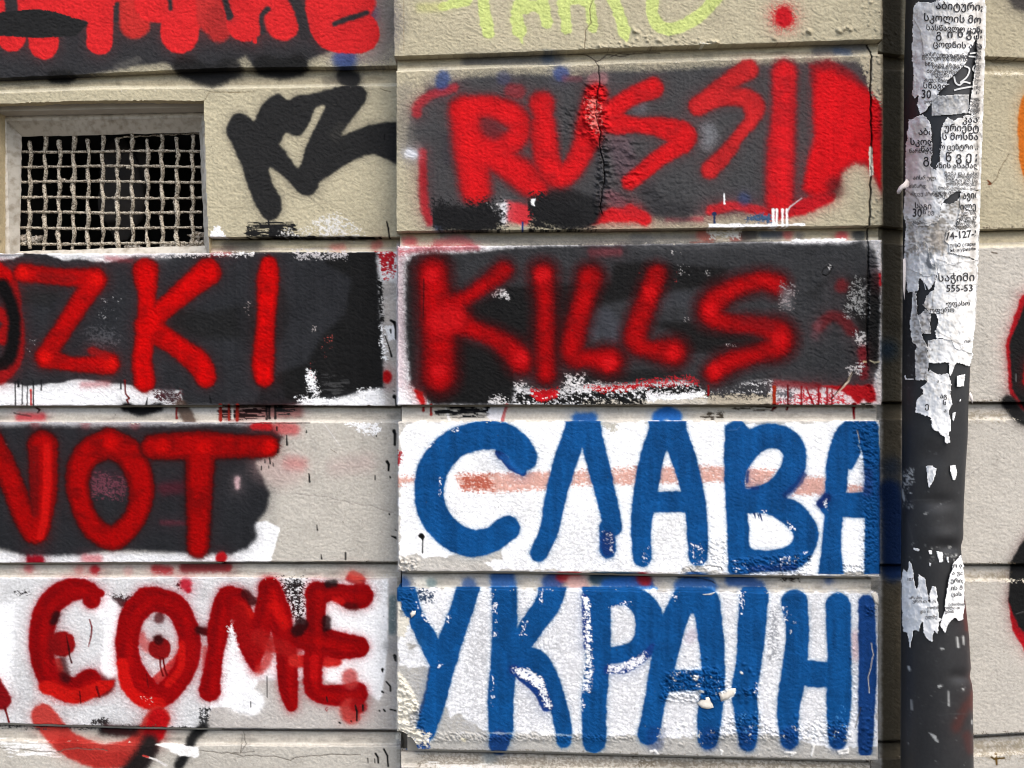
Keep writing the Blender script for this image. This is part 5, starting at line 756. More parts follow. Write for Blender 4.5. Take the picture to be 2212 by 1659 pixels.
def plain(name, col, rough=.8, var=.15, scale=120, bump=.2, dist=.001, metal=0, col2=None, thr=.5):
    m, nt, b, L = mat(name); g = nd(nt, 'ShaderNodeNewGeometry')
    n = nd(nt, 'ShaderNodeTexNoise', Scale=scale, Detail=5.0); L(g.outputs['Position'], n.inputs['Vector'])
    cr = nd(nt, 'ShaderNodeValToRGB'); e = cr.color_ramp.elements; c = lin(col)
    c2 = lin(col2) if col2 else c * (1 - var)
    e[0].position = thr - .12; e[1].position = thr + .12; e[0].color = (*[float(v) for v in c2], 1); e[1].color = (*[float(v) for v in c * (1 + var * .5)], 1)
    L(n.outputs[0], cr.inputs[0]); L(cr.outputs[0], b.inputs['Base Color'])
    bp = nd(nt, 'ShaderNodeBump', Strength=bump, Distance=dist); L(n.outputs[0], bp.inputs['Height']); L(bp.outputs[0], b.inputs['Normal'])
    b.inputs['Roughness'].default_value = rough; b.inputs['Metallic'].default_value = metal
    return m
M_WALL = painted('painted_render', bump=.9, spec=.06)
M_PIPE = painted('black_pipe_paint', bump=.12, sx=300, sz=300, rough=.46, var=.12, glossr=.35, spec=.3)
M_PAPER = painted('torn_paper', bump=.25, sx=500, sz=500, rough=.85, var=.04, dist=.0003)
M_FRAME = plain('grey_painted_frame', (204, 198, 186), .7, .2, 90, .35, .0012, col2=(172, 162, 146), thr=.42)
M_WIRE = plain('crusted_paint_on_wire', (212, 202, 182), .85, .2, 420, .8, .0012, col2=(84, 68, 50), thr=.49)
M_DARK = plain('near_black_duct', (24, 21, 19), .95, .3, 40)  # near-black walls: the darkness of the duct is put into the colour
M_RAG = plain('dusty_rag', (38, 33, 29), .9, .4, 60, .4, .004)
M_RUB = plain('crumbled_mortar', (196, 188, 176), .95, .2, 300, .6, .002, col2=(110, 92, 70), thr=.47)
M_CORE = plain('rough_plaster', (180, 172, 158), .9, .1, 30)
M_PAVE = plain('pavement_concrete', (120, 117, 112), .9, .2, 9, .3, .004)
M_INK = plain('printed_ink', (50, 48, 50), .8, .3, 900, 0)
M_CHIP = plain('lifting_paint_flake', (236, 228, 214), .7, .08, 200, .2, .0006)

# ------------------------------------------------------------------ object helpers
def thing(name, label, cat, loc, group=None):
    o = bpy.data.objects.new(name, None); COLL.objects.link(o); o.location = loc; o['label'] = label; o['category'] = cat
    if group: o['group'] = group
    return o
def obj(name, V, F, m, parent=None, label=None, col=None, gloss=None, normals=None, smooth=True, base=None):
    V = np.asarray(V, dtype=f32).reshape(-1, 3); o0 = np.array(base if base is not None else (0, 0, 0), dtype=f32)
    me = bpy.data.meshes.new(name)
    if isinstance(F, np.ndarray) and F.ndim == 2:
        k = F.shape[1]; me.vertices.add(len(V)); me.loops.add(F.size); me.polygons.add(len(F))
        me.vertices.foreach_set('co', (V - o0).ravel()); me.loops.foreach_set('vertex_index', F.ravel().astype(np.int32))
        me.polygons.foreach_set('loop_start', np.arange(0, F.size, k, dtype=np.int32))
        me.update(calc_edges=True)
    else: me.from_pydata([tuple(map(float, v)) for v in (V - o0)], [], [tuple(int(i) for i in f) for f in F])
    me.polygons.foreach_set('use_smooth', np.full(len(me.polygons), smooth, dtype=bool))
    if col is not None:
        at = me.color_attributes.new('paint', 'FLOAT_COLOR', 'POINT'); c4 = np.ones((len(V), 4), f32); c4[:, :3] = col; c4[:, 3] = 0 if gloss is None else gloss
        at.data.foreach_set('color', c4.ravel())
    me.materials.append(m); me.update()
    if normals is not None: me.normals_split_custom_set_from_vertices(normals.astype(f32))
    o = bpy.data.objects.new(name, me); COLL.objects.link(o)
    if parent is not None:
        o.parent = parent
    if label: o['label'] = label
    return o
def tag(o, label, cat, group=None, kind=None):
    if label: o['label'] = label
    if cat: o['category'] = cat
    if group: o['group'] = group
    if kind: o['kind'] = kind
    return o
def P3(u, v, d):
    """survey point (u, v) on a surface at distance d metres in front of the station -> world"""
    k = MM * d / DIST
    return np.stack([(u - W_U / 2) * k, d + 0 * u, EYE - (v - H_U / 2) * k], -1)
def loc3(u, v, d): p = P3(np.array(float(u)), np.array(float(v)), np.array(float(d))); return p
def base_of(thing_): return np.array(thing_.location, dtype=f32)
class Sub:
    pass
# distance of each wall plane (a vertical plane: 1/d is linear in u)
def dL(u): return DIST / (.97 + (1.0 - .97) * u / 850.)
def dP(u): return DIST / (1.05 + (1.088 - 1.05) * (u - 858) / 1047.)
def dR(u): return DIST / (1.041 + (1.0195 - 1.041) * (u - 1940) / 272.)

PX = 1.8
def axis(a, b, step, fine_ends=True, lo=-24, hi=2236):
    """positions from a to b: dense inside the surveyed part, coarse beyond it"""
    out = []; x = a
    while x < b - .01:
        out.append(x); x += step if lo <= x <= hi else min(40, max(step, (lo - x) if x < lo else 40))
    out.append(b); s = np.array(sorted(set(out)))
    if fine_ends: s = np.array(sorted(set(list(s) + [a + e for e in (.5, 1.2, 2.2, 3.4, 5)] + [b - e for e in (.5, 1.2, 2.4, 4)])))
    return s
def grid_faces(nr, nc):
    i = np.arange(nr - 1)[:, None] * nc + np.arange(nc - 1)[None, :]
    return np.stack([i, i + nc, i + nc + 1, i + 1], -1)           # wound to face the street
def vnormals(P):
    """smooth normals of a grid (rows, cols, 3)"""
    gx = np.gradient(P, axis=1); gy = np.gradient(P, axis=0); n = np.cross(gy, gx)
    n /= np.maximum(np.linalg.norm(n, axis=-1, keepdims=True), 1e-12); return n

def letters_of(parent_obj, P, Fc, tags, col, gl, nrm, blk, m, base):
    for tid, (b, lab) in TAGS.items():
        if b != blk: continue
        sel = tags == tid
        if sel.sum() < 40: continue
        F = Fc[sel]; ids, inv = np.unique(F, return_inverse=True)
        obj('painted_letter' if 'letter' in lab else 'painted_patch', P[ids], inv.reshape(-1, 4), m, parent_obj, lab, col[ids], gl[ids], nrm[ids], base=base)
def block(code, name, label, par, base, dfun, top, bot, xl, xr, depth, chip=None, hole=None):
    """one rendered block: face with rounded arrises and returns running back to the joint"""
    us = axis(xl, xr, PX); v0 = curve_y(top, us); v1 = curve_y(bot, us)
    Ht = float(np.mean(v1 - v0)); yt = float(np.mean(v0)); ts = axis(0, Ht, PX, True, -24 - yt, 1684 - yt) / Ht
    T_, U = np.meshgrid(ts, us, indexing='ij'); edge = (vnoise(len(ts), len(us), 6, 6, len(us)) - .5)
    V = v0[None, :] * (1 - T_) + v1[None, :] * T_
    wob_t = (vnoise(4, len(us), 2, 5, int(abs(yt)) + 3)[0] - .5) * 2.2 + (vnoise(4, len(us), 2, 40, int(abs(yt)) + 5)[0] - .5) * 2.5; V += wob_t[None, :] * (1 - T_) * (np.abs(T_) < .1) + (vnoise(4, len(us), 2, 9, int(abs(yt)) + 9)[0] - .5)[None, :] * 1.2 * np.clip((T_ - .9) * 10, 0, 1)
    wob_x = (vnoise(len(ts), 4, 6, 2, int(abs(xl)) + int(abs(yt)))[:, 0] - .5) * 1.8
    U2 = U + wob_x[:, None] * (np.clip((U - (xr - 12)) / 12, 0, 1) + np.clip(((xl + 12) - U) / 12, 0, 1))
    if chip is not None: U2, V = chip(U2, V)
    shp = U.shape; col, z, gl = K.sample(U2.ravel(), V.ravel()); z = z.reshape(shp)
    et, eb = T_ * Ht, (1 - T_) * Ht; el, er = U - xl, xr - U
    rt, rb, rs = 4.0, 1.8, 2.2
    rnd = lambda e, r, dmm: dmm * (1 - np.sqrt(1 - np.clip(1 - e / r, 0, 1) ** 2))
    back = rnd(et, rt, 2.6) + rnd(eb, rb, 1.6) + rnd(el, rs, 1.6) + rnd(er, rs, 1.8)
    fade = np.clip(np.minimum(np.minimum(et, eb), np.minimum(el, er)) / 3, 0, 1)
    D = dfun(U2) + (back - z * (.25 + .75 * fade)) / 1000
    P = P3(U2, V, D)
    # returns
    P = np.pad(P, ((1, 1), (1, 1), (0, 0)), mode='edge'); dep = (depth + 14) / 1000
    P[0, :, 1] += dep; P[-1, :, 1] += dep; P[1:-1, 0, 1] += dep; P[1:-1, -1, 1] += dep
    col = np.pad(col.reshape(*shp, 3), ((1, 1), (1, 1), (0, 0)), mode='edge'); gl = np.pad(gl.reshape(shp), 1, mode='edge')
    tg = K.L[np.clip((V - K.y0).astype(int), 0, K.h - 1), np.clip((U2 - K.x0).astype(int), 0, K.w - 1)]; tg = np.pad(tg, 1)
    nr, nc = P.shape[:2]; F = grid_faces(nr, nc); n = vnormals(P)
    n[0] = (0, 0, 1); n[-1] = (0, 0, -1); n[1:-1, 0] = (-1, 0, 0); n[1:-1, -1] = (1, 0, 0)
    ft = tg[:-1, :-1].copy(); ft[0] = 0; ft[-1] = 0
    if hole is not None:
        hx0, hx1, hy0, hy1 = hole; cu = np.pad(U2, 1, mode='edge')[:-1, :-1]; cv = np.pad(V, 1, mode='edge')[:-1, :-1]
        keep = ~((cu > hx0(cv)) & (cu < hx1(cv)) & (cv > hy0(cu)) & (cv < hy1(cu)))
    else: keep = np.ones(ft.shape, bool)
    P = P.reshape(-1, 3); col = col.reshape(-1, 3); gl = gl.ravel(); n = n.reshape(-1, 3)
    mine = np.isin(ft, [k for k, (b, _) in TAGS.items() if b == code])
    body = keep & ~mine; Fb = F[body]; ids, inv = np.unique(Fb, return_inverse=True)
    o = obj(name, P[ids], inv.reshape(-1, 4), M_WALL, par, label, col[ids], gl[ids], n[ids], base=base)
    letters_of(o, P, F[keep], ft[keep], col, gl, n, code, M_WALL, base)
    return o
def joint(par, base, dfun, bot, top, xl, xr, depth, seed):
    """the sunk band between two courses: deep under the upper block, coming forward to the next arris"""
    us = axis(xl, xr, PX * 1.15); v0 = curve_y(bot, us) - 2; v1 = curve_y(top, us) + 1.5
    ts = np.array(sorted(set(np.linspace(0, 1, 19)) | {.9, .93, .96, .985})); T_, U = np.meshgrid(ts, us, indexing='ij')
    V = v0[None, :] * (1 - T_) + v1[None, :] * T_
    col, z, gl = K.sample(U.ravel(), np.clip(V, v0[None] + 2, v1[None] - 2).ravel()); z = z.reshape(U.shape)
    prof = np.interp(ts, [0, .13, .17, .5, .86, .95, 1], [depth + 13, depth + 12, depth, depth * .72, depth * .52, depth * .40, depth * .22])[:, None]
    n = fbm(U.shape[0], U.shape[1], 6, 40, seed, 2) - .5
    D = dfun(U) + (prof - n * 2.2 - z * .7) / 1000
    P = P3(U, V, D); P = np.pad(P, ((0, 0), (1, 1), (0, 0)), mode='edge'); P[:, 0, 1] += .02; P[:, -1, 1] += .02
    col = np.pad(col.reshape(*U.shape, 3), ((0, 0), (1, 1), (0, 0)), mode='edge'); gl = np.pad(gl.reshape(U.shape), ((0, 0), (1, 1)), mode='edge')
    nn = vnormals(P); nn[:, 0] = (-1, 0, 0); nn[:, -1] = (1, 0, 0)
    return obj('sunk_joint', P.reshape(-1, 3), grid_faces(*P.shape[:2]).reshape(-1, 4), M_WALL, par, None, col.reshape(-1, 3), gl.ravel(), nn.reshape(-1, 3), base=base)

# ------------------------------------------------------------------ building
def world_base(u, d): p = loc3(u, 0, d); return (float(p[0]), float(p[1]), 0.0)
wl = thing('rendered_wall', 'left stretch of painted wall with the grated vent and the words ending ZKI, NOT and OME', 'wall', world_base(410, float(dL(410.))))
wp = thing('projecting_pilaster', 'projecting middle pier of the wall painted RUSSIA KILLS and two blue words', 'pilaster', world_base(1380, float(dP(1380.))))
wr = thing('rendered_wall', 'set back stretch of wall behind and to the right of the drainpipe', 'wall', world_base(2080, float(dR(2080.))))
bl, bp_, br = base_of(wl), base_of(wp), base_of(wr)
HX0 = lambda v: -24 + 0 * v; HX1 = lambda v: 440 + (v - 250) * .035; HY0 = lambda u: 226 - u * .012 - 7 * np.exp(-((u - 230) / 260.) ** 2); HY1 = lambda u: 700 + 0 * u
def chip_corner(U, V):
    w = np.clip(1 - (U - 866) / 60, 0, 1) * np.clip((V - 1556) / 62, 0, 1)
    f = np.clip(w * 2 - .75, 0, 1); nse = (vnoise(U.shape[0], U.shape[1], 5, 5, 99) - .5)
    return U + f * (26 + nse * 16), V - f * (30 + nse * 18)
llab = ['dark grey block painted with clipped red letters above the vent', 'cream block with a grated vent and a black tag', 'dark block with the red letters ZKI', 'block with the red word NOT, bare light grey at its right end', 'white block with the dark red letters OME', 'plain light grey block at the bottom with a washed out red curve']
plab = ['cream block with pale green letters and one red dot', 'cream block with a grey panel and red letters RUSSIA', 'black panelled block with the word KILLS', 'white block with four large blue letters', 'chipped white block with blue letters УКРАЇН', 'plain weathered block at the foot of the pier']
for i in range(6):
    hole = (HX0, HX1, HY0, HY1) if i == 1 else None
    bot = Lb[i] if i != 1 else [(-1400, 515), (858, 512)]
    block('L%d' % i, 'rendered_block', llab[i], wl, bl, dL, [(-1400, Lt[i][0][1])] + Lt[i], [(-1400, Lb[i][0][1] if i != 1 else 515)] + bot, -640, 866, 16, hole=hole)
    block('P%d' % i, 'rendered_block', plab[i], wp, bp_, dP, Pt[i], Pb[i], PxL[i], PxR[i], 16 if i < 5 else 16, chip=chip_corner if i == 4 else None)
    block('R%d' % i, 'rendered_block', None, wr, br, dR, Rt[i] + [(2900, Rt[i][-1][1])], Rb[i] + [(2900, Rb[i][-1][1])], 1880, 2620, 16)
    if i < 5:
        ext = lambda q, a: [(a, q[0][1])] + q
        if i == 1: joint(wl, bl, dL, [(440, 516), (451, 515), (858, 512)], [(440, 547), (858, 543)], 452, 866, 15, 300 + i)
        else: joint(wl, bl, dL, ext(Lb[i], -1400), ext(Lt[i + 1], -1400), -640, 866, 15, 300 + i)
        joint(wp, bp_, dP, Pb[i], Pt[i + 1], PxL[i] + (8 if i < 2 else 9), PxR[i] - (11 if i < 3 else 18), 17, 320 + i)
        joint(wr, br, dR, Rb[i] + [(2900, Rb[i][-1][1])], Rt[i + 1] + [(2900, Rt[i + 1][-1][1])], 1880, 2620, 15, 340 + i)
# cores behind the render
def prism(pts, z0, z1):
    n = len(pts); V = [(x, y, z0) for x, y in pts] + [(x, y, z1) for x, y in pts]
    F = [tuple(range(n))[::-1], tuple(range(n, 2 * n))] + [(i, (i + 1) % n, n + (i + 1) % n, n + i) for i in range(n)]
    return V, F
def core(name, par, base, fun, ua, ub, set_back, thick, za, zb):
    a, b = loc3(ua, 0, float(fun(np.float64(ua))) + set_back), loc3(ub, 0, float(fun(np.float64(ub))) + set_back)
    V, F = prism([(a[0], a[1]), (b[0], b[1]), (b[0], b[1] + thick), (a[0], a[1] + thick)], za, zb)
    return obj(name, V, F, M_CORE, par, None, smooth=False, base=base)
zt = EYE + 1.03 * MM * (H_U / 2 + 150); zb_ = .72
core('upper_wall', wl, bl, dL, -640, 852, .012, .3, zt, 3.4); core('upper_wall', wp, bp_, dP, 856, 1900, .016, .25, EYE + MM * (H_U / 2 + 190), 3.4); core('upper_wall', wr, br, dR, 1885, 2620, .012, .3, zt, 3.4)
core('wall_foot', wl, bl, dL, -640, 852, .01, .3, 0, zb_ - .12); core('wall_foot', wp, bp_, dP, 862, 1892, .014, .25, 0, zb_ - .12); core('wall_foot', wr, br, dR, 1885, 2620, .01, .3, 0, zb_ - .12)
core('wall_core', wl, bl, dL, 470, 1000, .03, .25, .3, 3.3); core('wall_core', wr, br, dR, 1700, 2620, .035, .25, .3, 3.3)
core('wall_core', wp, bp_, dP, 880, 1870, .022, .2, .3, 3.3)
core('wall_core', wl, bl, dL, -640, -60, .02, .25, .3, 3.3); core('wall_core', wl, bl, dL, -70, 480, .02, .25, EYE + .46, 3.3); core('wall_core', wl, bl, dL, -70, 480, .02, .25, .3, EYE + .18)

# ------------------------------------------------------------------ vent
def dv(mm): return lambda u: dL(u) + mm / 1000
# reveal of the opening
nH = 60
def strip(fa, fb, n, m, name, par, base, rough=0., seed=0, colr=None, rows=10):
    """ruled surface between two survey curves fa(t), fb(t) -> (u, v, d)"""
    V = []; q = np.random.default_rng(seed)
    for j in range(rows + 1):
        for i in range(n + 1):
            t = i / n; a = np.array(fa(t)); b = np.array(fb(t)); s = j / rows; c = a * (1 - s) + b * s
            V.append(P3(c[0], c[1], c[2]) + (q.normal(0, rough / 1000, 3) if 0 < j < rows else 0))
    V = np.array(V).reshape(rows + 1, n + 1, 3)
    kw = {}
    if colr is not None:
        cc = np.empty((rows + 1, n + 1, 3), f32); cc[:] = lin(colr); cc *= (.9 + .2 * fbm(rows + 1, n + 1, 5, 8, seed + 3))[..., None]
        kw = dict(col=cc.reshape(-1, 3), gloss=np.zeros((rows + 1) * (n + 1), f32))
    return obj(name, V.reshape(-1, 3), grid_faces(rows + 1, n + 1).reshape(-1, 4), m, par, base=base, **kw)
RV = 46
edge_t = lambda t: (-26 + t * 468, float(HY0(-26 + t * 468)) - 1.5, float(dL(-26 + t * 468.)) + .001)
def deeper(f, mm):
    def g(t):
        u, v, d = f(t); k = d / (d + mm / 1000); return (1106 + (u - 1106) * k, 829.5 + (v - 829.5) * k, d + mm / 1000)
    return g
edge_r = lambda t: (441 + t * 11.5, 218 + t * 332, float(dL(445.)) + .001)
edge_l = lambda t: (-23.5, 228 + t * 322, float(dL(-23.)) + .001)
for f, lab, sd in ((edge_t, 'shaded underside of the vent opening', 1), (edge_r, None, 2), (edge_l, 'left side of the vent opening', 3)):
    o = strip(f, deeper(f, RV), nH, M_WALL, 'vent_reveal', wl, bl, .5, sd, (196, 180, 146)); 
    if lab: o['label'] = lab
edge_b = lambda t: (-26 + t * 480, 549.5, float(dL(100.)) + .001)
strip(edge_b, deeper(edge_b, RV + 30), nH, M_RUB, 'vent_sill', wl, bl, .5, 5)
gl_ = thing('vent_grille', 'rusty woven wire grille with crusted cream paint in the wall opening', 'grille', tuple(float(x) for x in loc3(240, 545, float(dL(240.)) + .05)))
bg_ = base_of(gl_); gd = RV / 1000
out_f = [(4, 250), (444, 243), (457, 560), (10, 562)]; mid_f = [(14, 262), (436, 254), (451, 556), (22, 558)]; in_f = [(47, 295), (431, 286), (442, 531), (43, 543)]
dq = lambda u, mm: float(dL(float(u))) + mm / 1000
def frame_side(i):
    j = (i + 1) % 4
    def P_(q, t, mm): u = q[i][0] + (q[j][0] - q[i][0]) * t; v = q[i][1] + (q[j][1] - q[i][1]) * t; return (u, v, dq(u, mm))
    V = []; n = 26; rows = [(out_f, 0, RV), (out_f, .0, RV - 2), (mid_f, 0, RV - 3), (mid_f, 0, RV), (in_f, 0, RV + 9), (in_f, 0, RV + 26)]
    q = np.random.default_rng(i + 40)
    for r_, (f, _, mm) in enumerate(rows):
        for k in range(n + 1):
            c = P_(f, k / n, mm); V.append(P3(c[0], c[1], c[2]) + q.normal(0, .0005, 3) * (0 < k < n))
    F = grid_faces(len(rows), n + 1).reshape(-1, 4)
    return obj('frame_side', np.array(V), F, M_FRAME, gl_, base=bg_)
for i in range(4): frame_side(i)
def tube(pts, rad, m, name, par, base, sides=8, bumpy=.25, seed=0):
    p = np.array(pts); n = len(p); q = np.random.default_rng(seed); T = np.gradient(p, axis=0); T /= np.linalg.norm(T, axis=1, keepdims=True)
    up = np.array([0, 1, 0.]); A = np.cross(T, up); A /= np.linalg.norm(A, axis=1, keepdims=True); B = np.cross(T, A)
    lump = np.clip(q.normal(0, 1, (n, sides)), -1.2, 2.2); env = 1 + bumpy * (lump * .5 + np.interp(np.arange(n), np.arange(0, n + 3, 3), q.normal(0, 1, len(np.arange(0, n + 3, 3))))[:, None] * .6)
    th = np.linspace(0, 2 * np.pi, sides, endpoint=False)
    V = p[:, None] + (np.cos(th)[None, :, None] * A[:, None] + np.sin(th)[None, :, None] * B[:, None]) * (rad * np.clip(env, .6, 1.8))[..., None]
    F = [(i * sides + j, i * sides + (j + 1) % sides, (i + 1) * sides + (j + 1) % sides, (i + 1) * sides + j) for i in range(n - 1) for j in range(sides)]
    F += [tuple(range(sides))[::-1], tuple((n - 1) * sides + j for j in range(sides))]
    return obj(name, V.reshape(-1, 3), F, m, par, base=base)
vx = [(200, 190), (297, 293), (392, 383), (483, 480), (580, 573), (672, 670), (770, 768), (862, 866), (965, 962), (1056, 1062), (1158, 1156), (1258, 1258)]
vy = [990, 1088, 1188, 1292, 1388, 1490, 1591]; WD = RV + 17
tops = [925, 885, 920, 885, 915, 880, 910, 875, 910, 875, 900, 885]; bots = [1625, 1655, 1630, 1655, 1655, 1640, 1655, 1600, 1640, 1655, 1620, 1590]
for i, (xa, xb) in enumerate(vx):
    pts = []; q = random.Random(i)
    for k in range(74):
        y = tops[i] + (bots[i] - tops[i]) * k / 73; t = (y - 880) / 760; x = xa + (xb - xa) * t
        ph = (y - 990) / 100.2 + i; s = math.cos(math.pi * ph)
        x += 5.5 * math.sin(math.pi * ph * 1.0 + .6) + q.uniform(-1.3, 1.3)
        u, v = A_(x, y); pts.append(P3(np.float64(u), np.float64(v), np.float64(dq(u, WD - s * 3.0))))
    tube(pts, .0031 if i not in (6, 10) else .0035, M_WIRE, 'upright_wire', gl_, bg_, 9, .32, i)
for j, y0 in enumerate(vy):
    pts = []; q = random.Random(50 + j)
    for k in range(110):
        x = 132 + (1318 - 132) * k / 109; u, v = A_(x, y0 + (5 if x < 700 else -3) * 0 + 4 * math.sin(x / 210 + j) + q.uniform(-.8, .8))
        s = math.cos(math.pi * ((x - 200) / 96.2 + j)); pts.append(P3(np.float64(u), np.float64(v), np.float64(dq(u, WD + s * 1.6))))
    tube(pts, .0023, M_WIRE, 'cross_wire', gl_, bg_, 8, .3, 60 + j)
pts = [P3(*[np.float64(c) for c in (*A_(760 + k * 14, 900 - k * .8 + 3 * math.sin(k)), dq(250, WD + 3))]) for k in range(40)]; tube(pts, .0016, M_WIRE, 'cross_wire', gl_, bg_, 7, .3, 77)
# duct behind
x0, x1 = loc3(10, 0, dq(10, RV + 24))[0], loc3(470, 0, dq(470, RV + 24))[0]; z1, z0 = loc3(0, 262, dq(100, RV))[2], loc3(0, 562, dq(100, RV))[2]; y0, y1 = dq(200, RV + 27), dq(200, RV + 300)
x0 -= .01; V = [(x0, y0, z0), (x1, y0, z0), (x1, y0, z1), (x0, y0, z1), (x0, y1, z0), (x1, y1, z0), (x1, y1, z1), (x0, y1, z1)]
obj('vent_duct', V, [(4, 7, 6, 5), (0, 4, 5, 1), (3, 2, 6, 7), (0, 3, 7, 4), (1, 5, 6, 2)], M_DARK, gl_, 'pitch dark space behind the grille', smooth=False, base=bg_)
def blob(name, c, r, m, seed, n=18, amp=.3, par=None, base=None, k=2.5):
    V = []; F = []; q = np.random.default_rng(seed); ph = q.uniform(0, 6, (5, 3)); fr = q.uniform(1, k, (5, 3))
    for i in range(n + 1):
        for j in range(n * 2):
            a, b = math.pi * i / n, math.pi * j / n; d = np.array([math.sin(a) * math.cos(b), math.sin(a) * math.sin(b), math.cos(a)])
            s = 1 + amp * sum(math.sin(float(fr[t] @ d) * 2.2 + ph[t, 0]) for t in range(5)) / 3
            V.append(np.array(c) + d * np.array(r) * s)
    for i in range(n):
        for j in range(n * 2): F.append((i * n * 2 + j, (i + 1) * n * 2 + j, (i + 1) * n * 2 + (j + 1) % (n * 2), i * n * 2 + (j + 1) % (n * 2)))
    return obj(name, V, F, m, par, base=base)
c = loc3(*A_(800, 1230), dq(260, RV + 75)); tag(blob('crumpled_rag', c, (.045, .02, .085), M_RAG, 5, amp=.5), 'dim crumpled brown rag lying behind the middle of the grille', 'rag')
for k, (x, y, r) in enumerate([(170, 1560, .008), (215, 1575, .009), (250, 1560, .006), (850, 1610, .006), (890, 1625, .008), (1090, 1620, .008), (1140, 1632, .009), (1050, 1640, .005), (1180, 1610, .007), (1270, 1600, .008), (1310, 1630, .009), (1330, 1590, .006), (420, 1178, .0035), (650, 1180, .0035), (850, 1090, .0042), (1290, 1540, .008)]):
    u, v = A_(x, y); c = loc3(u, v, dq(u, WD + (8 if k in (0, 1, 2, 15) else 1 if k in (12, 13, 14) else 6)))
    if k in (12, 13, 14): blob('paint_clot', c, (r * 1.3, r * .6, r * .8), M_WIRE, k, 7, .5, gl_, bg_, 4)
    else: tag(blob('mortar_lump', c, (r * 1.5, r, r * .8), M_RUB, k, 8, .6, None, None, 4), 'crumbled lump of pale mortar lying at the lower left corner of the vent grille' if x < 300 else 'small lump of mortar lying on the vent sill below the middle of the grille' if x < 1200 else 'crumbled brown and white mortar lump at the lower right corner of the vent', 'rubble', 'mortar crumbs at the %s of the vent' % ('left' if x < 300 else 'middle' if x < 1200 else 'right'))
# chipped corner debris of the pier: lifting flakes
def flake(S, pts, lift, label, seed):
    p = np.array([S(*a)[:2] for a in pts]); c = p.mean(0); V = []; q = np.random.default_rng(seed); n = len(p)
    for rr, l in ((0, 1), (.55, 1.15), (1, .55)):
        for k in range(n if rr else 1): 
            w = c + (p[k] - c) * rr if rr else c
            V.append(P3(np.float64(w[0]), np.float64(w[1]), np.float64(float(dP(w[0])) - (lift * l * (1.4 if w[1] > c[1] else .7) + q.uniform(0, .6)) / 1000)))
    F = [(0, 1 + k, 1 + (k + 1) % n) for k in range(n)] + [(1 + k, 1 + n + k, 1 + n + (k + 1) % n, 1 + (k + 1) % n) for k in range(n)]
    for k in range(n): w = p[k]; V.append(P3(np.float64(w[0]), np.float64(w[1]), np.float64(float(dP(w[0])) + .001)))
    F += [(1 + n + k, 1 + 2 * n + k, 1 + 2 * n + (k + 1) % n, 1 + n + (k + 1) % n) for k in range(n)]
    obj('paint_flake', V, F, M_CHIP, wp, label, smooth=True, base=bp_)
flake(Q_, [(492, 1145), (530, 1110), (585, 1093), (610, 1140), (625, 1180), (575, 1192), (530, 1182)], 2.6, 'cream paint flake curling off between the blue letters А and І', 1)
flake(Q_, [(662, 1065), (700, 1045), (745, 1030), (800, 1025), (785, 1075), (740, 1110), (682, 1132), (675, 1095)], 2.2, 'white crumpled paint flake beside the blue letter І', 2)
flake(P_, [(132, 435), (150, 415), (176, 412), (172, 440), (140, 468)], 2.5, 'small white paint flake on the blue letter У', 3)
flake(Q_, [(1868, 272), (1905, 262), (1930, 300), (1933, 362), (1902, 350), (1885, 300)], 1.5, 'chipped white corner at the top right of the block', 4)

# ------------------------------------------------------------------ drainpipe
PIPE_L = [(-60, 1956), (0, 1956), (120, 1953), (400, 1951), (560, 1950), (760, 1949), (1000, 1948), (1250, 1946), (1659, 1945), (1800, 1945)]
PIPE_R = [(-60, 2126), (0, 2124), (120, 2122), (400, 2112), (560, 2108), (760, 2098), (900, 2092), (1050, 2084), (1200, 2078), (1260, 2082), (1380, 2094), (1500, 2101), (1659, 2104), (1800, 2104)]
DC = .9 * DIST
W = Canvas(1900, -60, 270, 1860, (50, 50, 51), 23)
W.C *= (.85 + .3 * W.n20)[..., None]
def wear():
    w = W
    w.spray(on(R_, (600, 1440), (640, 1350), (680, 1290)), 9, (96, 36, 28), soft=9, op=.5); w.spray(on(R_, (690, 1250), (690, 1330)), 6, (110, 40, 28), soft=6, op=.5); w.spray(on(R_, (660, 1480), (680, 1560)), 9, (96, 34, 28), soft=8, op=.45)
    w.spray([(2100, 1280), (2104, 1500)], 5, (96, 30, 24), soft=5, op=.7); w.spray(on(R_, (640, 700), (660, 900)), 5, (110, 40, 30), soft=4, op=.6)
    w.flecks([(1955, 1330), (2095, 1330), (2095, 1659), (1955, 1659)], 46, (150, 150, 148), .5, 1.1, 3); w.flecks([(1960, 880), (2080, 880), (2080, 1210), (1960, 1210)], 26, (150, 150, 150), .5, .9, 4)
    for q in [[(455, 1470, 2), (480, 1490, 9), (495, 1515, 5)], [(340, 1110, 7), (345, 1125, 6)], [(505, 1215, 7), (520, 1210, 4)], [(560, 1240, 3), (560, 1320, 4)], [(605, 950, 5), (610, 1000, 6)], [(638, 945, 5), (640, 985, 4)], [(520, 1010, 6), (530, 1010, 3)], [(355, 1290, 3), (357, 1340, 4)], [(635, 1230, 5), (640, 1232, 4)], [(684, 1400, 4), (684, 1420, 3)], [(337, 1525, 3), (338, 1527, 3)],
              [(305, 150, 5), (312, 190, 8), (315, 200, 5)], [(430, 275, 4), (440, 270, 3)]]: w.line(on(R_, *q), 1, (196, 196, 192))
    for q in [[(360, 200), (580, 205)], [(430, 270), (580, 200)], [(500, 1370), (680, 1360)], [(520, 1305), (605, 1308)], [(330, 300), (372, 440)], [(545, 1240), (545, 1400)], [(600, 1235), (640, 1245)]]: w.line(on(R_, *q), .45, (84, 84, 84))
    w.spray(on(R_, (430, 1690), (560, 1700)), 1, (90, 90, 90), soft=3)
wear()
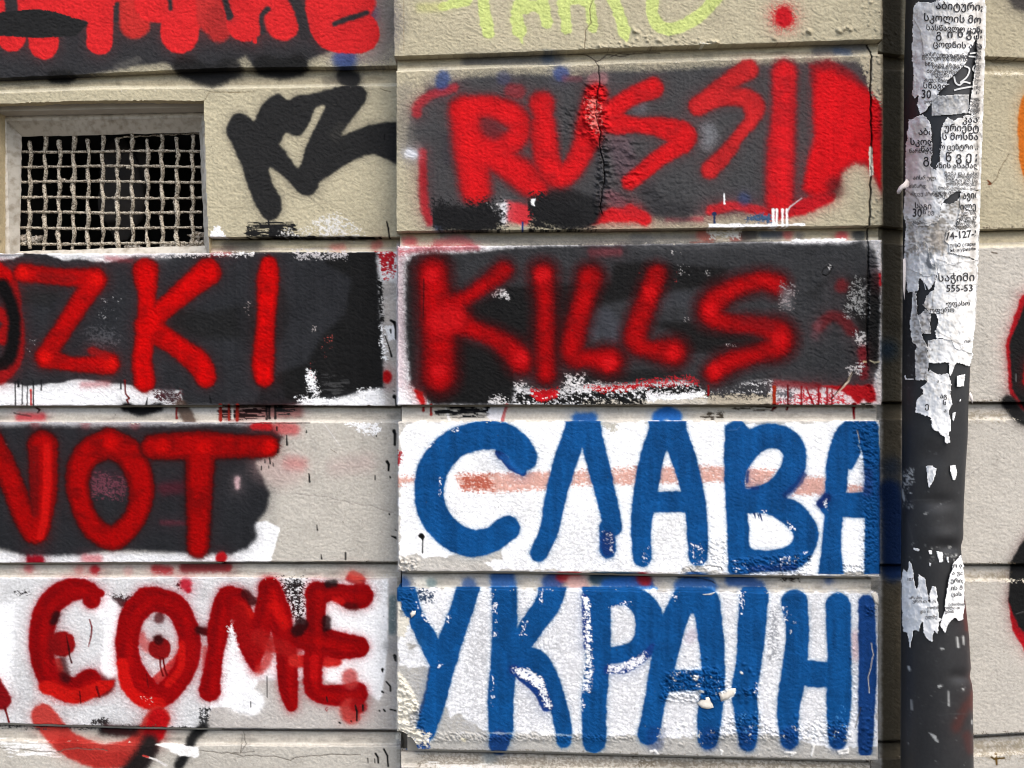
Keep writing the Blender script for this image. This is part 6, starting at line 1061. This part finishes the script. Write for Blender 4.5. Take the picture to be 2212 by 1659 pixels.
W.flecks(on(R_, (305, 20), (370, 20), (372, 250), (300, 250)), 60, (205, 205, 200), .8, 2.2, 11); W.flecks(on(R_, (310, 430), (620, 430), (620, 560), (310, 560)), 26, (205, 205, 200), .8, 1.8, 12); W.flecks(on(E2, (370, 430), (460, 430), (450, 1250), (370, 1250)), 30, (150, 150, 148), .6, 1.4, 13)
W.C = blur(W.C, 1)
def pipe_lr(v): return curve_y(PIPE_L, v), curve_y(PIPE_R, v)
def pipe_ax(v):
    """axis position and radius of the true round barrel at survey height v (its silhouettes touch the measured edges)"""
    l, r = pipe_lr(v); a, b = np.arctan((l - W_U / 2) * MM / DIST), np.arctan((r - W_U / 2) * MM / DIST); c = (a + b) / 2
    return DC * np.tan(c), DC / np.cos(c) * np.sin((b - a) / 2)
def on_pipe(u, v, lift=0.):
    """survey point -> nearest point of the barrel seen there; lift in mm off it"""
    X, Rr = pipe_ax(v); k = (u - W_U / 2) * MM / DIST; q = Rr + lift / 1000
    A = 1 + k * k; B = -2 * (k * X + DC); C = X * X + DC * DC - q * q; disc = np.maximum(0, B * B - 4 * A * C)
    y = (-B - np.sqrt(disc)) / (2 * A); return np.stack([k * y, y, EYE - (v - H_U / 2) * MM / DIST * y], -1)
def dents(u, v):
    g = lambda a, b, ra, rb: np.exp(-((u - a) / ra) ** 2 - ((v - b) / rb) ** 2)
    return -5 * g(2050, 1180, 26, 14) + 3 * g(2040, 1160, 40, 20) - 3.5 * g(2030, 1085, 36, 16) - 4 * g(2078, 1462, 26, 13) - 2.5 * g(2020, 985, 30, 30) + 2 * g(2000, 1130, 30, 50) - 2 * g(2060, 1300, 22, 60)
dp = thing('drainpipe', 'battered black metal drainpipe covered in torn white paper notices', 'drainpipe', tuple(float(x) for x in (loc3(2025, 0, DC)[0], DC, 0)))
bd = base_of(dp)
vs = np.concatenate([[-560, -300, -150], np.arange(-60, 1700, 3.0), [1850, 2300, 2700]]); NT = 120; th = np.linspace(0, 2 * np.pi, NT + 1)
vv, tt = np.meshgrid(vs, th, indexing='ij'); X, Rr = pipe_ax(np.clip(vv, -60, 1800)); sgn = np.sin(tt)
y_ = DC - Rr * sgn; x_ = X - Rr * np.cos(tt); k_ = MM / DIST; uu = W_U / 2 + x_ / y_ / k_; f_ = np.where(sgn > 0, y_, DC)
dn = np.where(sgn > 0, dents(uu, vv), 0) + (fbm(len(vs), NT + 1, 26, 16, 8, 2) - .5) * 1.2
rr_ = Rr + dn / 1000 * np.clip(sgn * 3, 0, 1)
p0 = np.stack([X - rr_ * np.cos(tt), DC - rr_ * sgn, EYE - (vv - H_U / 2) * k_ * (DC - Rr * np.clip(sgn, 0, 1))], -1)
col, z, gg = W.sample(uu.ravel(), vv.ravel())
obj('pipe', p0.reshape(-1, 3), grid_faces(*uu.shape)[:, :].reshape(-1, 4), M_PIPE, dp, 'black painted pipe barrel with dents and rust', col, gg, base=bd)
# wall brackets hidden behind stay simple; collar seam at the top third
# paper notices: canvas of paper tones
PW_ = Canvas(1880, -60, 290, 1860, (250, 249, 246), 29)
PW_.C *= (.93 + .1 * PW_.n20)[..., None]; PW_.C *= (.96 + .07 * PW_.n4)[..., None]
def ptone(S, q, c, op=.6, soft=5): PW_.spray(on(S, *q), col=c, fill=True, soft=soft, op=op, halo=.05, grain=.3)
ptone(E_, [(420, 60), (520, 80), (520, 420), (500, 620), (430, 640)], (232, 226, 222)); ptone(E_, [(380, 900), (560, 860), (560, 1400), (380, 1400)], (226, 208, 202), .55); ptone(E_, [(520, 20), (900, 20), (900, 300), (520, 300)], (242, 238, 232)); ptone(E_, [(400, 1430), (650, 1430), (660, 1659), (400, 1659)], (204, 198, 190), .7)
ptone(E_, [(360, 900), (480, 950), (460, 1180), (390, 1250)], (236, 214, 210), .7); ptone(E_, [(430, 800), (520, 800), (520, 900), (440, 900)], (206, 196, 186), .7); ptone(E2, [(430, 400), (540, 400), (560, 700), (520, 980), (440, 980)], (198, 192, 186), .6); ptone(E2, [(560, 10), (680, 10), (660, 130), (540, 110)], (200, 186, 168), .6)
ptone(E_, [(640, 1340), (760, 1260), (760, 1420), (660, 1480)], (214, 212, 208), .7); ptone(E_, [(846, 300), (910, 300), (905, 740), (800, 700)], (222, 216, 208), .5)
PW_.dry(on(E_, (555, 620), (805, 615), (800, 740), (560, 755)), (150, 150, 150), dens=.9, soft=3, kind='blot'); PW_.dry(on(E_, (555, 620), (805, 615), (800, 740), (560, 755)), (200, 200, 200), dens=.5, soft=3)
PW_.dry(on(E_, (400, 1440), (660, 1440), (640, 1659), (380, 1659)), (150, 140, 128), dens=.42, soft=10, kind='blot'); PW_.dry(on(E2, (440, 480), (560, 480), (540, 980), (450, 980)), (140, 134, 128), dens=.4, soft=8, kind='blot'); PW_.dry(on(E_, (600, 1290), (780, 1250), (780, 1500), (640, 1500)), (130, 126, 120), dens=.42, soft=8, kind='blot')
PW_.dry([(1950, 0), (2120, 0), (2100, 860), (1950, 860)], (206, 198, 184), dens=.38, soft=10, kind='blot', op=.35); PW_.spray([(2118, 0), (2112, 300), (2100, 600)], 5, (170, 160, 146), soft=7, op=.55)
for q in [[(390, 1240), (470, 1300), (520, 1480)], [(560, 1000), (550, 1120), (570, 1240)], [(846, 20), (860, 300), (850, 420)], [(850, 900), (870, 1100), (846, 1240)], [(440, 120), (480, 200), (520, 420)]]: PW_.line(on(E_, *q), .6, (120, 110, 98), jit=1.2, dep=.4)
for q in [[(700, 130), (740, 160), (730, 230)], [(590, 200), (700, 240), (760, 220)], [(560, 640), (640, 700), (760, 760)], [(850, 260), (850, 640)], [(580, 300), (560, 480), (590, 640)]]: PW_.line(on(E2, *q), .6, (140, 134, 126), jit=1.4, dep=.4)
PW_.spray(on(E2, (545, 170), (540, 230), (570, 250)), 5, (120, 124, 126), soft=2); PW_.spray(on(E2, (560, 215)), 5, (240, 240, 240), soft=1.5)
PW_.Z += (fbm(PW_.h, PW_.w, 16, 12, 71, 3) - .5) * 4 + (1 - np.abs(2 * fbm(PW_.h, PW_.w, 20, 11, 72, 3) - 1)) * 2.4 * np.clip(.3 + 2.2 * (fbm(PW_.h, PW_.w, 60, 60, 74, 2) - .4), .2, 1)
PW_.C = blur(PW_.C, 1)
PAPERS = []
GRP = 'torn paper notices pasted on the drainpipe'
def paper(S, pts, lift, label, ragged=2.2, seed=0, curl=0., shade=None, holes=(), step=1.25, name='paper_notice'):
    """a pasted sheet with a torn outline following the pipe; seen edge lifts off a little"""
    p = np.array([S(*a)[:2] for a in pts]); xa, ya = p.min(0) - 3; xb, yb = p.max(0) + 3
    us = np.arange(xa, xb, step); vs = np.arange(ya, yb, step); U, V = np.meshgrid(us, vs)
    _, sd = Canvas.sd_poly_on(U, V, p)
    for h in holes: _, hd = Canvas.sd_poly_on(U, V, [S(*a)[:2] for a in h]); sd = np.minimum(sd, -hd)
    n = (fbm(len(vs), len(us), 9, 9, 500 + seed, 3) - .5) * 2 * ragged * 1.6 + (vnoise(len(vs), len(us), 2, 2, 600 + seed) - .5) * ragged * .9
    l, r = pipe_lr(V); inside = (sd + n > 0) & (U > l - 7) & (U < r + 7)
    keep = inside[:-1, :-1] & inside[1:, :-1] & inside[:-1, 1:] & inside[1:, 1:]
    F = grid_faces(len(vs), len(us))[keep]
    if len(F) < 4: return None
    ids, inv = np.unique(F, return_inverse=True); u, v = U.ravel()[ids], V.ravel()[ids]; s = (sd + n).ravel()[ids]
    col, z, _ = PW_.sample(u, v); L_, R__ = pipe_lr(v); out = np.maximum(0, np.maximum(L_ - u, u - R__))
    lf = lift + .5 + z * .75 + 1.6 * curl * np.exp(-np.clip(s, 0, 40) / 4)
    P = on_pipe(u, v, lf); P[:, 1] -= np.maximum(0, (dents(u, v))) / 1000
    e = np.exp(-np.clip(s, 0, 20) / 1.3)[:, None] * .5; col = col * (1 - e) + lin((250, 249, 246)) * e
    if shade is not None: col = col * lin(shade) / .8
    P[:, 1] = P[:, 1] - 0
    cen = P.mean(0); base = (float(cen[0]), float(cen[1]), float(P[:, 2].min()))
    o = obj(name, P, inv.reshape(-1, 4), M_PAPER, None, None, col, np.zeros(len(P), f32), base=base); o.location = base
    tag(o, label, 'paper notice', GRP)
    th_ = o.modifiers.new('thick', 'SOLIDIFY'); th_.thickness = .0004; th_.offset = -1
    PAPERS.append((o, base, lift)); return o
# curled sheet at the upper left, first; later sheets lie over earlier ones
u1 = paper(E_, [(440, 40), (470, 10), (560, 20), (600, 5), (700, -30), (900, -40), (918, 60), (912, 300), (905, 560), (900, 740), (880, 900), (850, 770), (800, 740), (830, 540), (850, 380), (852, 235), (835, 290), (800, 350), (790, 400), (740, 460), (700, 505), (660, 540), (690, 545), (640, 575), (600, 625), (560, 680), (520, 730), (480, 745), (462, 680), (470, 620), (450, 645), (428, 620), (430, 560), (440, 520), (425, 380), (432, 120)], .6,
           'topmost large notice in Georgian with the number 30, torn diagonally', 2.0, 2, .5)
u2 = paper(E_, [(405, 780), (440, 770), (500, 745), (540, 790), (555, 830), (556, 900), (560, 1000), (555, 1090), (575, 1110), (600, 1060), (620, 960), (615, 880), (630, 800), (660, 770), (700, 785), (760, 770), (790, 745), (860, 770), (895, 800), (890, 1060), (880, 1240), (780, 1260), (720, 1250), (660, 1290), (620, 1330), (600, 1460), (500, 1480), (400, 1470), (370, 1420), (380, 1250), (385, 1050), (395, 900)], .7,
           'second large notice in Georgian with a split down its middle', 2.0, 3, .5)
paper(E_, [(375, 1380), (420, 1440), (520, 1450), (600, 1440), (620, 1330), (700, 1330), (760, 1260), (880, 1240), (905, 1420), (885, 1659), (890, 1720), (640, 1800), (500, 1800), (375, 1740), (385, 1500)], .3, 'crumpled grey layer of paper remains below the second large notice', 2.4, 4, .7)
u4 = paper(E_, [(745, 1260), (800, 1245), (850, 1240), (868, 1300), (880, 1420), (880, 1540), (870, 1640), (862, 1710), (800, 1680), (740, 1670), (675, 1655), (670, 1600), (640, 1575), (655, 1500), (720, 1470), (740, 1380)], 1.1, 'small notice with rounded Georgian letters and the number 74-127-54', 1.2, 5, .5)
u5 = paper(E2, [(600, 240), (700, 215), (860, 200), (862, 300), (855, 560), (850, 640), (835, 700), (825, 820), (760, 800), (700, 780), (690, 730), (590, 715), (575, 670), (600, 620), (585, 560), (540, 550), (500, 500), (520, 440), (570, 400), (590, 300)], 1.0, 'white notice with the phone number 555-53', 1.8, 6, .5)
paper(E2, [(380, 100), (430, 90), (460, 100), (460, 160), (520, 60), (560, 240), (590, 260), (590, 330), (540, 410), (520, 370), (480, 330), (470, 415), (400, 418), (385, 300), (370, 200)], .5, 'blank white scrap left of the phone notice, cut straight at its bottom', 1.6, 7, .5)
paper(E2, [(428, 410), (460, 415), (465, 560), (500, 700), (530, 760), (540, 920), (520, 990), (450, 992), (446, 840), (455, 760), (430, 752), (412, 640), (430, 520)], .6, 'long crumpled grey strip hanging below the blank scrap', 2.4, 8, .7)
paper(E2, [(460, 570), (520, 530), (552, 560), (550, 690), (500, 690), (478, 640)], .8, 'small rounded grey scrap beside the long crumpled strip', 1.8, 9, .6)
paper(E2, [(530, 730), (600, 715), (690, 722), (760, 790), (830, 815), (812, 900), (720, 882), (700, 930), (676, 978), (668, 880), (516, 878), (530, 800)], .7, 'blank white sheet with a straight lower edge below the phone notice', 1.5, 10, .5)
paper(E2, [(545, 925), (600, 955), (672, 945), (690, 1060), (688, 1150), (676, 1200), (684, 1310), (664, 1340), (680, 1400), (655, 1412), (640, 1360), (560, 1300), (548, 1240), (450, 1200), (465, 1110), (500, 1060), (480, 1040), (520, 1000), (510, 950)], .7, 'tapering white scrap with a few Georgian letters hanging down the pipe', 2.2, 11, .6)
for k, (S, q, lab) in enumerate([(E2, [(722, 960), (780, 945), (770, 1030), (722, 1036)], 'small square scrap near the right edge of the pipe'), (E2, [(692, 1210), (705, 1195), (722, 1200), (705, 1260), (695, 1262)], 'thin upright sliver of paper right of the tapering scrap'),
        (E2, [(376, 960), (388, 948), (392, 975), (445, 980), (440, 992), (380, 990)], 'tiny scrap at the left edge of the pipe'), (R_, [(432, 15), (470, 12), (495, 30), (480, 95), (450, 138), (440, 90)], 'short downward pointing scrap, left of a pair on bare black pipe'),
        (R_, [(566, 12), (595, 5), (606, 50), (598, 92), (580, 96), (565, 55)], 'oval scrap, right of a pair on bare black pipe'), (R_, [(488, 478), (525, 480), (528, 540), (505, 545)], 'small scrap above the forked remains'), (R_, [(542, 505), (562, 505), (560, 545), (548, 540)], 'tiny scrap beside the small one above the forked remains'),
        (R_, [(446, 472), (470, 475), (466, 495), (452, 495)], 'speck of paper at the left of the row above the forked remains'), (R_, [(360, 455), (400, 465), (395, 482), (366, 475)], 'narrow level sliver above the left forked piece'), (R_, [(395, 535), (410, 540), (404, 556)], 'paper speck above the toothed top of the left forked piece'), (R_, [(450, 540), (465, 545), (455, 570)], 'paper speck between the two forked pieces'),
        (E2, [(728, 1135), (750, 1112), (748, 1130)], 'slanting speck of paper right of the tapering scrap'), (E2, [(690, 960), (702, 950), (706, 962), (694, 970)], 'speck of paper left of the square scrap')]):
    paper(S, q, .5, lab, 1.0, 20 + k, .2)
u8 = paper(R_, [(345, 520), (362, 570), (372, 640), (385, 690), (392, 600), (430, 620), (440, 690), (450, 750), (460, 660), (488, 670), (500, 760), (512, 850), (500, 940), (480, 915), (470, 975), (440, 960), (418, 920), (416, 865), (395, 915), (365, 915), (345, 1000), (330, 925), (310, 920), (300, 800), (300, 640), (310, 560), (330, 600)], .7, 'left forked piece of a notice with toothed edges low on the pipe', 2.0, 40, .4)
u9 = paper(R_, [(585, 545), (615, 510), (628, 500), (640, 560), (645, 640), (645, 760), (640, 850), (610, 860), (595, 840), (560, 870), (540, 925), (512, 890), (535, 800), (545, 720), (560, 620)], .8, 'right forked piece of a notice with lines of print low on the pipe', 1.8, 41, .4)
paper(E_, [(556, 622), (806, 616), (800, 742), (558, 758)], .45, 'grey mottled sticker on the black pipe below the torn notice', .8, 42, .1)
# loose curls standing off the pipe
def curl_piece(S, pts, d0, bend, label):
    p = np.array([S(*a)[:2] for a in pts]); n = len(p); c = p.mean(0); V = [P3(np.float64(c[0]), np.float64(c[1]), np.float64(d0 - bend))]
    for k in range(n): V.append(P3(np.float64(p[k][0]), np.float64(p[k][1]), np.float64(d0 + bend * math.sin(k * 2.1))))
    V = np.array(V); b = tuple(float(x) for x in V.mean(0)); F = [(0, 1 + k, 1 + (k + 1) % n) for k in range(n)]
    cc = np.empty((n + 1, 3), f32); cc[:] = lin((238, 228, 222)); o = obj('paper_curl', V, F, M_PAPER, None, None, cc, np.zeros(n + 1, f32), base=b, smooth=True); o.location = b
    m_ = o.modifiers.new('thick', 'SOLIDIFY'); m_.thickness = .0004; m_.offset = 0; tag(o, label, 'paper notice', GRP)
curl_piece(E_, [(330, 1250), (345, 1220), (375, 1195), (395, 1170), (416, 1190), (405, 1220), (372, 1235), (345, 1268), (334, 1265)], DC - .012, .003, 'loose pinkish curl of paper sticking out left of the pipe')
curl_piece(E2, [(800, 1080), (812, 1068), (826, 1095), (830, 1125), (824, 1145), (808, 1110)], DC - .01, .002, 'loose white curl of paper sticking out right of the pipe')
curl_piece(E2, [(372, 200), (385, 190), (392, 240), (384, 420), (380, 465), (372, 400)], DC - .006, .001, 'narrow lifted edge of paper on the left side of the pipe')
# printed text: flat ink following the sheet
def text(S, x, y, body, size, par, ang=0., wide=1., lift=2.6, bold=0., col=M_INK, vanish=None):
    cu = bpy.data.curves.new('t', 'FONT'); cu.body = body; cu.size = 1; cu.resolution_u = 2; cu.offset = bold + .005; cu.fill_mode = 'FRONT'
    to = bpy.data.objects.new('t', cu); COLL.objects.link(to); dg = bpy.context.evaluated_depsgraph_get(); me = bpy.data.meshes.new_from_object(to.evaluated_get(dg))
    bpy.data.objects.remove(to)
    if not len(me.vertices): return
    V = np.empty(len(me.vertices) * 3, f32); me.vertices.foreach_get('co', V); V = V.reshape(-1, 3)
    F = [tuple(p.vertices) for p in me.polygons]; bpy.data.meshes.remove(me)
    if len(S(x, y)) != 2: raise ValueError
    u0, v0 = S(x, y); k = S(1, 0)[0] - S(0, 0)[0]; s = size * 1.06 * k; ca, sa = math.cos(ang), math.sin(ang)
    X, Y = V[:, 0] * s * wide, V[:, 1] * s; u = u0 + X * ca + Y * sa; v = v0 - (Y * ca - X * sa)
    o, base, lf = par; L_, R__ = pipe_lr(v); ok = (u > L_) & (u < R__ - .5)
    hit = K_PAPER(o, u, v) & ok; F = [f for f in F if all(hit[i] for i in f)]
    if not F: return
    ids = sorted({i for f in F for i in f}); mp = {a: b for b, a in enumerate(ids)}
    zt_ = PW_.sample(u[ids], v[ids])[1]; P = on_pipe(u[ids], v[ids], lf + 1.3 + np.maximum(zt_, -.5) * .75); bs = np.array(o.location)
    t = obj('printed_text', P, [tuple(mp[i] for i in f) for f in F], col, o, base=bs, smooth=False); return t
def K_PAPER(o, u, v):
    """which survey points lie on the sheet"""
    me = o.data; A = np.empty(len(me.vertices) * 3, f32); me.vertices.foreach_get('co', A); A = A.reshape(-1, 3) + np.array(o.location)
    uu = A[:, 0] / A[:, 1] * DIST / MM + W_U / 2; ww = (EYE - A[:, 2]) / A[:, 1] * DIST / MM + H_U / 2
    ix = set(zip((uu / 1.5).astype(int), (ww / 1.5).astype(int))); 
    near = lambda a, b: any((int(a / 1.5) + i, int(b / 1.5) + j) in ix for i in (0, -1, 1, 2) for j in (0, 1, -1))
    return np.array([near(a, b) for a, b in zip(u, v)], dtype=bool)
def pp(o): return next(p for p in PAPERS if p[0] == o)
q1, q2, q4, q5, q8, q9 = pp(u1), pp(u2), pp(u4), pp(u5), pp(u8), pp(u9)
A1 = .045
for x, y, s, b, w in [(584, 58, 62, 'აბიტურიენტ', 1.0), (503, 135, 62, 'სკოლის მოსწავ', .98), (520, 195, 46, 'სასწავლო ცენტრი', .98), (566, 305, 50, 'ცოდნის ასამაღ', 1.0), (510, 365, 34, 'აისრულეთ ოცნება და', .9), (492, 388, 34, 'მიიღეთ დაიწყო სასწ', .88), (625, 375, 32, 'და სამაბი', .95), (512, 430, 32, 'სწრაფი პროგრამა', .95), (560, 447, 30, 'ნებისმიერი ჯგ', .95), (524, 475, 32, 'ბოლოდ ჩვენთან', .98), (556, 498, 30, 'ოქვენი ცოდ', .98), (508, 530, 28, 'ასევე, ნებისმიე', .9), (500, 575, 50, 'სწავლი', 1.0), (488, 640, 74, '30', .85), (592, 618, 54, '.', 1), (505, 672, 26, 'დოე', .9), (842, 612, 66, '130', .6)]:
    text(E_, x, y, b, s, q1, A1 if y > 60 else .03, w, bold=.012 if s > 40 else .004)
for i, ch in enumerate('გიწვევ'): text(E_, 584 + i * 78 - i * i * 4, 248 - i * 2, ch, 70, q1, 0, .95, bold=.014)
for k in range(19): text(E_, 850 - k * 1.2, 300 + k * 23 + (60 if k > 12 else 0), ['ცენტრი', 'ოსწა', 'აბიტ', 'ური', 'ბოლო', 'სას'][k % 6], 26, q1, .12, .5, bold=.004)
for k in range(5): text(E_, 808, 650 + k * 22, ['სოფია ყ', 'ოდ სკოლ', 'იზრდებ', 'კდაუნტ', 'დებრ'][k], 24, q1, .12, .8, bold=.004)
for x, y, s, b, w in [(640, 855, 58, 'ურიენტებო', .95), (470, 880, 54, 'აბი', 1), (760, 800, 56, 'კასს', 1), (415, 945, 54, 'სკოლი', 1), (625, 912, 56, 'ს მოსწავლ', 1), (410, 998, 34, 'წარმატ', .9), (486, 990, 46, 'წავ', 1), (612, 975, 44, 'ო ცენტრი „ნებიერ', .92), (560, 1098, 44, 'დნის ასამაღლე', 1), (434, 1172, 34, 'აისრულ', 1), (640, 1142, 32, 'ნება და გახდი', 1), (640, 1162, 30, 'ული პროგრამა', 1), (650, 1188, 32, 'იენტო და სამაბ', .95), (650, 1210, 28, 'ლოს ტარდება ჯგ', .9), (410, 1225, 30, 'ასწარდ', .9), (600, 1238, 28, 'მოსწავლეთსა და', .9), (415, 1275, 30, 'ასევე პროგრამ', .95), (560, 1268, 30, 'ტულს შევ', 1), (590, 1290, 30, 'გაც', 1), (445, 1360, 46, 'საგი', 1), (430, 1415, 72, '30', .85), (500, 1398, 34, 'ს ევ:', 1), (430, 1460, 24, 'კავში', 1)]:
    text(E_, x, y, b, s, q2, -.0 if y < 1100 else .02, w, bold=.012 if s > 40 else .004)
for i, ch in enumerate('გიწვევ'): text(E_, 500 + i * 76 - i * i * 1.5, 1062 - i * 4 if i else 1068, ch, 74, q2, 0, .95, bold=.014)
for x, y, s, b, w in [(762, 1300, 62, 'ავიძე', .7), (745, 1370, 56, 'ილეს ფა', .8), (752, 1408, 34, 'ულ წიგნებს', .8), (690, 1448, 34, 'იცემულ 1940 წლ', .85), (650, 1478, 34, 'ლოებს, ჟურნალები', .8), (655, 1502, 32, 'ებს, რუკებს, აფიშე', .8), (650, 1565, 62, '74-127-54', .92), (676, 1618, 30, 'ПЛЮ старые кни', .95), (680, 1648, 30, 'Ы, журналы и д', .95)]:
    text(E_, x, y, b, s, q4, -.10 if y > 1400 else -.06, w, bold=.012 if s > 50 else .004)
for x, y, s, b, w in [(598, 345, 66, 'საჭიმი', 1.0), (652, 412, 60, '555-53-4', 1.0), (650, 505, 40, '•უფასო', 1.0), (545, 548, 40, 'ოფერო', 1.0), (772, 745, 28, 'იანგა', 1)]:
    text(E2, x, y, b, s, q5, -.02, w, bold=.006)
for k, (x, y, b) in enumerate([(580, 568, 'ო ფა'), (575, 608, 'ა ვა'), (568, 650, 'ურიენ'), (570, 690, 'ის მ'), (572, 722, 'ცას'), (556, 775, 'ექიიმილ'), (536, 795, 'იილი თ'), (538, 815, 'ების')]): text(R_, x, y, b, 30 if k < 5 else 20, q9, 0, 1, bold=.01)
for k, (x, y, b) in enumerate([(340, 740, 'არასი'), (360, 760, 'ურო თ'), (440, 795, 'თოხმელ'), (400, 815, 'და ი'), (430, 845, 'ელმე'), (450, 760, 'ი ო'), (330, 640, '107')]): text(R_, x, y, b, 22, q8, 0, 1, bold=.006)
for u_, tx in ((next(p for p in PAPERS if 'tapering' in p[0]['label']), [(590, 1005, 'ა ,', 30), (612, 1108, 'აგ', 40), (630, 1152, 'ს', 40), (636, 1200, 'ა', 34), (512, 1175, 'ე', 50)]),):
    for x, y, b, s in tx: text(E2, x, y, b, s, u_, 0, 1, bold=.008)
# white marker squiggle on bare pipe between torn sheets
M_MARK = plain('white_marker', (235, 235, 232), .6, .05, 300, 0)
def ribbon(S, pts, w, label):
    p = np.array([S(*a)[:2] for a in pts]); p = curve(np.hstack([p, np.zeros((len(p), 1))]), 6)[:, :2]; t = np.gradient(p, axis=0); t /= np.linalg.norm(t, axis=1, keepdims=True); nn = np.stack([-t[:, 1], t[:, 0]], 1) * w
    q = np.concatenate([p + nn, p - nn]); V = on_pipe(q[:, 0], q[:, 1], 1.2); k = len(p); o = obj('marker_stroke', V, [(i, i + 1, k + i + 1, k + i) for i in range(k - 1)], M_MARK, dp, label, base=bd)
ribbon(E_, [(705, 590), (740, 580), (822, 565)], 1.8, 'white marker stroke on the black pipe'); ribbon(E_, [(705, 500), (715, 540), (740, 555), (770, 535), (812, 545)], 1.8, None); ribbon(E_, [(770, 430), (805, 450), (790, 500), (745, 540)], 1.7, None); ribbon(E_, [(808, 350), (845, 345)], 1.6, None); ribbon(E_, [(800, 368), (848, 372)], 1.6, None); ribbon(E_, [(840, 425), (828, 450), (838, 470)], 1.5, None)
ribbon(E2, [(500, 320), (520, 400)], 1.2, None); ribbon(E2, [(520, 330), (545, 385)], 1.2, None)

# ------------------------------------------------------------------ ground
n = 24; xs = np.linspace(-30, 30, n + 1); ys = np.concatenate([np.linspace(-30, 0, 12), np.linspace(.3, 3, 4)]); X, Y = np.meshgrid(xs, ys)
V = np.stack([X, Y, 0 * X], -1).reshape(-1, 3); g = obj('pavement', V, grid_faces(len(ys), len(xs))[::-1].reshape(-1, 4)[:, ::-1].copy(), M_PAVE); tag(g, 'grey concrete pavement in front of the wall', None, kind='structure')
print('tris about', sum(len(o.data.polygons) * 2 for o in SC.objects if o.type == 'MESH'), 'objects', len(SC.objects))
